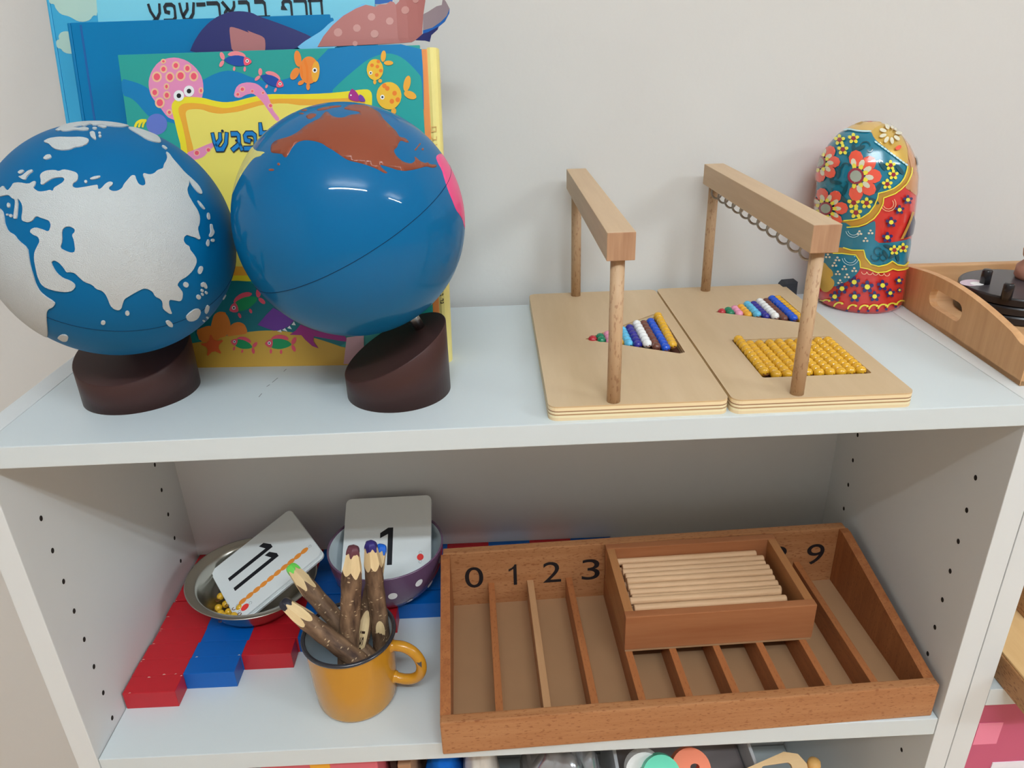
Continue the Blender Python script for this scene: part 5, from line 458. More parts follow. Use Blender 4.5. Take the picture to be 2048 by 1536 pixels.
  ('painted_border',1,[('navy2',[(-14852,86),(-20410,50),(-20422,50),(-20407,50),(-20394,50),(-15270,105),(-15011,207),(-14845,198)]),('lemon',[(-14952,293),(-14655,714),(-14108,1007),(-13496,1028),(-13394,848),(-13794,748),(-13695,880),(-14109,851),(-14450,636),(-14711,300)])]),
  ('painted_border',1,[('navy2',[(-12826,188),(-12910,59),(-20507,50),(-13221,50),(-13251,119),(-13156,251),(-12997,326),(-12863,299)]),('lemon',[(-12984,401),(-12806,776),(-12345,1026),(-11791,1004),(-11685,820),(-12051,746),(-11966,872),(-12337,871),(-12629,682),(-12787,391)])]),
  ('painted_border',1,[('navy2',[(-11321,331),(-11363,206),(-11495,144),(-11635,179),(-11696,293),(-11647,411),(-11519,461),(-11386,432)]),('lemon',[(-11524,524),(-11369,884),(-10932,1104),(-10375,1049),(-10260,860),(-10627,810),(-10547,929),(-10916,949),(-11195,778),(-11337,499)])]),
  ('painted_border',1,[('navy2',[(-10164,437),(-10192,328),(-10312,275),(-10461,319),(-10540,426),(-10494,520),(-10367,563),(-10229,528)]),('lemon',[(-10374,626),(-10229,978),(-9786,1177),(-9194,1094),(-9066,899),(-9454,867),(-9376,983),(-9765,1023),(-10045,865),(-10182,592)])]),
  ('painted_border',1,[('navy2',[(-8998,486),(-9045,396),(-9161,349),(-9331,403),(-9402,496),(-9354,587),(-9222,624),(-9076,583)]),('lemon',[(-9232,686),(-9086,1030),(-8603,1202),(-7941,1087),(-7787,883),(-8226,874),(-8139,984),(-8579,1048),(-8884,907),(-9026,644)])]),
  ('painted_border',1,[('navy2',[(-7707,536),(-7752,446),(-7911,420),(-8087,473),(-8167,570),(-8122,660),(-7971,689),(-7796,636)]),('lemon',[(-7983,751),(-7828,1086),(-7257,1223),(-6405,1047),(-6174,822),(-6775,863),(-6675,967),(-7230,1069),(-7585,949),(-7742,694)])]),
  ('painted_border',1,[('navy2',[(-6014,598),(-6085,516),(-6302,508),(-6539,579),(-6660,688),(-6599,772),(-6394,783),(-6158,713)]),('lemon',[(-6418,849),(-6218,1167),(-5369,1227),(-3029,695),(-3033,515),(-4335,731),(-4020,784),(-5292,1061),(-5867,1000),(-6075,762)])]),
  ('painted_line',0,[('lemon',[(-6610,13953),(-6899,13508),(-7322,13047),(-7953,12589),(-8651,12241),(-9482,12009),(-10303,11842),(-10367,11393),(-10624,10740),(-11111,10070),(-11853,9576),(-12798,9314),(-13825,9148),(-13805,9040),(-12771,9207),(-11792,9482),(-11016,9998),(-10506,10689),(-10243,11363),(-10214,11761),(-9430,11908),(-8572,12147),(-7837,12510),(-7178,12989),(-6722,13469),(-6415,13921)])]),
  ('painted_line',0,[('lemon',[(-5867,13797),(-6000,13378),(-6526,12928),(-7009,12527),(-7708,12126),(-8431,11779),(-9201,11581),(-9717,11406),(-9754,10866),(-10084,10144),(-10584,9545),(-11333,9056),(-12184,8740),(-13434,8566),(-13419,8456),(-12152,8634),(-11266,8962),(-10490,9469),(-9967,10090),(-9627,10833),(-9604,11348),(-9142,11482),(-8353,11686),(-7597,12042),(-6858,12452),(-6352,12872),(-5770,13340),(-5614,13778)])]),
  ('painted_line',0,[('lemon',[(-13772,6455),(-12711,6332),(-11413,6437),(-11168,5723),(-10479,5080),(-9525,4884),(-8468,5052),(-7815,5331),(-6947,4901),(-5446,4628),(-3841,4760),(-4353,4936),(-5568,4758),(-6899,5005),(-7833,5448),(-8538,5160),(-9537,4998),(-10409,5176),(-11049,5779),(-11353,6538),(-12700,6447),(-13734,6570)])]),
  ('painted_line',0,[('lemon',[(-15107,5699),(-13875,5878),(-12269,5910),(-11786,5335),(-11680,4740),(-10770,4631),(-9649,4283),(-8469,4325),(-7605,4558),(-6794,4338),(-5307,4222),(-3553,4150),(-4096,4351),(-5430,4352),(-6811,4457),(-7658,4679),(-8524,4440),(-9639,4398),(-10737,4741),(-11591,4829),(-11659,5380),(-12217,6018),(-13870,5994),(-15107,5816)])]),
  ('painted_line',0,[('dgreen',[(-16074,14209),(-15973,13987),(-15736,13794),(-15412,13666),(-15068,13616),(-14755,13643),(-14514,13734),(-14368,13869),(-14326,14013),(-14466,14034),(-14500,13906),(-14616,13799),(-14808,13726),(-15068,13703),(-15349,13746),(-15616,13853),(-15813,14016),(-15896,14222)])]),
  ('painted_line',0,[('dgreen',[(-14571,13798),(-14540,13937),(-14444,14044),(-14298,14116),(-14134,14146),(-13972,14137),(-13841,14094),(-13742,14030),(-13684,13948),(-13567,13981),(-13635,14078),(-13768,14165),(-13948,14221),(-14164,14231),(-14372,14193),(-14555,14103),(-14675,13970),(-14717,13814)])]),
  ('painted_line',0,[('dgreen',[(-14301,11727),(-14479,11587),(-14696,11508),(-14926,11489),(-15139,11524),(-15300,11605),(-15389,11713),(-15408,11829),(-15350,11943),(-15489,11963),(-15556,11829),(-15536,11677),(-15418,11539),(-15211,11439),(-14948,11395),(-14668,11418),(-14407,11514),(-14210,11666)])]),
  ('painted_line',0,[('dgreen',[(-13854,12702),(-13695,12583),(-13638,12439),(-13673,12300),(-13785,12194),(-13941,12141),(-14092,12148),(-14219,12200),(-14284,12294),(-14398,12245),(-14310,12134),(-14133,12059),(-13921,12051),(-13710,12123),(-13565,12263),(-13514,12448),(-13589,12633),(-13769,12767)])]),
  ('painted_line',0,[('dgreen',[(-12689,15532),(-12660,15684),(-12524,15798),(-12311,15866),(-12062,15885),(-11829,15856),(-11647,15791),(-11537,15706),(-11499,15607),(-11353,15621),(-11396,15735),(-11537,15847),(-11773,15929),(-12073,15965),(-12386,15942),(-12652,15858),(-12814,15720),(-12845,15552)])]),
  ('painted_line',0,[('dgreen',[(-11205,15447),(-11170,15355),(-11203,15276),(-11286,15220),(-11393,15194),(-11500,15199),(-11586,15231),(-11636,15276),(-11647,15335),(-11785,15328),(-11765,15250),(-11677,15171),(-11536,15121),(-11368,15112),(-11205,15153),(-11081,15237),(-11030,15353),(-11064,15462)])]),
  ('painted_line',0,[('dgreen',[(-13468,14857),(-13559,14759),(-13703,14715),(-13872,14720),(-14016,14769),(-14112,14841),(-14131,14919),(-14091,14978),(-13986,15015),(-14089,15086),(-14220,15037),(-14285,14940),(-14247,14821),(-14104,14711),(-13889,14640),(-13656,14632),(-13454,14694),(-13343,14808)])]),
  ('painted_line',0,[('dgreen',[(-14027,10262),(-14203,10217),(-14357,10229),(-14478,10286),(-14540,10372),(-14545,10466),(-14495,10549),(-14408,10608),(-14302,10635),(-14336,10724),(-14474,10686),(-14603,10597),(-14678,10473),(-14671,10337),(-14582,10216),(-14410,10139),(-14198,10122),(-14001,10170)])]),
  ('painted_line',0,[('dgreen',[(-12413,11317),(-12450,11440),(-12409,11540),(-12316,11604),(-12205,11616),(-12111,11582),(-12057,11517),(-12052,11447),(-12098,11383),(-12001,11337),(-11944,11427),(-11952,11549),(-12041,11653),(-12191,11707),(-12363,11687),(-12502,11591),(-12561,11444),(-12523,11296)])]),
  ('painted_line',0,[('dgreen',[(-8161,13577),(-8261,13659),(-8310,13745),(-8314,13831),(-8281,13909),(-8211,13972),(-8119,14014),(-8020,14035),(-7909,14034),(-7908,14120),(-8044,14120),(-8187,14089),(-8312,14030),(-8406,13945),(-8454,13841),(-8448,13728),(-8380,13616),(-8265,13523)])]),
  ('painted_line',0,[('dgreen',[(-9353,6037),(-9685,5999),(-9964,6103),(-10124,6296),(-10132,6507),(-10000,6661),(-9795,6716),(-9590,6668),(-9442,6536),(-9355,6598),(-9532,6750),(-9811,6816),(-10078,6740),(-10247,6539),(-10241,6272),(-10038,6028),(-9692,5901),(-9319,5936)])]),
  ('painted_line',0,[('dgreen',[(-9645,6272),(-9495,6011),(-9526,5769),(-9697,5592),(-9950,5522),(-10203,5563),(-10386,5687),(-10465,5853),(-10433,6024),(-10551,6043),(-10586,5847),(-10483,5631),(-10250,5473),(-9931,5422),(-9620,5511),(-9406,5724),(-9371,6019),(-9531,6305)])]),
  ('painted_line',0,[('dgreen',[(-8622,5845),(-8706,5648),(-8906,5553),(-9145,5570),(-9326,5675),(-9399,5823),(-9356,5956),(-9232,6030),(-9058,6024),(-9073,6124),(-9286,6126),(-9470,6018),(-9528,5826),(-9424,5619),(-9173,5474),(-8857,5455),(-8588,5579),(-8493,5803)])]),
  ('painted_leaf',1,[('dgreen',[(-7873,6611),(-8080,6562),(-8505,6630),(-8936,6778),(-9186,6943),(-9147,7050),(-8845,7051),(-8398,6939),(-8005,6762)])]),
  ('painted_leaf',1,[('dgreen',[(-6820,5202),(-7076,5324),(-7313,5627),(-7444,5973),(-7412,6203),(-7231,6208),(-6962,5982),(-6748,5633),(-6692,5324)])]),
  ('painted_leaf',1,[('dgreen',[(-7259,6201),(-7260,6043),(-7518,5829),(-7905,5657),(-8224,5603),(-8351,5701),(-8222,5903),(-7904,6115),(-7527,6233)])]),
  ('painted_leaf',1,[('dgreen',[(-8435,5671),(-8659,5728),(-8960,5966),(-9196,6272),(-9267,6507),(-9145,6563),(-8881,6411),(-8587,6119),(-8407,5826)])]),
  ('painted_line',0,[('peach',[(-8512,11232),(-8296,10974),(-8237,10696),(-8354,10448),(-8610,10272),(-8956,10202),(-9313,10246),(-9621,10399),(-9833,10639),(-9894,10608),(-9673,10358),(-9332,10189),(-8937,10140),(-8564,10218),(-8282,10410),(-8154,10682),(-8218,10986),(-8438,11255)])]),
  ('painted_line',0,[('peach',[(-8698,11110),(-8555,10933),(-8522,10745),(-8593,10572),(-8767,10451),(-8997,10401),(-9247,10433),(-9459,10538),(-9609,10706),(-9669,10674),(-9511,10497),(-9266,10377),(-8984,10341),(-8722,10398),(-8527,10536),(-8438,10730),(-8477,10945),(-8630,11135)])]),
  ('painted_line',0,[('peach',[(-10902,4397),(-10927,4279),(-11017,4195),(-11146,4160),(-11280,4183),(-11383,4257),(-11428,4370),(-11495,4350),(-11441,4224),(-11311,4130),(-11141,4102),(-10977,4146),(-10865,4254),(-10833,4385)])]),
  ('painted_line',0,[('peach',[(-10234,4372),(-10261,4257),(-10352,4176),(-10482,4143),(-10616,4166),(-10722,4245),(-10768,4358),(-10834,4340),(-10779,4212),(-10647,4115),(-10474,4083),(-10309,4125),(-10197,4229),(-10166,4360)])]),
  ('painted_line',0,[('peach',[(-9548,4332),(-9575,4217),(-9664,4136),(-9802,4108),(-9941,4136),(-10048,4215),(-10098,4331),(-10166,4315),(-10107,4185),(-9972,4086),(-9796,4051),(-9626,4087),(-9507,4187),(-9477,4318)])]),
  ('painted_line',0,[('peach',[(-8831,4274),(-8851,4156),(-8950,4080),(-9093,4056),(-9241,4089),(-9353,4170),(-9408,4288),(-9476,4273),(-9416,4142),(-9272,4038),(-9087,3998),(-8906,4030),(-8782,4126),(-8749,4255)])]),
  ('painted_line',0,[('peach',[(-8050,4191),(-8075,4075),(-8180,4002),(-8337,3982),(-8492,4018),(-8617,4105),(-8674,4223),(-8753,4213),(-8686,4079),(-8528,3970),(-8324,3922),(-8130,3948),(-7992,4040),(-7968,4172)])]),
  ('painted_line',0,[('lace',[(-11952,5517),(-12086,5284),(-12298,5101),(-12572,4977),(-12880,4926),(-13188,4955),(-13463,5059),(-13678,5228),(-13798,5455),(-13870,5426),(-13739,5194),(-13513,5010),(-13217,4897),(-12883,4868),(-12553,4922),(-12258,5054),(-12029,5252),(-11890,5493)])]),
  ('painted_line',0,[('lace',[(-12202,5570),(-12298,5403),(-12453,5269),(-12649,5181),(-12868,5145),(-13088,5165),(-13283,5242),(-13432,5365),(-13522,5527),(-13589,5501),(-13498,5328),(-13333,5192),(-13117,5108),(-12871,5087),(-12630,5125),(-12411,5225),(-12242,5371),(-12139,5548)])]),
  ('painted_line',0,[('lace',[(-11882,8166),(-11996,7967),(-12181,7806),(-12415,7703),(-12677,7665),(-12940,7695),(-13173,7793),(-13351,7947),(-13454,8148),(-13519,8123),(-13410,7915),(-13216,7748),(-12964,7642),(-12680,7608),(-12395,7651),(-12141,7762),(-11943,7935),(-11823,8144)])]),
  ('painted_line',0,[('lace',[(-12103,8219),(-12186,8075),(-12316,7961),(-12481,7889),(-12669,7860),(-12854,7882),(-13016,7953),(-13141,8063),(-13214,8206),(-13279,8182),(-13200,8031),(-13060,7908),(-12878,7829),(-12669,7806),(-12463,7835),(-12277,7917),(-12132,8043),(-12043,8197)])]),
  ('painted_lace',1,[('lace',[(-19011,16654),(-17461,16854),(-13775,16767),(-11264,16782),(-11344,16671),(-13578,16647),(-16716,16757),(-17891,16593)])]),
  ('painted_lace',1,[('lace',[(-10331,15800),(-10458,15785),(-10644,15829),(-10787,15907),(-10797,15972),(-10661,15985),(-10467,15942),(-10333,15865)])]),
  ('painted_lace',1,[('lace',[(-9925,15632),(-10052,15618),(-10229,15663),(-10357,15740),(-10359,15805),(-10227,15819),(-10043,15774),(-9920,15697)])]),
  ('painted_lace',1,[('lace',[(-9550,15464),(-9672,15450),(-9842,15495),(-9956,15572),(-9951,15637),(-9824,15651),(-9653,15606),(-9538,15528)])]),
  ('painted_lace',1,[('lace',[(-9173,15289),(-9299,15276),(-9465,15323),(-9585,15404),(-9574,15468),(-9451,15482),(-9280,15435),(-9170,15356)])]),
  ('painted_lace',1,[('lace',[(-8800,15111),(-8923,15098),(-9088,15146),(-9206,15228),(-9203,15295),(-9077,15307),(-8908,15259),(-8793,15178)])]),
  ('painted_lace',1,[('lace',[(-8425,14929),(-8553,14917),(-8718,14967),(-8828,15048),(-8822,15115),(-8698,15128),(-8530,15078),(-8415,14995)])]),
  ('painted_lace',1,[('lace',[(-8062,14745),(-8187,14734),(-8353,14785),(-8463,14868),(-8453,14935),(-8324,14946),(-8155,14895),(-8048,14812)])]),
  ('painted_lace',1,[('lace',[(-7700,14559),(-7832,14549),(-7999,14601),(-8102,14684),(-8089,14751),(-7954,14761),(-7792,14710),(-7683,14626)])]),
  ('painted_lace',1,[('lace',[(-7339,14370),(-7468,14361),(-7638,14414),(-7743,14498),(-7726,14565),(-7594,14575),(-7421,14522),(-7309,14436)])]),
  ('painted_lace',1,[('lace',[(-6957,14176),(-7093,14167),(-7285,14225),(-7383,14310),(-7364,14376),(-7225,14385),(-7049,14330),(-6944,14244)])]),
  ('painted_lace',1,[('lace',[(-6485,13967),(-6641,13961),(-6839,14020),(-6982,14112),(-6991,14183),(-6844,14190),(-6643,14131),(-6492,14038)])]),
  ('painted_flower',1,[('cream',[(-3146,16401),(-4615,16357),(-5675,16355),(-6255,16419),(-6152,16520),(-5331,16600),(-3866,16591),(-1882,16456)])]),
  ('painted_flower',1,[('cream',[(-6339,15951),(-6774,15938),(-7142,16045),(-7270,16210),(-7044,16338),(-6572,16353),(-6154,16245),(-6063,16077)])]),
  ('painted_flower',1,[('cream',[(-8090,15706),(-8297,15772),(-8314,15958),(-8102,16153),(-7763,16244),(-7511,16176),(-7535,15990),(-7780,15795)])]),
  ('painted_flower',1,[('cream',[(-9296,15834),(-9342,15958),(-9098,16145),(-8660,16285),(-8311,16296),(-8297,16172),(-8605,15987),(-9001,15846)])]),
  ('painted_flower',1,[('cream',[(-9937,16300),(-9768,16423),(-9231,16521),(-8650,16538),(-8456,16466),(-8747,16349),(-9235,16248),(-9706,16227)])]),
  ('painted_flower',1,[('cream',[(-9372,16872),(-8864,16936),(-8188,16903),(-7855,16794),(-8026,16674),(-8508,16612),(-9063,16645),(-9413,16750)])]),
  ('painted_flower',1,[('cream',[(-4964,17251),(-3997,17216),(-5278,17096),(-6297,16928),(-7023,16822),(-7487,16848),(-7567,16993),(-6767,17161)])]),
  ('painted_flower',1,[('cream',[(-1352,17287),(-1358,17177),(-1889,16973),(-4832,16868),(-5878,16834),(-5815,16931),(-3942,17088),(-1353,17220)])]),
  ('painted_flower',1,[('cream',[(-1913,16970),(-1902,16822),(-2283,16660),(-5015,16666),(-5513,16711),(-4691,16822),(-1891,16899),(-1897,17002)])]),
  ('painted_flower',1,[('coral2',[(-6602,15527),(-6816,15398),(-7243,15278),(-7682,15243),(-7907,15313),(-7789,15448),(-7347,15566),(-6838,15599)])]),
  ('painted_pattern',0,[('dkeye',[(-3521,14544),(-2454,14321),(-2681,13823),(-4211,13782)])]),
  ('painted_pattern',0,[('dknavy',[(-5945,9040),(-5057,9549),(-3548,8508),(-3942,7516),(-6476,7433)]),('gold3',[(-6984,7413),(-5347,9856),(-4799,9721),(-6476,7433)])]),
 ],
}# ------------------------------------------------------------------ dimensions of the bookcase
W, PT, TT, DEP, FLOOR = .7624, .019, .018, .2700, -1.06
ZS, TS = -.3211, .0203          # top of the middle shelf, its thickness
WALL = .285

M_white = mat('white_laminate', (195, 203, 205), .42, .4, k=1.2, var=.015, vscale=25, bump=.03, bscale=900)
M_side = mat('white_laminate_side', (203, 206, 206), .5, .35, k=1.2, var=.015, vscale=25)
M_wall = mat('painted_plaster', (200, 199, 196), .85, .2, k=1.22, var=.012, vscale=14, bump=.25, bscale=55)
M_floor = mat('floor_tile', (208, 172, 138), .5, .4, k=1.3, var=.04, vscale=8)
M_ceil = mat('ceiling_paint', (235, 235, 232), .9, .1)
M_hole = mat('hole_dark', (40, 36, 34), .8, .1)

# ------------------------------------------------------------------ the room
tag(box('wall_back', -1.5, 4.6, WALL, WALL+.12, FLOOR, 1.80, M_wall), kind='structure')
tag(box('floor', -1.5, 4.6, -4.2, WALL, FLOOR-.1, FLOOR, M_floor), kind='structure')
tag(box('wall_left', -1.5, -1.38, -4.2, WALL, FLOOR, 1.80, M_wall), kind='structure')
tag(box('ceiling', -1.5, 4.6, -4.2, WALL, 1.80, 1.90, M_ceil), kind='structure')
M_lampbody = mat('lamp_housing_white', (225, 225, 225), .5)
for i, (x0, x1, y) in enumerate(((-.02, 1.22, -1.43), (2.40, 3.64, -1.55))):
    t = box('hanging_batten_lamp', x0-.03, x1+.03, y-.05, y+.05, 1.556, 1.594, M_lampbody, bevel=.006)
    tag(t, ('white fluorescent batten lamp hanging from the ceiling above the bookcase', 'white fluorescent batten lamp hanging from the ceiling farther right')[i], 'lamp', 'ceiling lamps')

# ------------------------------------------------------------------ bookcases
def bookcase(x0, width, shelves, label, holes):
    t = empty('bookcase', (x0-PT, 0, FLOOR)); tag(t, label, 'bookcase', 'white bookcases along the wall')
    box('side_panel', x0-PT, x0, 0, DEP, FLOOR, 0, M_side, t, .0007)
    box('side_panel', x0+width, x0+width+PT, 0, DEP, FLOOR, 0, M_side, t, .0007)
    box('top_board', x0+.0003, x0+width-.0003, 0.0, DEP, -TT, 0, M_white, t, .0008)
    for z, th in shelves: box('shelf', x0+.0006, x0+width-.0006, .0005, DEP-.004, z-th, z, M_white, t, .0008)
    box('back_panel', x0-.004, x0+width+.004, DEP-.0018, DEP-.0002, FLOOR+.04, -TT, M_side, t)
    box('plinth', x0, x0+width, .02, .035, FLOOR, FLOOR+.07, M_white, t)
    if holes:
        hm = lathe_mesh('peg_hole', [(0, .0003), (.0017, .0003), (.0020, .0001), (.0020, -.001)], 12, True); hm.materials.append(M_hole)
        for sx, rx in ((x0, 1), (x0+width, -1)):
            R = Matrix.Rotation(rx*math.pi/2, 4, 'Y')
            for y in (.0358, .2258):
                for k in range(0, 11):
                    z = -.0854-.032*k
                    if abs(z-(ZS-TS/2)) < .016: continue
                    link('peg_hole', hm, None, t, Matrix.Translation((sx, y, z)) @ R @ Matrix.Diagonal((1.25, 1, 1, 1)))
    return t
bookcase(0, W, ((ZS, TS), (-.68, .02), (-.97, .02)), 'white laminate bookcase with the globes and bead hangers on top', True)
bookcase(W+2*PT+.0008, .7624, ((-.2874, .02), (-.60, .02), (-.97, .02)), 'white laminate bookcase at the right edge under the wooden tray', False)
mk = mat('scuff_grey', (120, 122, 124), .7, .2)
sc = empty('pencil_mark', (.19, .1, 0)); tag(sc, 'faint broken pencil line drawn on the white top between the globe stands', 'mark')
for (xa, ya, xb, yb) in ((.1895, .122, .1885, .117), (.1868, .1035, .1845, .0945), (.1835, .0905, .1820, .0865), (.1815, .0735, .1810, .067)):
    d = Vector((xb-xa, yb-ya, 0)); L = d.length
    link('stroke', box_mesh('stroke', L, .0005, .00012), mk, sc, Matrix.Translation(((xa+xb)/2, (ya+yb)/2, .00002)) @ Matrix.Rotation(math.atan2(d.y, d.x), 4, 'Z'))

# ------------------------------------------------------------------ printed and painted colours
PC = dict(land=(200, 206, 208), na=(128, 66, 46), sa=(214, 70, 124), asia=(196, 190, 110), blue=(0, 116, 170), teal=(28, 150, 146), pink=(214, 132, 172),
  peach=(238, 178, 140), rose=(222, 82, 104), white=(238, 238, 236), black=(24, 24, 28), yellow=(240, 206, 44), orange=(240, 160, 52), orange2=(236, 128, 52),
  paleyellow=(222, 206, 98), indigo=(92, 112, 186), navy=(26, 70, 150), salmon=(240, 128, 136), green=(22, 146, 88), amber=(240, 176, 50), rust=(226, 120, 38),
  magenta=(158, 42, 126), violet=(108, 58, 150), sand=(208, 164, 66), deepteal=(10, 112, 122), coral=(222, 100, 52), pinkpatch=(206, 160, 164), navy2=(34, 40, 98),
  pinkhole=(160, 104, 106), sky=(104, 178, 216), dusty=(166, 104, 100), dustydot=(186, 136, 130), greyback=(142, 126, 132), blueedge=(20, 92, 170), cloud=(160, 192, 184),
  skypanel=(112, 190, 212), gold=(206, 170, 104), gold2=(198, 162, 76), gold3=(190, 144, 58), hair=(186, 130, 84), dteal=(12, 112, 138), coral2=(226, 84, 62), cream=(206, 200, 176),
  lemon=(236, 212, 66), wine=(138, 26, 52), sage=(148, 156, 142), dgreen=(10, 74, 88), lace=(170, 208, 216), dkeye=(52, 60, 66), dknavy=(38, 40, 74))
def pm(key, surf):
    gloss = {'g1': (.75, .15, 0), 'g2': (.5, .1, .4), 'doll': (.2, .5, .8)}.get(surf, (.38, .4, 0))
    name = 'print_%s_%s' % (surf, key)
    if surf == 'g1': return mat('sandpaper_land', PC['land'], .9, .12, k=.98, var=.05, vscale=50, bump=.55, bscale=1500)
    if key.startswith('gold') and surf == 'doll': return mat(name, PC[key], .32, .5, metal=.35, k=1.3, coat=.6)
    return mat(name, PC[key], gloss[0], gloss[1], coat=gloss[2])

def lay(surf, fn, parent, base, step_i, step_j, step, skirt=0.0, sx=1.0, level=None):
    """builds every printed motif of one surface as one mesh part with a layer for each colour"""
    for i, (name, smooth, items) in enumerate(PRINT[surf]):
        vs, fs, mi, ms = [], [], [], []
        j = 0
        b0 = base + (level(name, i) if level else step_i*i)
        sj = step_j if not level else (.00016 if name == 'painted_pattern' else .00003)
        while j < len(items):
            key, poly = items[j]; holes = []
            jj = j+1
            while jj < len(items) and items[jj][0] == 'hole': holes.append(items[jj][1]); jj += 1
            poly = [(x*sx, y) for x, y in poly]
            if smooth: poly = chaikin(poly); holes = [chaikin(h) for h in holes]
            try: v_, f_ = sheet(fn, poly, holes, b0+sj*j, step, skirt)
            except Exception: v_, f_ = [], []
            m = pm(key, surf)
            if m not in ms: ms.append(m)
            k = len(vs); vs += v_; fs += [tuple(a+k for a in f) for f in f_]; mi += [ms.index(m)]*len(f_)
            j = jj
        if not fs: continue
        me = mesh(name, vs, fs, surf in ('g1', 'g2', 'doll'), mi)
        if skirt and surf == 'g1':
            me.polygons.foreach_set('use_smooth', [True]*len(fs))
            try: me.set_sharp_from_angle(angle=.7)
            except Exception: pass
        link(name, me, ms, parent)

# ------------------------------------------------------------------ globes
_m = pm('land', 'g1'); _nt = _m.node_tree; _b = _nt.nodes['Principled BSDF']; _src = _b.inputs['Base Color'].links[0].from_socket
_tc = _nt.nodes.new('ShaderNodeTexCoord'); _n = _nt.nodes.new('ShaderNodeTexNoise'); _n.inputs['Scale'].default_value = 26; _n.inputs['Detail'].default_value = 8; _n.inputs['Roughness'].default_value = .7
_nt.links.new(_tc.outputs['Object'], _n.inputs['Vector']); _r = _nt.nodes.new('ShaderNodeValToRGB'); _r.color_ramp.elements[0].position = .60; _r.color_ramp.elements[1].position = .78
_r.color_ramp.elements[1].color = (.4, .4, .4, 1); _nt.links.new(_n.outputs['Fac'], _r.inputs[0])
_x = _nt.nodes.new('ShaderNodeMix'); _x.data_type = 'RGBA'; _nt.links.new(_r.outputs[0], _x.inputs[0]); _nt.links.new(_src, _x.inputs[6]); _x.inputs[7].default_value = lin((150, 132, 110))+(1,)
_nt.links.new(_x.outputs[2], _b.inputs['Base Color'])      # handling dirt on the rough paint
GR = .082
def globe(c, ax, e1, e2, surf, base_xy, base_r, z0, sxy, seam_n, ball_m, label):
    c, ax, e1, e2, n = Vector(c), Vector(ax), Vector(e1), Vector(e2), Vector(seam_n).normalized()
    t = empty('globe', (base_xy[0], base_xy[1], 0)); tag(t, label, 'globe', 'globes on the white top')
    N = 72; vs = []; 
    for ring in range(3):
        for k in range(N):
            x, y = math.cos(2*math.pi*k/N), math.sin(2*math.pi*k/N)
            zt = z0 + sxy[0]*x*base_r + sxy[1]*y*base_r
            r = base_r if ring < 2 else base_r-.0006
            vs.append((base_xy[0]+x*r, base_xy[1]+y*r, 0 if ring == 0 else zt-(.0006 if ring == 1 else 0)))
    fs = [(r*N+k, r*N+(k+1) % N, (r+1)*N+(k+1) % N, (r+1)*N+k) for r in range(2) for k in range(N)]
    fs += [tuple(range(N-1, -1, -1)), tuple(range(2*N, 3*N))]
    me = mesh('stand', vs, fs); me.polygons.foreach_set('use_smooth', [i < N for i in range(len(fs))])
    link('stand', me, mat('brown_lacquer', (68, 44, 41), .4, .25, k=1.1), t)
    bm = bmesh.new(); bmesh.ops.create_uvsphere(bm, u_segments=128, v_segments=72, radius=GR); me = bm_mesh('ball', bm, True)
    ball = link('ball', me, ball_m, t, Matrix.Translation(c) @ rot_to(n))
    top = Vector((base_xy[0], base_xy[1], z0)); pn = Vector((-sxy[0], -sxy[1], 1)).normalized()
    a = c - n*(GR-.003); k = (a-top).dot(pn)/n.dot(pn); b = a - n*(k+.004)
    if (Vector((b.x, b.y))-Vector(base_xy)).length > base_r*.85: b = top - pn*.004; 
    link('pin', tube_mesh('pin', [b, a], .0042, 16), mat('steel_pin', (150, 150, 150), .3, metal=1.0), t)
    pts = []; e = n.orthogonal().normalized(); g = n.cross(e)
    for k in range(97): pts.append(c + (GR+.00006)*(e*math.cos(2*math.pi*k/96)+g*math.sin(2*math.pi*k/96)))
    link('seam', tube_mesh('seam', pts, .00022, 6, False), mat('seam_dark_'+surf, (6, 40, 70), .7, .2), ball)
    def fn(a_, b_, h):
        th = math.radians(math.hypot(a_, b_)/100); ph = math.atan2(b_, a_)
        return c + (GR+h)*(ax*math.cos(th) + (e1*math.cos(ph)+e2*math.sin(ph))*math.sin(th))
    lay(surf, fn, ball, .0008 if surf == 'g1' else .00012, 0, 0, 280, .0012 if surf == 'g1' else .0003)
    return t
M_b1 = mat('globe_matte_blue', (0, 103, 158), .5, .14, k=.95, var=.03, vscale=18)
M_b2 = mat('globe_gloss_blue', (0, 106, 162), .5, .06, k=.92, coat=.42)
globe((.1003, .0661, .1290), (.44274, -.87407, .19996), (.89208, .45187, 0), (-.09035, .17838, .9798), 'g1', (.0800, .0888), .0445, .038, (.03, .30), (.39, -.4391, .8094), M_b1,
      'matte blue globe with raised rough white land masses on a brown stand')
globe((.2715, .0662, .1365), (.18214, -.96134, .2065), (.98252, .18615, 0), (-.03844, .2029, .97845), 'g2', (.2930, .0700), .0412, .038, (.455, .12), (-.4188, -.1532, .8951), M_b2,
      'glossy blue globe with painted brown and pink land on a slanted brown stand')

# ------------------------------------------------------------------ books
M_page = mat('page_block', (222, 214, 198), .8, .1, var=.05, vscale=90)
def plane_fn(F): return lambda a, b, h: F @ Vector((a*1e-5, -h, b*1e-5))
def book(name, F, u0, u1, hgt, thick, cover, label, spine, spine_m):
    t = empty(name, M=F); tag(t, label, 'book')
    r = dict(parent=t, M=F)
    box('front_cover', u0, u1, 0, .0025, 0, hgt, cover, bevel=.0006, **r)
    box('page_block', u0+.003, u1-.003, .0027, thick-.0027, .002, hgt-.003, M_page, **r)
    box('back_cover', u0, u1, thick-.0025, thick, 0, hgt, cover, bevel=.0006, **r)
    if spine == 'left': box('spine', u0-.003, u0, -.0004, thick+.0004, 0, hgt, spine_m, bevel=.0012, **r)
    return t
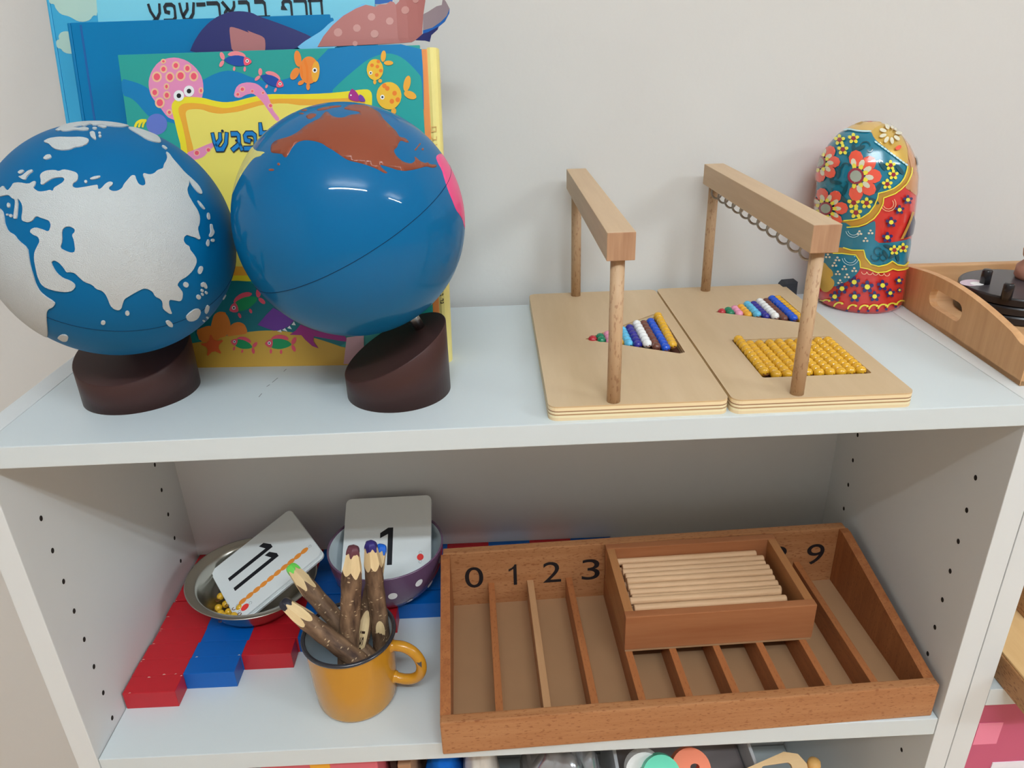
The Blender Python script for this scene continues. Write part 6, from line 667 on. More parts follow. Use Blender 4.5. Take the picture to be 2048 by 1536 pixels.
# light blue book at the back
Fb = frame((.012, .186, .0005), (.99996, -.00873, 0), (.00178, .20449, .97887))
M_big = mat('cover_sky', (52, 156, 200), .4, .4, k=1.2, var=.08, vscale=9)
tb = book('picture_book', Fb, -.0075, .2665, .335, .012, M_big, 'tall pale blue picture book with clouds and black Hebrew title, at the back', 'left', M_big)
lay('big', plane_fn(Fb), tb, .0002, .00008, .00002, None)
me, tw = hebrew('עפש־ראבב ףרח', .0137, .0026)
for v in me.vertices: v.co.x *= .1507/tw
link('title', me, mat('title_black', (30, 36, 44), .5, .3), tb, Fb @ Matrix.Translation((.0748, -.0009, .2819)))
# deep blue book
Fm = frame((.0288, .1685, .0005), (.99985, -.01745, 0), (.00372, .213, .97705))
M_mid = mat('cover_deep_blue', (0, 122, 180), .45, .2, k=1.0, var=.10, vscale=7)
tm = book('picture_book', Fm, -.0030, .2145, .2835, .0135, M_mid, 'plain deep blue hardback book behind the fish book', 'left', M_mid)
box('hinge_groove', .0045, .0062, -.0003, .0006, .002, .2815, mat('hinge_blue', (0, 84, 150), .5), tm, .0002, Fm)
# torn book
Ft = frame((.06, .1625, .0005), (.99966, -.02618, 0), (.00558, .21296, .97705))
tt = empty('torn_picture_book', M=Ft); tag(tt, 'torn picture book with navy dome and dotted dusky pink page, ragged top', 'book')
box('page_block', .035, .255, .0005, .0048, 0, .244, M_page, tt, M=Ft)
def torn_fn(a, b, h):
    bend = max(0, a*1e-5-.235)
    return Ft @ Vector((a*1e-5, -h-bend*bend*6.0+max(0, b*1e-5-.262)*.05, b*1e-5))
lay('torn', torn_fn, tt, .0004, .0004, .00006, 900, .0011)
# fish book
Fc = frame((.0755, .1356, .0005), (.99826, -.05896, 0), (.01175, .19902, .97992))
M_cov = mat('cover_teal', (34, 150, 142), .36, .45, k=1.2, var=.09, vscale=7)
M_orange = mat('hinge_orange', (222, 138, 74), .4, .4, var=.08, vscale=14); M_spy = mat('spine_yellow', (222, 208, 128), .45, .4, var=.04, vscale=20)
tc_ = empty('picture_book', M=Fc); tag(tc_, 'sea animal picture book with octopus and orange fish behind the globes', 'book')
box('front_cover', 0, .2436, 0, .003, 0, .2565, M_cov, tc_, .0006, Fc)
box('page_block', .003, .246, .0032, .0148, .002, .2535, M_page, tc_, 0, Fc)
box('back_cover', 0, .25, .015, .018, 0, .2565, M_cov, tc_, .0006, Fc)
box('hinge', .2436, .2492, .0008, .0030, .0005, .2535, M_orange, tc_, .0006, Fc)
sp = [(.2490, .0012), (.2515, .0002), (.2540, .0006), (.2562, .0022), (.2574, .0050), (.2578, .0090), (.2574, .0130), (.2562, .0160), (.2540, .0178), (.2490, .0182), (.2490, .0160), (.2535, .0150), (.2552, .0090), (.2540, .0035), (.2490, .0030)]
spm = prism_mesh('spine', sp, .2545); spo = link('spine', spm, M_spy, tc_, Fc)
M_lt = mat('spine_letters_faint', (206, 170, 104), .6, .2)
Rv = Fc @ Matrix.Translation((.2517, .0000, .195)) @ Matrix.Rotation(math.radians(90), 4, 'Y')
me, tw = hebrew('םגשל בגםר לפגש', .0040, .0006, .5)
for v in me.vertices: v.co.x *= .096/tw
link('spine_lettering', me, M_lt, spo, Rv @ Matrix.Translation((0, -.0003, -.0018)))
me, tw = hebrew('רפגב רג', .0024, .0006, .3)
link('spine_lettering', me, mat('spine_letters_black', (50, 44, 36), .6, .2), spo, Fc @ Matrix.Translation((.2522, -.0002, .068)) @ Matrix.Rotation(math.radians(90), 4, 'Y') @ Matrix.Translation((0, -.0002, -.0014)))
lay('cover', plane_fn(Fc), tc_, .0001, .00004, .00001, None)
M_tb = mat('title_blue', (22, 120, 186), .4, .4); M_to = mat('title_outline', (24, 34, 60), .5, .3)
x = .0700
for ch in 'שגפל':
    for th, m, dy in ((.0040, M_to, .0012), (.0026, M_tb, .0013)):
        me, tw = hebrew(ch, .0128, th); link('title_letter', me, m, tc_, Fc @ Matrix.Translation((x, -dy, .1815)))
    x += tw*1.02
for u, v_, r in ((.0790, .1962, .0011), (.0895, .1885, .0009), (.1025, .1885, .0009)):
    link('vowel_dot', prism_mesh('vowel_dot', [(r*math.cos(a*math.pi/6), r*math.sin(a*math.pi/6)) for a in range(12)], .0003), M_to, tc_, Fc @ Matrix.Translation((u, -.0013, v_)) @ Matrix.Rotation(math.radians(90), 4, 'X'))

# ------------------------------------------------------------------ bead frames
M_plytop = wood('birch_ply_face', (205, 180, 146), (194, 168, 132), 1, None, .5, 1, 1.1, (6, 45))
PLY = .0115
M_plyedge = bands('ply_edge', 0, PLY, ((0, (214, 190, 150)), (.2, (226, 206, 170)), (.36, (168, 132, 92)), (.46, (226, 206, 170)), (.60, (150, 112, 78)), (.68, (222, 200, 160)), (.90, (196, 164, 122))))
M_beech = wood('beech_beam', (208, 180, 146), (196, 166, 132), 1, None, .5, 1, 1.04, (8, 120))
M_beech_end = wood('beech_end', (194, 154, 120), (166, 122, 92), 2, None, .6, 1, .98, (14, 190))
M_dowel = wood('beech_dowel', (208, 176, 140), (192, 156, 120), 2, (166, 124, 92), .5, 1, .98, (12, 200))
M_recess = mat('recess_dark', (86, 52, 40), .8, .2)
M_copper = mat('copper_wire', (120, 74, 52), .35, metal=.8); M_steel = mat('steel_wire', (150, 146, 138), .3, metal=1.0)
def rrect(x0, x1, y0, y1, r, n=5):
    p = []
    for cx, cy, a0 in ((x1-r, y1-r, 0), (x0+r, y1-r, 90), (x0+r, y0+r, 180), (x1-r, y0+r, 270)):
        p += [(cx+r*math.cos(math.radians(a0+90*k/n)), cy+r*math.sin(math.radians(a0+90*k/n))) for k in range(n+1)]
    return p
def side_index(me):
    me.polygons.foreach_set('material_index', [1 if abs(p.normal.z) < .5 else 0 for p in me.polygons])
def bead_frame(x0, x1, y0, y1, cuts, postx, hooks, label):
    t = empty('bead_hanger', ((x0+x1)/2, (y0+y1)/2, 0)); tag(t, label, 'bead hanger', 'wooden bead hangers')
    pl = rrect(x0, x1, y0, y1, .007)
    me = prism_mesh('base', pl, PLY, holes=cuts); me.materials.append(M_plytop); me.materials.append(M_plyedge); side_index(me)
    b = link('base', me, None, t)
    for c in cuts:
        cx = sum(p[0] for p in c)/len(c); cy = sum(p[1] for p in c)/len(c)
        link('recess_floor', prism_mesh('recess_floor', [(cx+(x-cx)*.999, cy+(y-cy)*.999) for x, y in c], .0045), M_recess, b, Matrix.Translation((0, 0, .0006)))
    for y in (.0105, .2595):
        link('post', tube_mesh('post', [(postx, y, PLY-.0005), (postx, y, .1192)], .0049, 20), M_dowel, t)
    me = box_mesh('beam', .019, .2665, .019, .0006); me.materials.append(M_beech); me.materials.append(M_beech_end)
    me.polygons.foreach_set('material_index', [1 if abs(p.normal.y) > .8 else 0 for p in me.polygons])
    link('beam', me, None, t, Matrix.Translation((postx+.0005, .1345, .1188)))
    if hooks:
        for k in range(11):
            y = .024 + k*.0222
            pts = [(.0016*i/46-.0008, .0056*math.cos(a), .0056*math.sin(a)) for i, a in enumerate([math.radians(100+i*15) for i in range(46)])]
            pts = [(-.0008, -.0005, .0085), (-.0008, -.0008, .0066)] + [(x, yy, zz) for x, yy, zz in pts]
            link('hook', tube_mesh('hook', pts, .0008, 6), M_steel, t, Matrix.Translation((postx-.001, y, .1139)) @ Matrix.Rotation(math.radians(42), 4, 'Z'))
    return t
T1 = [(.4510, .1356), (.5250, .0945), (.5302, .0965), (.5302, .1955), (.5280, .1970)]
T2 = [(.5825, .1923), (.6530, .1540), (.6600, .1560), (.6605, .2330), (.6570, .2350)]
SQ = rrect(.5765, .6615, .0400, .1200, .002, 2)
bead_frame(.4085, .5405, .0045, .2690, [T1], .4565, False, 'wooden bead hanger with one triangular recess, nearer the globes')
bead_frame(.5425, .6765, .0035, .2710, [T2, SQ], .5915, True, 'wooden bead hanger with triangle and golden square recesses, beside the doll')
# beads
bead_me = {}
def bead_mesh(key, r, m, tall=.94):
    if key not in bead_me:
        prof = [(r*math.sin(a)*1.0, -r*tall*math.cos(a)) for a in [math.pi*k/8 for k in range(9)]]; prof[0] = (0, prof[0][1]); prof[-1] = (0, prof[-1][1])
        me = lathe_mesh('bead', prof, 14); me.materials.append(m); bead_me[key] = me
    return bead_me[key]
loop_me = tube_mesh('wire_loop', [(.0019*math.cos(a), .0019*math.sin(a), 0) for a in [math.radians(20*i) for i in range(17)]], .00038, 6); loop_me.materials.append(M_copper)
BC = [('red', (176, 40, 52)), ('green', (20, 122, 88)), ('pink', (238, 148, 178)), ('orange', (242, 168, 52)), ('light blue', (92, 182, 222)), ('indigo', (42, 40, 140)), ('white', (226, 232, 234)), ('brown', (104, 62, 52)), ('blue', (22, 78, 190)), ('golden', (196, 148, 40))]
NUM = ['one', 'two', 'three', 'four', 'five', 'six', 'seven', 'eight', 'nine', 'ten']
def bead_bar(col, n, p, d, pitch, r, label, group, loops=True, tall=1.04):
    """n beads strung on a wire, centred on p and running along d"""
    d = Vector(d).normalized(); p = Vector(p); t = empty('bead_bar', p-Vector((0, 0, r))); tag(t, label, 'bead bar', group)
    name, rgb = BC[col]; m = mat('bead_'+name.replace(' ', '_'), rgb, .22, .5, coat=.3, k=1.2) if name != 'golden' else mat('bead_golden', (206, 156, 36), .2, .5, coat=.5, k=1.25)
    me = bead_mesh((col, r, tall), r, m, tall); R = rot_to(d)
    for i in range(n): link('bead', me, None, t, Matrix.Translation(p+d*pitch*(i-(n-1)/2)) @ R)
    L = pitch*n/2
    link('wire', tube_mesh('wire', [p-d*L, p+d*L], .0004, 6), M_copper, t)
    if loops:
        for s in (-1, 1): link('wire_loop', loop_me, None, t, Matrix.Translation(p+d*s*(L+.0016)) @ rot_to(d) @ Matrix.Rotation(math.radians(90), 4, 'X') @ Matrix.Rotation(math.radians(60), 4, 'Z'))
    return t
for k in range(10):
    x = .4575+.0074*k; lo = .1356-(x-.4510)*.55; hi = .1356+(x-.4510)*.775
    bead_bar(k, k+1, (x, (lo+hi)/2+(.003 if k == 9 else -.002), .0110+(.002 if k in (6, 9) else 0)), (0.04 if k == 9 else 0, 1, .0), (.0080 if k > 1 else .0078), .0041, '%s bead bar of %s in the triangle nearer the globes' % (BC[k][0], NUM[k]), 'colour bead stair, first hanger', k > 0)
    x = .5890+.0073*k; lo = .1923-(x-.5825)*.54; hi = .1923+(x-.5825)*.56
    bead_bar(k, k+1, (x, (lo+hi)/2, .0108+(.0015 if k in (4, 6, 8) else 0)), (0, 1, 0), .0070, .0040, '%s bead bar of %s in the triangle beside the doll' % (BC[k][0], NUM[k]), 'colour bead stair, second hanger', k > 0)
ORD = ['leftmost', 'second', 'third', 'fourth', 'fifth', 'sixth', 'seventh', 'eighth', 'ninth', 'rightmost']
for k in range(10):
    x = .5812+.00845*k
    bead_bar(9, 10, (x, .0800+(.004 if k == 0 else random.uniform(-.001, .001)), .0098+(.0022 if k == 0 else 0)), (random.uniform(-.012, .012), 1, .03 if k == 0 else 0), .0070, .0043, '%s golden ten-bead bar counted from the left in the square recess' % ORD[k], 'golden bead bars in the square', True, .95)

# ------------------------------------------------------------------ nesting doll
DP = [(a*.98, b*.95) for a, b in [(0, .0395), (.004, .0425), (.012, .0432), (.03, .0432), (.06, .0445), (.09, .0462), (.115, .0468), (.13, .0462), (.145, .0425), (.157, .036), (.167, .0275), (.174, .0175), (.178, .008), (.179, 0)]]
LEAN = math.tan(math.radians(6.0))     # the stacked doll halves sit askew
Fd = Matrix.Translation((.744, .238, .0002))
Sh = Matrix(((1, 0, -LEAN, 0), (0, 1, 0, 0), (0, 0, 1, 0), (0, 0, 0, 1)))
td = empty('nesting_doll', M=Fd); tag(td, 'painted wooden nesting doll with teal floral scarf and red dress', 'doll')
zz = np.array([p[0] for p in DP]); rr = np.array([p[1] for p in DP])
def drad(h): return float(np.interp(h, zz, rr))
prof = [(0, 0)] + [(drad(h), h) for h in sorted(set([float(a) for a in np.linspace(0, .147, 40)] + [float(a) for a in np.linspace(.147, .1752, 28)]))] + [(0, .17542)]
bme = lathe_mesh('body', prof, 96); bme.transform(Sh)
link('body', bme, mat('doll_red', (206, 48, 44), .2, .5, coat=.8, k=1.15), td, Fd)
DK = math.radians(.01)*.045*1e5
def doll_fn(a, b, h):
    th = math.radians(a/DK/100); z = b*1e-5; r = drad(z)+h
    return Fd @ Vector((r*math.cos(th)-LEAN*z, r*math.sin(th), z+h*max(0, min(1, (z-.13)/.03))))
lay('doll', doll_fn, td, .00015, 0, .00004, 220, 0, DK, lambda n, i: {'painted_pattern': .0001*min(i, 12), 'painted_leaf': .0014, 'painted_lace': .0016, 'painted_border': .0013, 'painted_dots': .0015, 'painted_line': .00155}.get(n, .0016))

# ------------------------------------------------------------------ black block behind the frame
wb = prism_mesh('door_stop', [(0, 0), (.016, 0), (.0155, .016), (.003, .0155), (0, .012)], .014, .0008)
tag(link('door_stop', wb, mat('black_rubber', (48, 50, 56), .6, .3, var=.2, vscale=120), None, Matrix.Translation((.6728, .2745, .0000)) @ Matrix.Rotation(math.radians(90), 4, 'X')), 'small dark rubber block against the wall behind the second bead hanger', 'rubber block')

# ------------------------------------------------------------------ wooden tray with black discs, right edge
M_tray = wood('tray_beech', (204, 158, 112), (184, 136, 92), 1, None, .5, 1, 1.2, (7, 110)); M_tray2 = wood('tray_beech_back', (206, 166, 122), (190, 146, 104), 0, None, .5, 1, 1.2, (7, 110))
yaw = math.radians(2.2)
Ftr = Matrix.Translation((.7728, .030, .0005)) @ Matrix.Rotation(-yaw, 4, 'Z')
ttr = empty('wooden_tray', M=Ftr); tag(ttr, 'beech tray with arched side and slot handle holding black discs', 'tray')
arch = [(0, 0), (.240, 0), (.240, .030)] + [(.240-.24*s, .030+.0155*math.sin(math.pi*s)**1.0 if s < .95 else .0305) for s in [k/20 for k in range(1, 20)]] + [(0, .030)]
slot = []
for k in range(9): a = math.radians(90+180*k/8); slot.append((.1005+.0085*math.cos(a), .0250+.0085*math.sin(a)))
for k in range(9): a = math.radians(-90+180*k/8); slot.append((.1385+.0085*math.cos(a), .0250+.0085*math.sin(a)))
me = prism_mesh('side', arch, .0065, holes=[slot])
YZ = Matrix(((0, 0, 1, 0), (1, 0, 0, 0), (0, 1, 0, 0), (0, 0, 0, 1)))
link('side', me, M_tray, ttr, Ftr @ YZ)
link('side', me.copy(), M_tray, ttr, Ftr @ Matrix.Translation((.33, 0, 0)) @ YZ)
box('front_board', .010, .330, 0, .010, .004, .030, M_tray2, ttr, .0012, Ftr)
box('back_board', .010, .330, .225, .235, .004, .0300, M_tray2, ttr, .0012, Ftr)
box('bottom', .0, .340, 0.0, .240, -.0003, .0042, M_tray2, ttr, .0005, Ftr)
M_blk = mat('black_plastic', (30, 28, 32), .25, .5, k=1.1); M_blktop = mat('black_plastic_top', (66, 62, 66), .3, .5, k=1.1)
DX, DY = .8690, .1850
for k in range(3):
    z0 = .0050+.0084*k
    me = lathe_mesh('black_disc', [(0, 0), (.0500, 0), (.0515, .001), (.0515, .0066), (.0505, .0080), (.0490, .0082), (0, .0082)], 72, True, [0, 0, 0, 0, 0, 1]); me.materials.append(M_blk); me.materials.append(M_blktop)
    try: me.set_sharp_from_angle(angle=.6)
    except Exception: pass
    t = empty('black_disc', (DX, DY, z0)); tag(t, ('bottom black disc of the stack in the tray', 'middle black disc of the stack in the tray', 'top black disc with two pegs and oval sticker in the tray')[k], 'disc', 'black discs in the tray')
    link('disc', me, None, t, Matrix.Translation((DX, DY, z0)))
    if k == 2:
        zt = z0+.0082
        for px, py in ((.8378-DX, .1906-DY), (.8307-DX, .1476-DY)):
            link('peg', tube_mesh('peg', [(DX+px, DY+py, zt-.001), (DX+px, DY+py, zt+.0125), (DX+px, DY+py, zt+.0138)], [.0045, .0045, .0036], 20), M_blk, t)
        link('sticker', prism_mesh('sticker', [(.0125*math.cos(a*math.pi/12), .0085*math.sin(a*math.pi/12)) for a in range(24)], .0003), mat('sticker_lilac', (196, 176, 190), .35, .4), t, Matrix.Translation((.8275, .1945, zt)) @ Matrix.Rotation(.5, 4, 'Z'))
        link('sticker', prism_mesh('sticker', [(.0065*math.cos(a*math.pi/12), .0055*math.sin(a*math.pi/12)) for a in range(24)], .0003), mat('sticker_white', (232, 232, 236), .35, .4), t, Matrix.Translation((.8300, .1900, zt+.0003)) @ Matrix.Rotation(.5, 4, 'Z'))
M_skin = mat('turned_wood_brown', (176, 130, 112), .5, .3, var=.12, vscale=60)
prof = [(0, 0), (.016, 0), (.018, .003), (.0175, .012), (.012, .018), (.0145, .022), (.0155, .028), (.013, .034), (.008, .038), (.010, .043), (.0125, .050), (.011, .058), (.006, .063), (0, .064)]
tag(link('wooden_skittle', lathe_mesh('wooden_skittle', prof, 40), M_skin, None, Matrix.Translation((.8925, .200, .0300))), 'turned brown wooden skittle standing on the discs at the right edge', 'skittle')

# ------------------------------------------------------------------ number rods
M_red = mat('rod_red', (172, 26, 36), .38, .45, k=1.25, var=.05, vscale=30); M_blu = mat('rod_blue', (0, 84, 162), .38, .45, k=1.25, var=.05, vscale=30)
seg_me = []
for wy in (.0212, .0203):
    for m in (M_red, M_blu):
        me = box_mesh('segment', .0500, wy, .0198, .0006); me.materials.append(m); seg_me.append(me)
RP = .0207
RW = ['one red', 'two', 'three', 'four', 'five', 'six', 'seven', 'eight', 'nine', 'ten']
M_chip = mat('bare_wood_chip', (206, 186, 170), .7, .2)
for k in range(10):
    y = (.0563+.0213*k if k < 6 else .1862+.0204*(k-6))+(.0106 if k < 6 else .0102); x0 = .0018+random.uniform(0, .0012)+(.0012 if k in (3, 4) else 0)
    t = empty('number_rod', (x0, y, ZS)); tag(t, 'number rod of %s segment%s, %s' % (RW[k], '' if k == 0 else 's', 'shortest, at the front' if k == 0 else 'longest, against the back panel' if k == 9 else 'alternating red and blue, behind the rod of %s' % RW[k-1].split()[0]), 'number rod', 'red and blue number rods')
    for s in range(k+1): link('segment', seg_me[s % 2+(0 if k < 6 else 2)], None, t, Matrix.Translation((x0+.05*s+.025, y, ZS)))
    for q in range(3 if k < 5 else 1):
        cx = x0+random.choice((.0006, .05*(k+1)-.002, random.uniform(.002, .05*(k+1)-.002)))
        link('chip', prism_mesh('chip', [(0, 0), (random.uniform(.0015, .0035), .0002), (.0012, random.uniform(.0006, .0012))], .0002), M_chip, t, Matrix.Translation((cx, y-.0102+random.choice((0, .0185)), ZS+.01975)))

# ------------------------------------------------------------------ spindle box
M_bx = wood('spindle_beech', (188, 134, 90), (170, 112, 70), 0, (142, 84, 50), .42, 1, .95, (8, 130))
M_by = wood('spindle_beech_shaded', (178, 114, 68), (152, 90, 52), 1, (140, 84, 50), .42, 1, 1.0, (8, 130))  # same beech, made darker and redder to put compartment shade into the colour
M_bfl = mat('fibreboard_floor', (164, 126, 92), .6, .3, k=1.08, var=.06, vscale=40)
M_digit = mat('digit_black', (26, 24, 28), .4, .4)
Fs = Matrix.Translation((.3100, -.0118, ZS)) @ Matrix.Rotation(math.radians(2.0), 4, 'Z')
ts_ = empty('spindle_box', M=Fs); tag(ts_, 'large beech box with ten compartments numbered 0 to 9', 'spindle box')
BW, BD, FH, BH, TH = .4475, .1965, .0385, .0760, .0095
kw = dict(parent=ts_, M=Fs)
box('front_board', 0, BW, 0, TH, 0, FH, M_bx, bevel=.0014, **kw)
bb = box('back_board', TH*.2, BW-TH*.2, BD-.0105, BD, 0, BH, M_bx, bevel=.0014, **kw)
for x in (0, BW-TH):
    me = prism_mesh('side_board', [(TH*.9, 0), (BD-.010, 0), (BD-.010, BH-.001), (BD-.018, BH-.001), (TH*.9, FH-.001)], TH)
    link('side_board', me, M_by, ts_, Fs @ Matrix.Translation((x, 0, 0)) @ YZ)
box('floor_board', TH*.5, BW-TH*.5, TH*.5, BD-.008, .0008, .0050, M_bfl, **kw)
CP = (BW-2*TH)/10
M_div2 = wood('divider_pale', (176, 136, 98), (160, 118, 82), 1, None, .5, 1, 1.2, (8, 130))
for k in range(1, 10):
    x = TH+CP*k
    box('divider', x-.0035, x+.0035, TH*.95, BD-.0103, .0045, .0335, M_div2 if k == 2 else M_by, bevel=.0007, **kw)
for k in range(10):
    w = .0115 if k == 1 else .0200
    cx = TH+CP*(k+.5)+(.003 if k < 5 else -.001)
    if k == 1: me = mesh('digit', [(a*.0280, 0, b*.0280) for a, b in ((.215, 0), (.345, 0), (.345, 1), (.27, 1), (.23, .915), (.15, .84), (.03, .78), (.03, .67), (.13, .72), (.215, .785))], [tuple(range(10))])
    else: me = fit_text(str(k), w, .0280, 0)
    o = link('digit', me, M_digit, bb, Fs @ Matrix.Translation((cx-w/2, BD-.0105-.0003, .0285)))
# small box with spindles
Fsb = Matrix.Translation((.4838, .0652, ZS+.0337)) @ Matrix.Rotation(math.radians(1.6), 4, 'Z')
tsb = empty('spindle_tray', M=Fsb); tag(tsb, 'small open beech box full of dowels resting on the compartments', 'box')
SW, SD, SH, SB = .1845, .1130, .0432, .0088
M_sx = wood('small_box_front', (176, 116, 76), (156, 94, 58), 0, None, .38, 1, 1.0, (6, 70)); M_sy = wood('small_box_side', (186, 130, 82), (166, 108, 64), 1, None, .38, 1, 1.0, (6, 70))
kw = dict(parent=tsb, M=Fsb)
box('front_board', 0, SW, 0, SB, .0025, SH, M_sx, bevel=.0009, **kw); box('back_board', 0, SW, SD-SB, SD, .0025, SH, M_sx, bevel=.0009, **kw)
box('side_board', .0004, SB, SB, SD-SB, .0025, SH-.0002, M_sy, bevel=.0006, **kw); box('side_board', SW-SB, SW-.0004, SB, SD-SB, .0025, SH-.0002, M_sy, bevel=.0006, **kw)
box('bottom', .0006, SW-.0006, .0006, SD-.0006, 0, .0026, M_bfl, **kw)
M_sp = wood('spindle_ramin', (204, 170, 134), (186, 148, 112), 2, None, .55, 1, 1.25, (10, 220))
NS = 12; sr = .0038
sp_me = lathe_mesh('spindle', [(0, -.0765), (sr-.0006, -.0765), (sr, -.0757), (sr, .0757), (sr-.0006, .0765), (0, .0765)], 16); sp_me.materials.append(M_sp)
try: sp_me.set_sharp_from_angle(angle=.6)
except Exception: pass
iy = SD-2*SB
for layer in range(4):
    n = NS if layer % 2 else NS-1
    for k in range(n):
        y = SB+iy*(k+.5)/NS + (0 if layer % 2 else iy/NS/2)
        z = .0027+sr+.0068*layer + (random.uniform(-.0004, .0016) if layer == 3 else 0)
        x = SB+.0765+.0015+random.uniform(0, .0055) - 0
        if layer == 3 and k == 3: z += .0018
        if layer == 3 and k == NS-1: x = SB+.0775
        o = link('spindle', sp_me, None, None, Fsb @ Matrix.Translation((x, y, z)) @ Matrix.Rotation(random.uniform(-.012, .012) if layer == 2 else 0, 4, 'Z') @ Matrix.Rotation(math.radians(90), 4, 'Y'))
        if layer == 3: tag(o, '%s pale dowel counted from the front board of the small box' % ['frontmost', 'second', 'third', 'fourth', 'fifth', 'sixth', 'seventh', 'eighth', 'ninth', 'tenth', 'eleventh', 'rearmost'][k], 'spindle', 'top layer of dowels')
        else: tag(o, 'pale wooden dowel in the hidden lower layers of the small box', 'spindle', 'lower layers of dowels')
# ------------------------------------------------------------------ enamel mug
MX, MY, MH = .2240, .0612, .0800
tmug = empty('enamel_mug', (MX, MY, ZS)); tag(tmug, 'yellow enamel mug with black rim holding twig pencils', 'mug')
M_yel = mat('enamel_yellow', (216, 152, 40), .25, .4, coat=.35, k=.82); M_rim = mat('enamel_black', (34, 36, 44), .2, .5, coat=.6); M_in = mat('enamel_pale', (182, 196, 204), .3, .5, coat=.3)
TM = Matrix.Translation((MX, MY, ZS))
link('body', lathe_mesh('body', [(0, .0006), (.0300, .0003), (.0335, .0008), (.0362, .0030), (.0378, .0070), (.0395, .030), (.0405, .060), (.0410, .0768)], 72), M_yel, tmug, TM)
link('lining', lathe_mesh('lining', [(.0404, .0772), (.0397, .060), (.0388, .030), (.0368, .0070), (.0330, .0022), (0, .0018)], 72), M_in, tmug, TM)
rp = [(.0418+.0021*math.cos(a), .0782+.0019*math.sin(a)) for a in [math.radians(30*i) for i in range(13)]]
link('rim', lathe_mesh('rim', rp, 72), M_rim, tmug, TM)
ha = math.radians(-10)
hp = [(.0385, .066), (.0440, .0668), (.0520, .0660), (.0600, .0610), (.0655, .0520), (.0668, .0420), (.0640, .0330), (.0580, .0275), (.0500, .0255), (.0430, .0262), (.0380, .0275)]
def cr(p, n=4):
    o = []
    for i in range(len(p)-1):
        a, b, c, d = [Vector(p[max(0, min(len(p)-1, i+k))]) for k in (-1, 0, 1, 2)]
        for k in range(n):
            t = k/n; o.append(.5*((2*b)+(c-a)*t+(2*a-5*b+4*c-d)*t*t+(3*b-a-3*c+d)*t**3))
    return o+[Vector(p[-1])]
hpts = [Vector((r*math.cos(ha), r*math.sin(ha), z)) for r, z in cr([(a, b) for a, b in hp])]
hnd = link('handle', tube_mesh('handle', hpts, [.0062 if (i < 3 or i > len(hpts)-4) else .0050 for i in range(len(hpts))], 16), M_yel, tmug, TM)
cp = Vector((.0655*math.cos(ha), .0655*math.sin(ha), .049)); nd = (Vector((MX, MY, ZS))+cp); vd = (Vector((.3738, -.474, .2525))-nd).normalized()
vd = (vd + Vector((-.1, 0, .0))).normalized()
link('chip', prism_mesh('chip', [(-.0030, .0034), (.0012, .0046), (.0026, .0010), (.0016, -.0026), (.0006, -.0056), (-.0014, -.0022), (-.0024, .0008)], .0008), mat('chipped_steel', (62, 56, 54), .6, .3), hnd, Matrix.Translation(nd+vd*.0055) @ rot_to(vd) @ Matrix.Rotation(math.radians(20), 4, 'Z'))

# ------------------------------------------------------------------ twig pencils
def bark():
    m = bpy.data.materials.new('hazel_bark'); m.use_nodes = True; nt = m.node_tree; b = nt.nodes['Principled BSDF']
    tc = nt.nodes.new('ShaderNodeTexCoord')
    mp = nt.nodes.new('ShaderNodeMapping'); mp.inputs['Scale'].default_value = (160, 160, 45); nt.links.new(tc.outputs['Object'], mp.inputs['Vector'])
    n = nt.nodes.new('ShaderNodeTexNoise'); n.inputs['Scale'].default_value = 1; n.inputs['Detail'].default_value = 6; nt.links.new(mp.outputs[0], n.inputs['Vector'])
    r = nt.nodes.new('ShaderNodeValToRGB'); e = r.color_ramp.elements; e[0].position = .3; e[0].color = lin((64, 44, 34))+(1,); e[1].position = .75; e[1].color = lin((150, 118, 90))+(1,)
    nt.links.new(n.outputs['Fac'], r.inputs[0])
    mp2 = nt.nodes.new('ShaderNodeMapping'); mp2.inputs['Scale'].default_value = (150, 150, 330); nt.links.new(tc.outputs['Object'], mp2.inputs['Vector'])
    v = nt.nodes.new('ShaderNodeTexVoronoi'); v.inputs['Scale'].default_value = 1; nt.links.new(mp2.outputs[0], v.inputs['Vector'])
    r2 = nt.nodes.new('ShaderNodeValToRGB'); e = r2.color_ramp.elements; e[0].position = .17; e[0].color = (1, 1, 1, 1); e[1].position = .24; e[1].color = (0, 0, 0, 1)
    nt.links.new(v.outputs['Distance'], r2.inputs[0])
    n3 = nt.nodes.new('ShaderNodeTexNoise'); n3.inputs['Scale'].default_value = 120; nt.links.new(tc.outputs['Object'], n3.inputs['Vector'])
    r3 = nt.nodes.new('ShaderNodeValToRGB'); e = r3.color_ramp.elements; e[0].position = .42; e[1].position = .52; nt.links.new(n3.outputs['Fac'], r3.inputs[0])
    mu = nt.nodes.new('ShaderNodeMath'); mu.operation = 'MULTIPLY'; nt.links.new(r2.outputs[0], mu.inputs[0]); nt.links.new(r3.outputs[0], mu.inputs[1])
    mx = nt.nodes.new('ShaderNodeMix'); mx.data_type = 'RGBA'; nt.links.new(mu.outputs[0], mx.inputs[0]); nt.links.new(r.outputs[0], mx.inputs[6]); mx.inputs[7].default_value = lin((196, 168, 132))+(1,)
    nt.links.new(mx.outputs[2], b.inputs['Base Color']); b.inputs['Roughness'].default_value = .6; b.inputs['Specular IOR Level'].default_value = .3
    bp = nt.nodes.new('ShaderNodeBump'); bp.inputs['Strength'].default_value = .6; bp.inputs['Distance'].default_value = .001; nt.links.new(n.outputs['Fac'], bp.inputs['Height']); nt.links.new(bp.outputs['Normal'], b.inputs['Normal'])
    return m
M_bark = bark(); M_cut = wood('whittled_hazel', (222, 198, 154), (206, 178, 132), 2, None, .6, 1, 1.2, (12, 160))
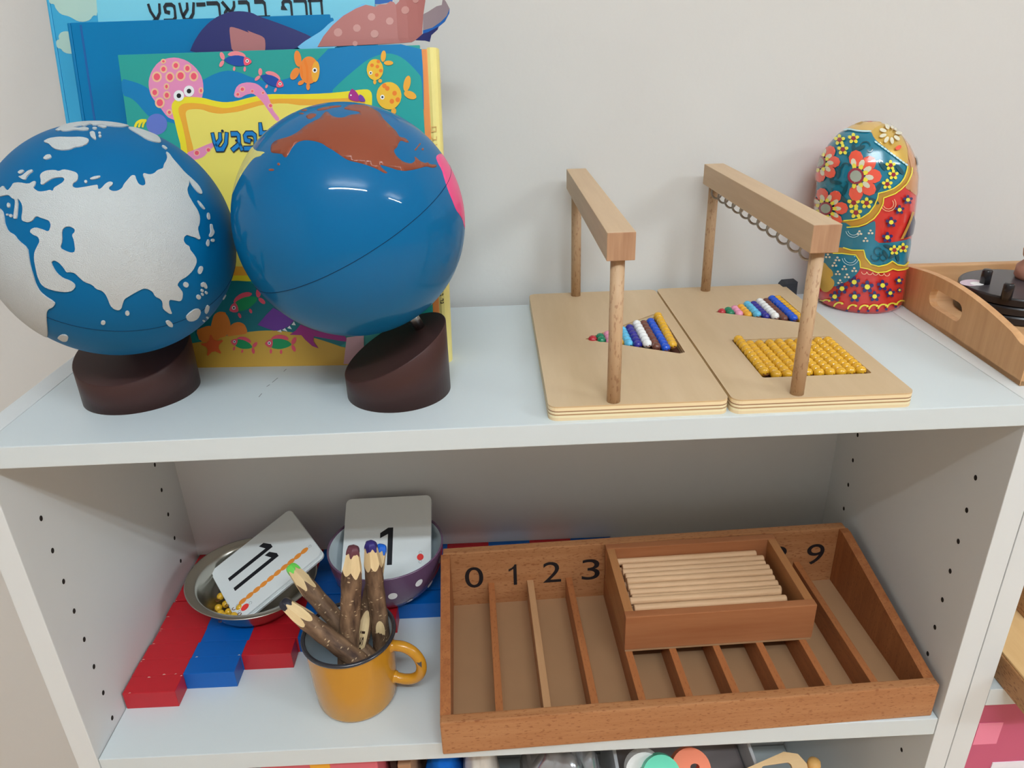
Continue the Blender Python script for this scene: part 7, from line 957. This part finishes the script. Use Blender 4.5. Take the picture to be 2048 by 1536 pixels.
def twig(base, tip, R, facets, colour, cname, spin, label, taper=.93, slice_=None, cutlen=.029):
    base, tip = Vector(base), Vector(tip); ax = tip-base; L = ax.length
    Mx = Matrix.Translation(base) @ rot_to(ax) @ Matrix.Rotation(spin, 4, 'Z')
    t = empty('twig_pencil', M=Mx); tag(t, label, 'pencil', 'twig colouring pencils in the mug')
    N = 60; rt = .0056
    def rad(z, k): return R*(1-(1-taper)*z/L)*(1+.03*math.sin(z*310+R*9e3)+.02*math.sin(k*2*math.pi/N*3+z*90))
    h0 = L-cutlen
    def apo(z): s = (z-h0)/(L-.003-h0); return R*taper*(1-s)+rt*.86*s if s < 1 else rt*.86
    def pyr(z, k):
        a = 2*math.pi*k/N; f = 2*math.pi/facets; d = (a % f)-f/2; return apo(z)/max(.5, math.cos(d))
    hb = []
    for k in range(N):
        lo, hi = h0-.006, L-.004
        for _ in range(30):
            md = (lo+hi)/2
            if pyr(md, k) > rad(md, k): lo = md
            else: hi = md
        hb.append(lo)
    rows = 26; vs = []; fs = []
    for j in range(rows+1):
        for k in range(N):
            z = hb[k]*j/rows; r = rad(z, k); vs.append((r*math.cos(2*math.pi*k/N), r*math.sin(2*math.pi*k/N), z))
    for j in range(rows):
        for k in range(N): k2 = (k+1) % N; fs.append((j*N+k, j*N+k2, (j+1)*N+k2, (j+1)*N+k))
    fs.append(tuple(range(N-1, -1, -1)))
    link('bark', mesh('bark', vs, fs, True), M_bark, t, Mx)
    vs = []; fs = []; rows = 12; zl = L-.0075
    lead_z = [zl+.0016*math.sin(k*2*math.pi/N*5+1)+.0009*math.sin(k*2*math.pi/N*9) for k in range(N)]
    for j in range(rows+1):
        for k in range(N):
            z = hb[k]+(lead_z[k]-hb[k])*j/rows; r = min(pyr(z, k), rad(z, k)); vs.append((r*math.cos(2*math.pi*k/N), r*math.sin(2*math.pi*k/N), z))
    for j in range(rows):
        for k in range(N): k2 = (k+1) % N; fs.append((j*N+k, j*N+k2, (j+1)*N+k2, (j+1)*N+k))
    link('whittled_tip', mesh('whittled_tip', vs, fs), M_cut, t, Mx)
    vs = []; fs = []; rows = 8
    for j in range(rows+1):
        for k in range(N):
            s = j/rows; z = lead_z[k]+(L-lead_z[k])*math.sin(s*math.pi/2); r = (min(pyr(lead_z[k], k), rad(z, k))+.0003)*(math.cos(s*math.pi/2)**.55 if j < rows else .02); vs.append((r*math.cos(2*math.pi*k/N), r*math.sin(2*math.pi*k/N), z))
    for j in range(rows):
        for k in range(N): k2 = (k+1) % N; fs.append((j*N+k, j*N+k2, (j+1)*N+k2, (j+1)*N+k))
    fs.append(tuple(rows*N+k for k in range(N)))
    link('coloured_lead', mesh('coloured_lead', vs, fs, True), mat('lead_'+cname, colour, .4, .4), t, Mx)
    if slice_:
        zc, hl, hw, txt = slice_
        to = (Mx.inverted() @ Vector((.3738, -.474, .2525))); th0 = math.atan2(to.y, to.x)
        poly = [(hw*math.cos(a), hl*math.sin(a)) for a in [math.radians(15*i) for i in range(24)]]
        fn = lambda a, b, h: Mx @ Vector(((rad(zc, 0)*1.05+h)*math.cos(th0+a/R), (rad(zc, 0)*1.05+h)*math.sin(th0+a/R), zc+b))
        v_, f_ = sheet(fn, poly, (), 0, .0025, .001)
        so = link('carved_slice', mesh('carved_slice', v_, f_), M_cut, t)
        if not txt: return t
        me = fit_text('osi', hl*1.1, hw*.75, .0); r2 = rad(zc, 0)*1.05+.0004
        for vv in me.vertices:
            a, b = vv.co.x, vv.co.z; ang = th0-(b-hw*.4)/R; vv.co = (r2*math.cos(ang), r2*math.sin(ang), zc-hl*.85+a)
        link('burnt_lettering', me, mat('burnt_brown', (52, 34, 26), .7, .2), so, Mx)
    return t
z0 = ZS+.0062
twig((.2490, .0770, z0), (.2491, .088, -.1607), .0088, 6, (48, 40, 108), 'navy', .5, 'twig pencil with dark navy tip, upright second from right', slice_=(.060, .012, .0045, False))
twig((.2150, .0490, z0), (.2363, .075, -.1552), .0098, 6, (96, 52, 62), 'maroon', .2, 'thick upright twig pencil with maroon tip')
twig((.2164, .0490, z0), (.2536, .118, -.1863), .0078, 6, (20, 96, 200), 'blue', .9, 'twig pencil with bright blue tip behind the navy one', slice_=(.062, .026, .0054, True))
twig((.2520, .0593, -.2985), (.1636, .110, -.2002), .0090, 6, (104, 200, 82), 'green', .1, 'twig pencil with light green tip leaning back left')
twig((.2430, .0385, -.2665), (.1690, .059, -.2000), .0088, 6, (36, 36, 46), 'black', .7, 'twig pencil with black tip leaning out to the left')

# ------------------------------------------------------------------ bowls
M_met = mat('polished_steel', (190, 186, 176), .26, .5, metal=1.0, k=1.0, bump=.02, bscale=200)
bc = Vector((.0960, .1745, ZS+.0202)); bt = math.radians(4.5)
Tb = Matrix.Translation(bc) @ Matrix.Translation((0, 0, .0014)) @ Matrix.Rotation(bt, 4, 'Y')
tbo = empty('metal_bowl', M=Tb); tag(tbo, 'shallow stainless steel bowl with yellow beads and a card stack', 'bowl')
pr = [(0, .0012), (.030, .0010), (.037, .0022), (.045, .0075), (.0525, .0180), (.0570, .0300), (.0585, .0335), (.0600, .0350), (.0670, .0368), (.0682, .0374)]
pr += [(.0680, .0382), (.0665, .0380), (.0598, .0362), (.0572, .0340), (.0556, .0300), (.0512, .0190), (.0440, .0090), (.0360, .0036), (.029, .0022), (0, .0022)]
link('bowl', lathe_mesh('bowl', pr, 96), M_met, tbo, Tb)
# purple dotted bowl
pc_ = Vector((.2421, .1930, ZS+.0200)); Tp = Matrix.Translation(pc_)
tp = empty('dotted_bowl', pc_); tag(tp, 'purple bowl with white dots holding the card stack numbered 1', 'bowl')
M_pur = mat('purple_glaze', (94, 68, 96), .25, .5, coat=.4); M_bin = mat('bowl_inner_pale', (196, 208, 214), .3, .5, coat=.3)
po = [(0, 0), (.030, 0), (.034, .0010), (.044, .008), (.0530, .0190), (.0585, .032), (.0617, .0480), (.0626, .0575), (.0628, .0595)]
link('bowl', lathe_mesh('bowl', po, 96), M_pur, tp, Tp)
link('lining', lathe_mesh('lining', [(.0606, .0582), (.0596, .046), (.0565, .032), (.0510, .0200), (.042, .0095), (.032, .003), (0, .002)], 96), M_bin, tp, Tp)
link('rim', lathe_mesh('rim', [(.0628, .0595), (.0625, .0603), (.0617, .0606), (.0609, .0600), (.0606, .0582)], 96), M_pur, tp, Tp)
def bowl_r(z): return float(np.interp(z, [p[1] for p in po], [p[0] for p in po]))
M_dot = mat('dot_white', (226, 228, 232), .3, .5)
for th, z, r in ((-116, .040, .0044), (-96, .018, .0040), (-78, .036, .0048), (-58, .016, .0040), (-50, .042, .0046), (-30, .024, .0044), (-14, .046, .0044), (-150, .026, .0044), (170, .042, .0044), (10, .022, .004), (35, .045, .004), (140, .03, .004)):
    fn = lambda a, b, h: Tp @ Vector(((bowl_r(z+b)+.0004+h)*math.cos(math.radians(th)+a/bowl_r(z)), (bowl_r(z+b)+.0004+h)*math.sin(math.radians(th)+a/bowl_r(z)), z+b))
    v_, f_ = sheet(fn, [(r*math.cos(math.radians(20*i)), r*math.sin(math.radians(20*i))) for i in range(18)], (), 0, .0018)
    link('dot', mesh('dot', v_, f_, True), M_dot, tp)

# ------------------------------------------------------------------ cards
M_card = mat('card_white', (214, 220, 222), .5, .35, k=1.2); M_ink = mat('card_ink', (26, 28, 34), .5, .3)
M_cor = mat('bead_print_orange', (232, 140, 56), .5, .3); M_crd = mat('bead_print_red', (222, 58, 54), .5, .3); M_cgr = mat('bead_print_grey', (150, 154, 158), .5, .3)
def card(F, w, h, th, label, group, cat='card'):
    t = empty('number_card', M=F); tag(t, label, cat, group)
    me = prism_mesh('card', rrect(0, w, 0, h, .006), th)
    link('card', me, M_card, t, F)
    return t
def disc(parent, F, u, v, a, b, rot, m, name, lift=.0002):
    link(name, prism_mesh(name, [(a*math.cos(math.radians(15*i)), b*math.sin(math.radians(15*i))) for i in range(24)], .0001), m, parent, F @ Matrix.Translation((u, v, lift)) @ Matrix.Rotation(math.radians(rot), 4, 'Z'))
def ring(parent, F, u, v, r, m):
    link('printed_loop', tube_mesh('printed_loop', [(u+r*math.cos(math.radians(20*i)), v+r*math.sin(math.radians(20*i)), .0001) for i in range(17)], .0002, 5), m, parent, F)
def one(w, h, s):   # plain numeral one, foot at the origin
    return [(-s/2, 0), (s/2, 0), (s/2, h), (-s/2, h), (-w, h-.0058), (-w, h-.0118), (-s/2, h-.0072)]
def flat(o, x, y):
    """card frame: x along x, y up the card, z out of it"""
    x, y = Vector(x).normalized(), Vector(y); y = (y-x*y.dot(x)).normalized(); z = x.cross(y); o = Vector(o)
    return Matrix(((x.x, y.x, z.x, o.x), (x.y, y.y, z.y, o.y), (x.z, y.z, z.z, o.z), (0, 0, 0, 1)))
# stack with the 1
F1 = flat((.1930, .1722, -.2738), (1, .0, .012), (.012, .0850, .0570))
for k in range(5):
    Fk = F1 @ Matrix.Translation((random.uniform(-.0006, .0006), random.uniform(-.0008, .0008), -.0016*k-.0008)) if k else F1 @ Matrix.Translation((0, 0, -.0008))
    t = card(Fk, .0975, .0955, .0008 if k == 0 else .0014, 'white number card printed with a large 1 in the purple bowl' if k == 0 else 'blank white card inside the pile in the purple bowl', 'cards in the purple bowl')
    if k == 0:
        link('numeral', prism_mesh('numeral', one(.0115, .0430, .0056), .0002), M_ink, t, F1 @ Matrix.Translation((.0522, .0155, 0)))
        disc(t, F1, .0860, .0225, .0037, .0037, 0, M_crd, 'printed_bead'); ring(t, F1, .0860, .0277, .0016, M_cgr); ring(t, F1, .0860, .0173, .0016, M_cgr)
# stack with the 11: x runs from lower left to upper right edge, seen rotated in the bowl
oL = Vector((.0455, .1960, ZS+.0500))
e1 = Vector((.089, .0377, .041)); e2 = Vector((.0416, -.0588, -.0095))
F11 = flat(oL, e2, e1)                                # x to the lower right, y to the upper right
for k in range(6):
    Fk = F11 @ Matrix.Translation((0, 0, -.0008)) if k == 0 else F11 @ Matrix.Translation((random.uniform(-.0012, .0022), random.uniform(-.0015, .001), -.0015*k-.0008))
    t = card(Fk, .0860, .1060, .0008 if k == 0 else .0013, 'white number card printed 11 with orange beads in the metal bowl' if k == 0 else 'blank white card inside the tilted pile over the metal bowl', 'cards in the metal bowl')
    if k == 0:
        for u in (.0285, .0455):
            link('numeral', prism_mesh('numeral', one(.0115, .0560, .0050), .0002), M_ink, t, F11 @ Matrix.Translation((u, .0120, 0)))
        for i in range(10): disc(t, F11, .0670, .0135+.0088*i, .0030, .0047, 0, M_cor, 'printed_bead')
        ring(t, F11, .0670, .0070, .0016, M_cgr); ring(t, F11, .0670, .1000, .0014, M_cgr)
        disc(t, F11, .0760, .0125, .0036, .0046, 0, M_crd, 'printed_bead'); ring(t, F11, .0760, .0058, .0016, M_cgr); ring(t, F11, .0760, .0192, .0016, M_cgr)
# yellow beads in the metal bowl
BC.append(('yellow', (214, 168, 44)))
bl = Tb @ Vector((0, 0, .0042))
for i, (x, y, z, dx, dy, n) in enumerate(((-.030, -.016, .001, .6, .5, 2), (-.020, -.026, .002, 1, .25, 3), (-.008, -.036, .004, 1, -.1, 3), (-.024, -.034, .005, .5, -.6, 2), (-.014, -.018, .009, .7, .6, 2), (-.002, -.030, .012, .9, .2, 2), (-.034, .000, .004, .3, 1, 2), (-.012, -.044, .011, 1, .3, 2))):
    bead_bar(10, n, (Tb @ Vector((x, y, z+.0080))), (dx, dy, random.uniform(-.1, .2)), .0080, .0041, 'small yellow bead bar with copper loops lying in the metal bowl', 'loose yellow bead bars', True, .97)

# ------------------------------------------------------------------ things on the shelf below
ZB = -.68
M_pinkb = mat('pink_box', (206, 98, 112), .5, .4, var=.05, vscale=14)
t = empty('pink_box', (.185, .10, ZB)); tag(t, 'pink box with yellow patch under the middle shelf', 'box')
box('body', .128, .2405, .028, .20, ZB, -.372, M_pinkb, t, .002); box('yellow_patch', .176, .195, .0272, .0282, -.43, -.3722, mat('yellow_print', (226, 160, 44), .5), t)
M_beige = mat('kraft_card', (170, 132, 100), .7, .2, var=.08, vscale=20); M_dk = mat('dark_brown_card', (58, 46, 42), .7, .2)
tag(box('brown_folder', .2450, .2520, .06, .22, ZB, -.40, M_dk, bevel=.001), 'dark brown folder standing beside the pink box on the lower shelf', 'folder')
tag(box('cardboard_sleeve', .2545, .2680, .05, .22, ZB, -.41, M_beige, bevel=.001), 'tan cardboard sleeve standing beside a dark folder on the lower shelf', 'sleeve')
def blob(name, c, r, m, label, cat, seed, amp=.25, parts=()):
    rnd = random.Random(seed); bm = bmesh.new(); bmesh.ops.create_icosphere(bm, subdivisions=4, radius=1.0)
    ph = [(rnd.uniform(2, 6), Vector((rnd.gauss(0, 1), rnd.gauss(0, 1), rnd.gauss(0, 1))).normalized(), rnd.uniform(0, 6)) for _ in range(9)]
    for v in bm.verts:
        s = 1+amp*sum(abs(math.sin(f*v.co.dot(d)*1.6+p))-.6 for f, d, p in ph)/4
        q = v.co*s; v.co = Vector((c[0]+q.x*r[0], c[1]+q.y*r[1], max(ZB, c[2]+q.z*r[2])))
    return tag(link(name, bm_mesh(name, bm, True), m), label, cat)
blob('blue_cloth_bag', (.294, .10, -.56), (.024, .05, .14), mat('blue_cloth', (10, 96, 190), .7, .2), 'blue cloth bag under the left end of the numbered box', 'bag', 3, .15)
blob('white_cloth_bag', (.336, .10, -.56), (.022, .05, .145), mat('white_cloth', (196, 188, 178), .8, .2), 'off-white cloth bag beside the blue bag on the lower shelf', 'bag', 5, .15)
blob('foil_bag', (.424, .085, -.55), (.046, .06, .135), mat('silver_foil', (168, 172, 178), .22, .5, metal=.85), 'crumpled silver foil bag under the middle shelf', 'bag', 8, .35)
tub = empty('storage_tub', (.56, .11, ZB)); tag(tub, 'translucent white plastic tub holding coloured wooden rings', 'tub')
M_tub = mat('frosted_plastic', (206, 208, 212), .35, .4)
link('shell', prism_mesh('shell', rrect(.484, .640, .045, .205, .02), .012), M_tub, tub, Matrix.Translation((0, 0, ZB)))
for nm, x0, x1, y0, y1 in (('wall_board', .484, .488, .06, .19), ('wall_board', .636, .640, .06, .19), ('wall_board', .50, .624, .045, .049), ('wall_board', .50, .624, .201, .205)):
    box(nm, x0, x1, y0, y1, ZB+.01, -.475, M_tub, tub, .001)
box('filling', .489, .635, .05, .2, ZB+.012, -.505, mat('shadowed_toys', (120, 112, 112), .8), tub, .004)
def hoop(name, c, R, th, m, hole, label, tilt):
    me = prism_mesh(name, [(R*math.cos(math.radians(12*i)), R*math.sin(math.radians(12*i))) for i in range(30)], th, holes=[[(hole[0]+hole[2]*math.cos(math.radians(24*i)), hole[1]+hole[2]*.7*math.sin(math.radians(24*i))) for i in range(15)]])
    return tag(link(name, me, m, None, Matrix.Translation(c) @ Matrix.Rotation(math.radians(tilt), 4, 'X')), label, 'ring', 'coloured wooden rings')
hoop('wooden_ring', (.512, .080, -.468), .020, .012, mat('ring_white', (224, 224, 228), .4), (0, 0, .007), 'white ring beside the mint ring under the middle shelf', 62)
hoop('wooden_ring', (.528, .068, -.464), .020, .014, mat('ring_mint', (96, 204, 172), .5), (-.002, .004, .004), 'mint green wooden ring with small hole under the middle shelf', 48)
hoop('wooden_ring', (.561, .074, -.466), .021, .014, mat('ring_orange', (226, 122, 88), .5), (.004, .002, .005), 'orange wooden ring with small hole under the middle shelf', 45)
blob('purple_ball', (.546, .058, -.485), (.009, .009, .009), mat('ball_purple', (66, 40, 74), .5), 'small dark purple ball between the mint and orange rings', 'ball', 2, .02)
Mp = Matrix.Translation((.585, .050, -.478)) @ Matrix.Rotation(math.radians(-8), 4, 'Y') @ Matrix.Rotation(math.radians(34), 4, 'X')
me = prism_mesh('puzzle_board', [(-.012, -.03), (.098, -.03), (.100, .016), (.094, .026), (.080, .030), (.030, .018), (-.012, .004)], .006, holes=[rrect(.052, .084, .0085, .0195, .004), rrect(.026, .040, -.004, .0085, .005), rrect(.052, .088, -.012, -.001, .004)])
tag(link('puzzle_board', me, wood('puzzle_ply', (208, 174, 126), (194, 158, 110), 0, None, .5, 1, 1.2, (6, 60)), None, Mp), 'plywood puzzle board with cut-out slots on the lower shelf', 'puzzle')
tag(link('wooden_peg', tube_mesh('wooden_peg', [(.690, .060, ZB), (.690, .060, -.452), (.690, .060, -.448), (.690, .060, -.446)], [.007, .007, .0062, .003], 20), mat('peg_wood', (206, 158, 92), .5)), 'round-topped wooden peg at the right end of the lower shelf', 'peg')

# ------------------------------------------------------------------ right bookcase contents
XR = W+2*PT+.0008
M_rt = wood('right_tray_top', (214, 178, 128), (200, 160, 110), 1, None, .5, 1, 1.2, (6, 60)); M_rs = wood('right_tray_side', (180, 136, 92), (158, 112, 72), 1, (120, 78, 48), .5, 1, 1.1, (8, 90))
t = empty('wooden_board_box', (.88, .09, -.2874)); tag(t, 'pale wooden board box jutting from the right bookcase shelf', 'box')
box('body', .8130, 1.02, -.034, .215, -.2872, -.2600, M_rs, t, .0015); box('lid', .8145, 1.018, -.0325, .2135, -.2600, -.2574, M_rt, t, .0008)
box('block', .8600, .900, .05, .068, -.2574, -.225, M_rs, t, .002)
M_pk2 = mat('pink_carton', (200, 92, 124), .45, .3, k=1.0, var=.05, vscale=10)
t = empty('pink_carton', (.90, .10, -.60)); tag(t, 'bright pink carton under the shelf of the right bookcase', 'carton')
box('body', XR+.004, XR+.20, .012, .20, -.60, -.318, M_pk2, t, .003); box('paper_label', .838, .93, .0112, .0124, -.52, -.3985, mat('label_white', (216, 214, 222), .6), t)
box('tape', .812, .835, .0114, .0123, -.372, -.3435, mat('clear_tape', (218, 122, 150), .25), t)
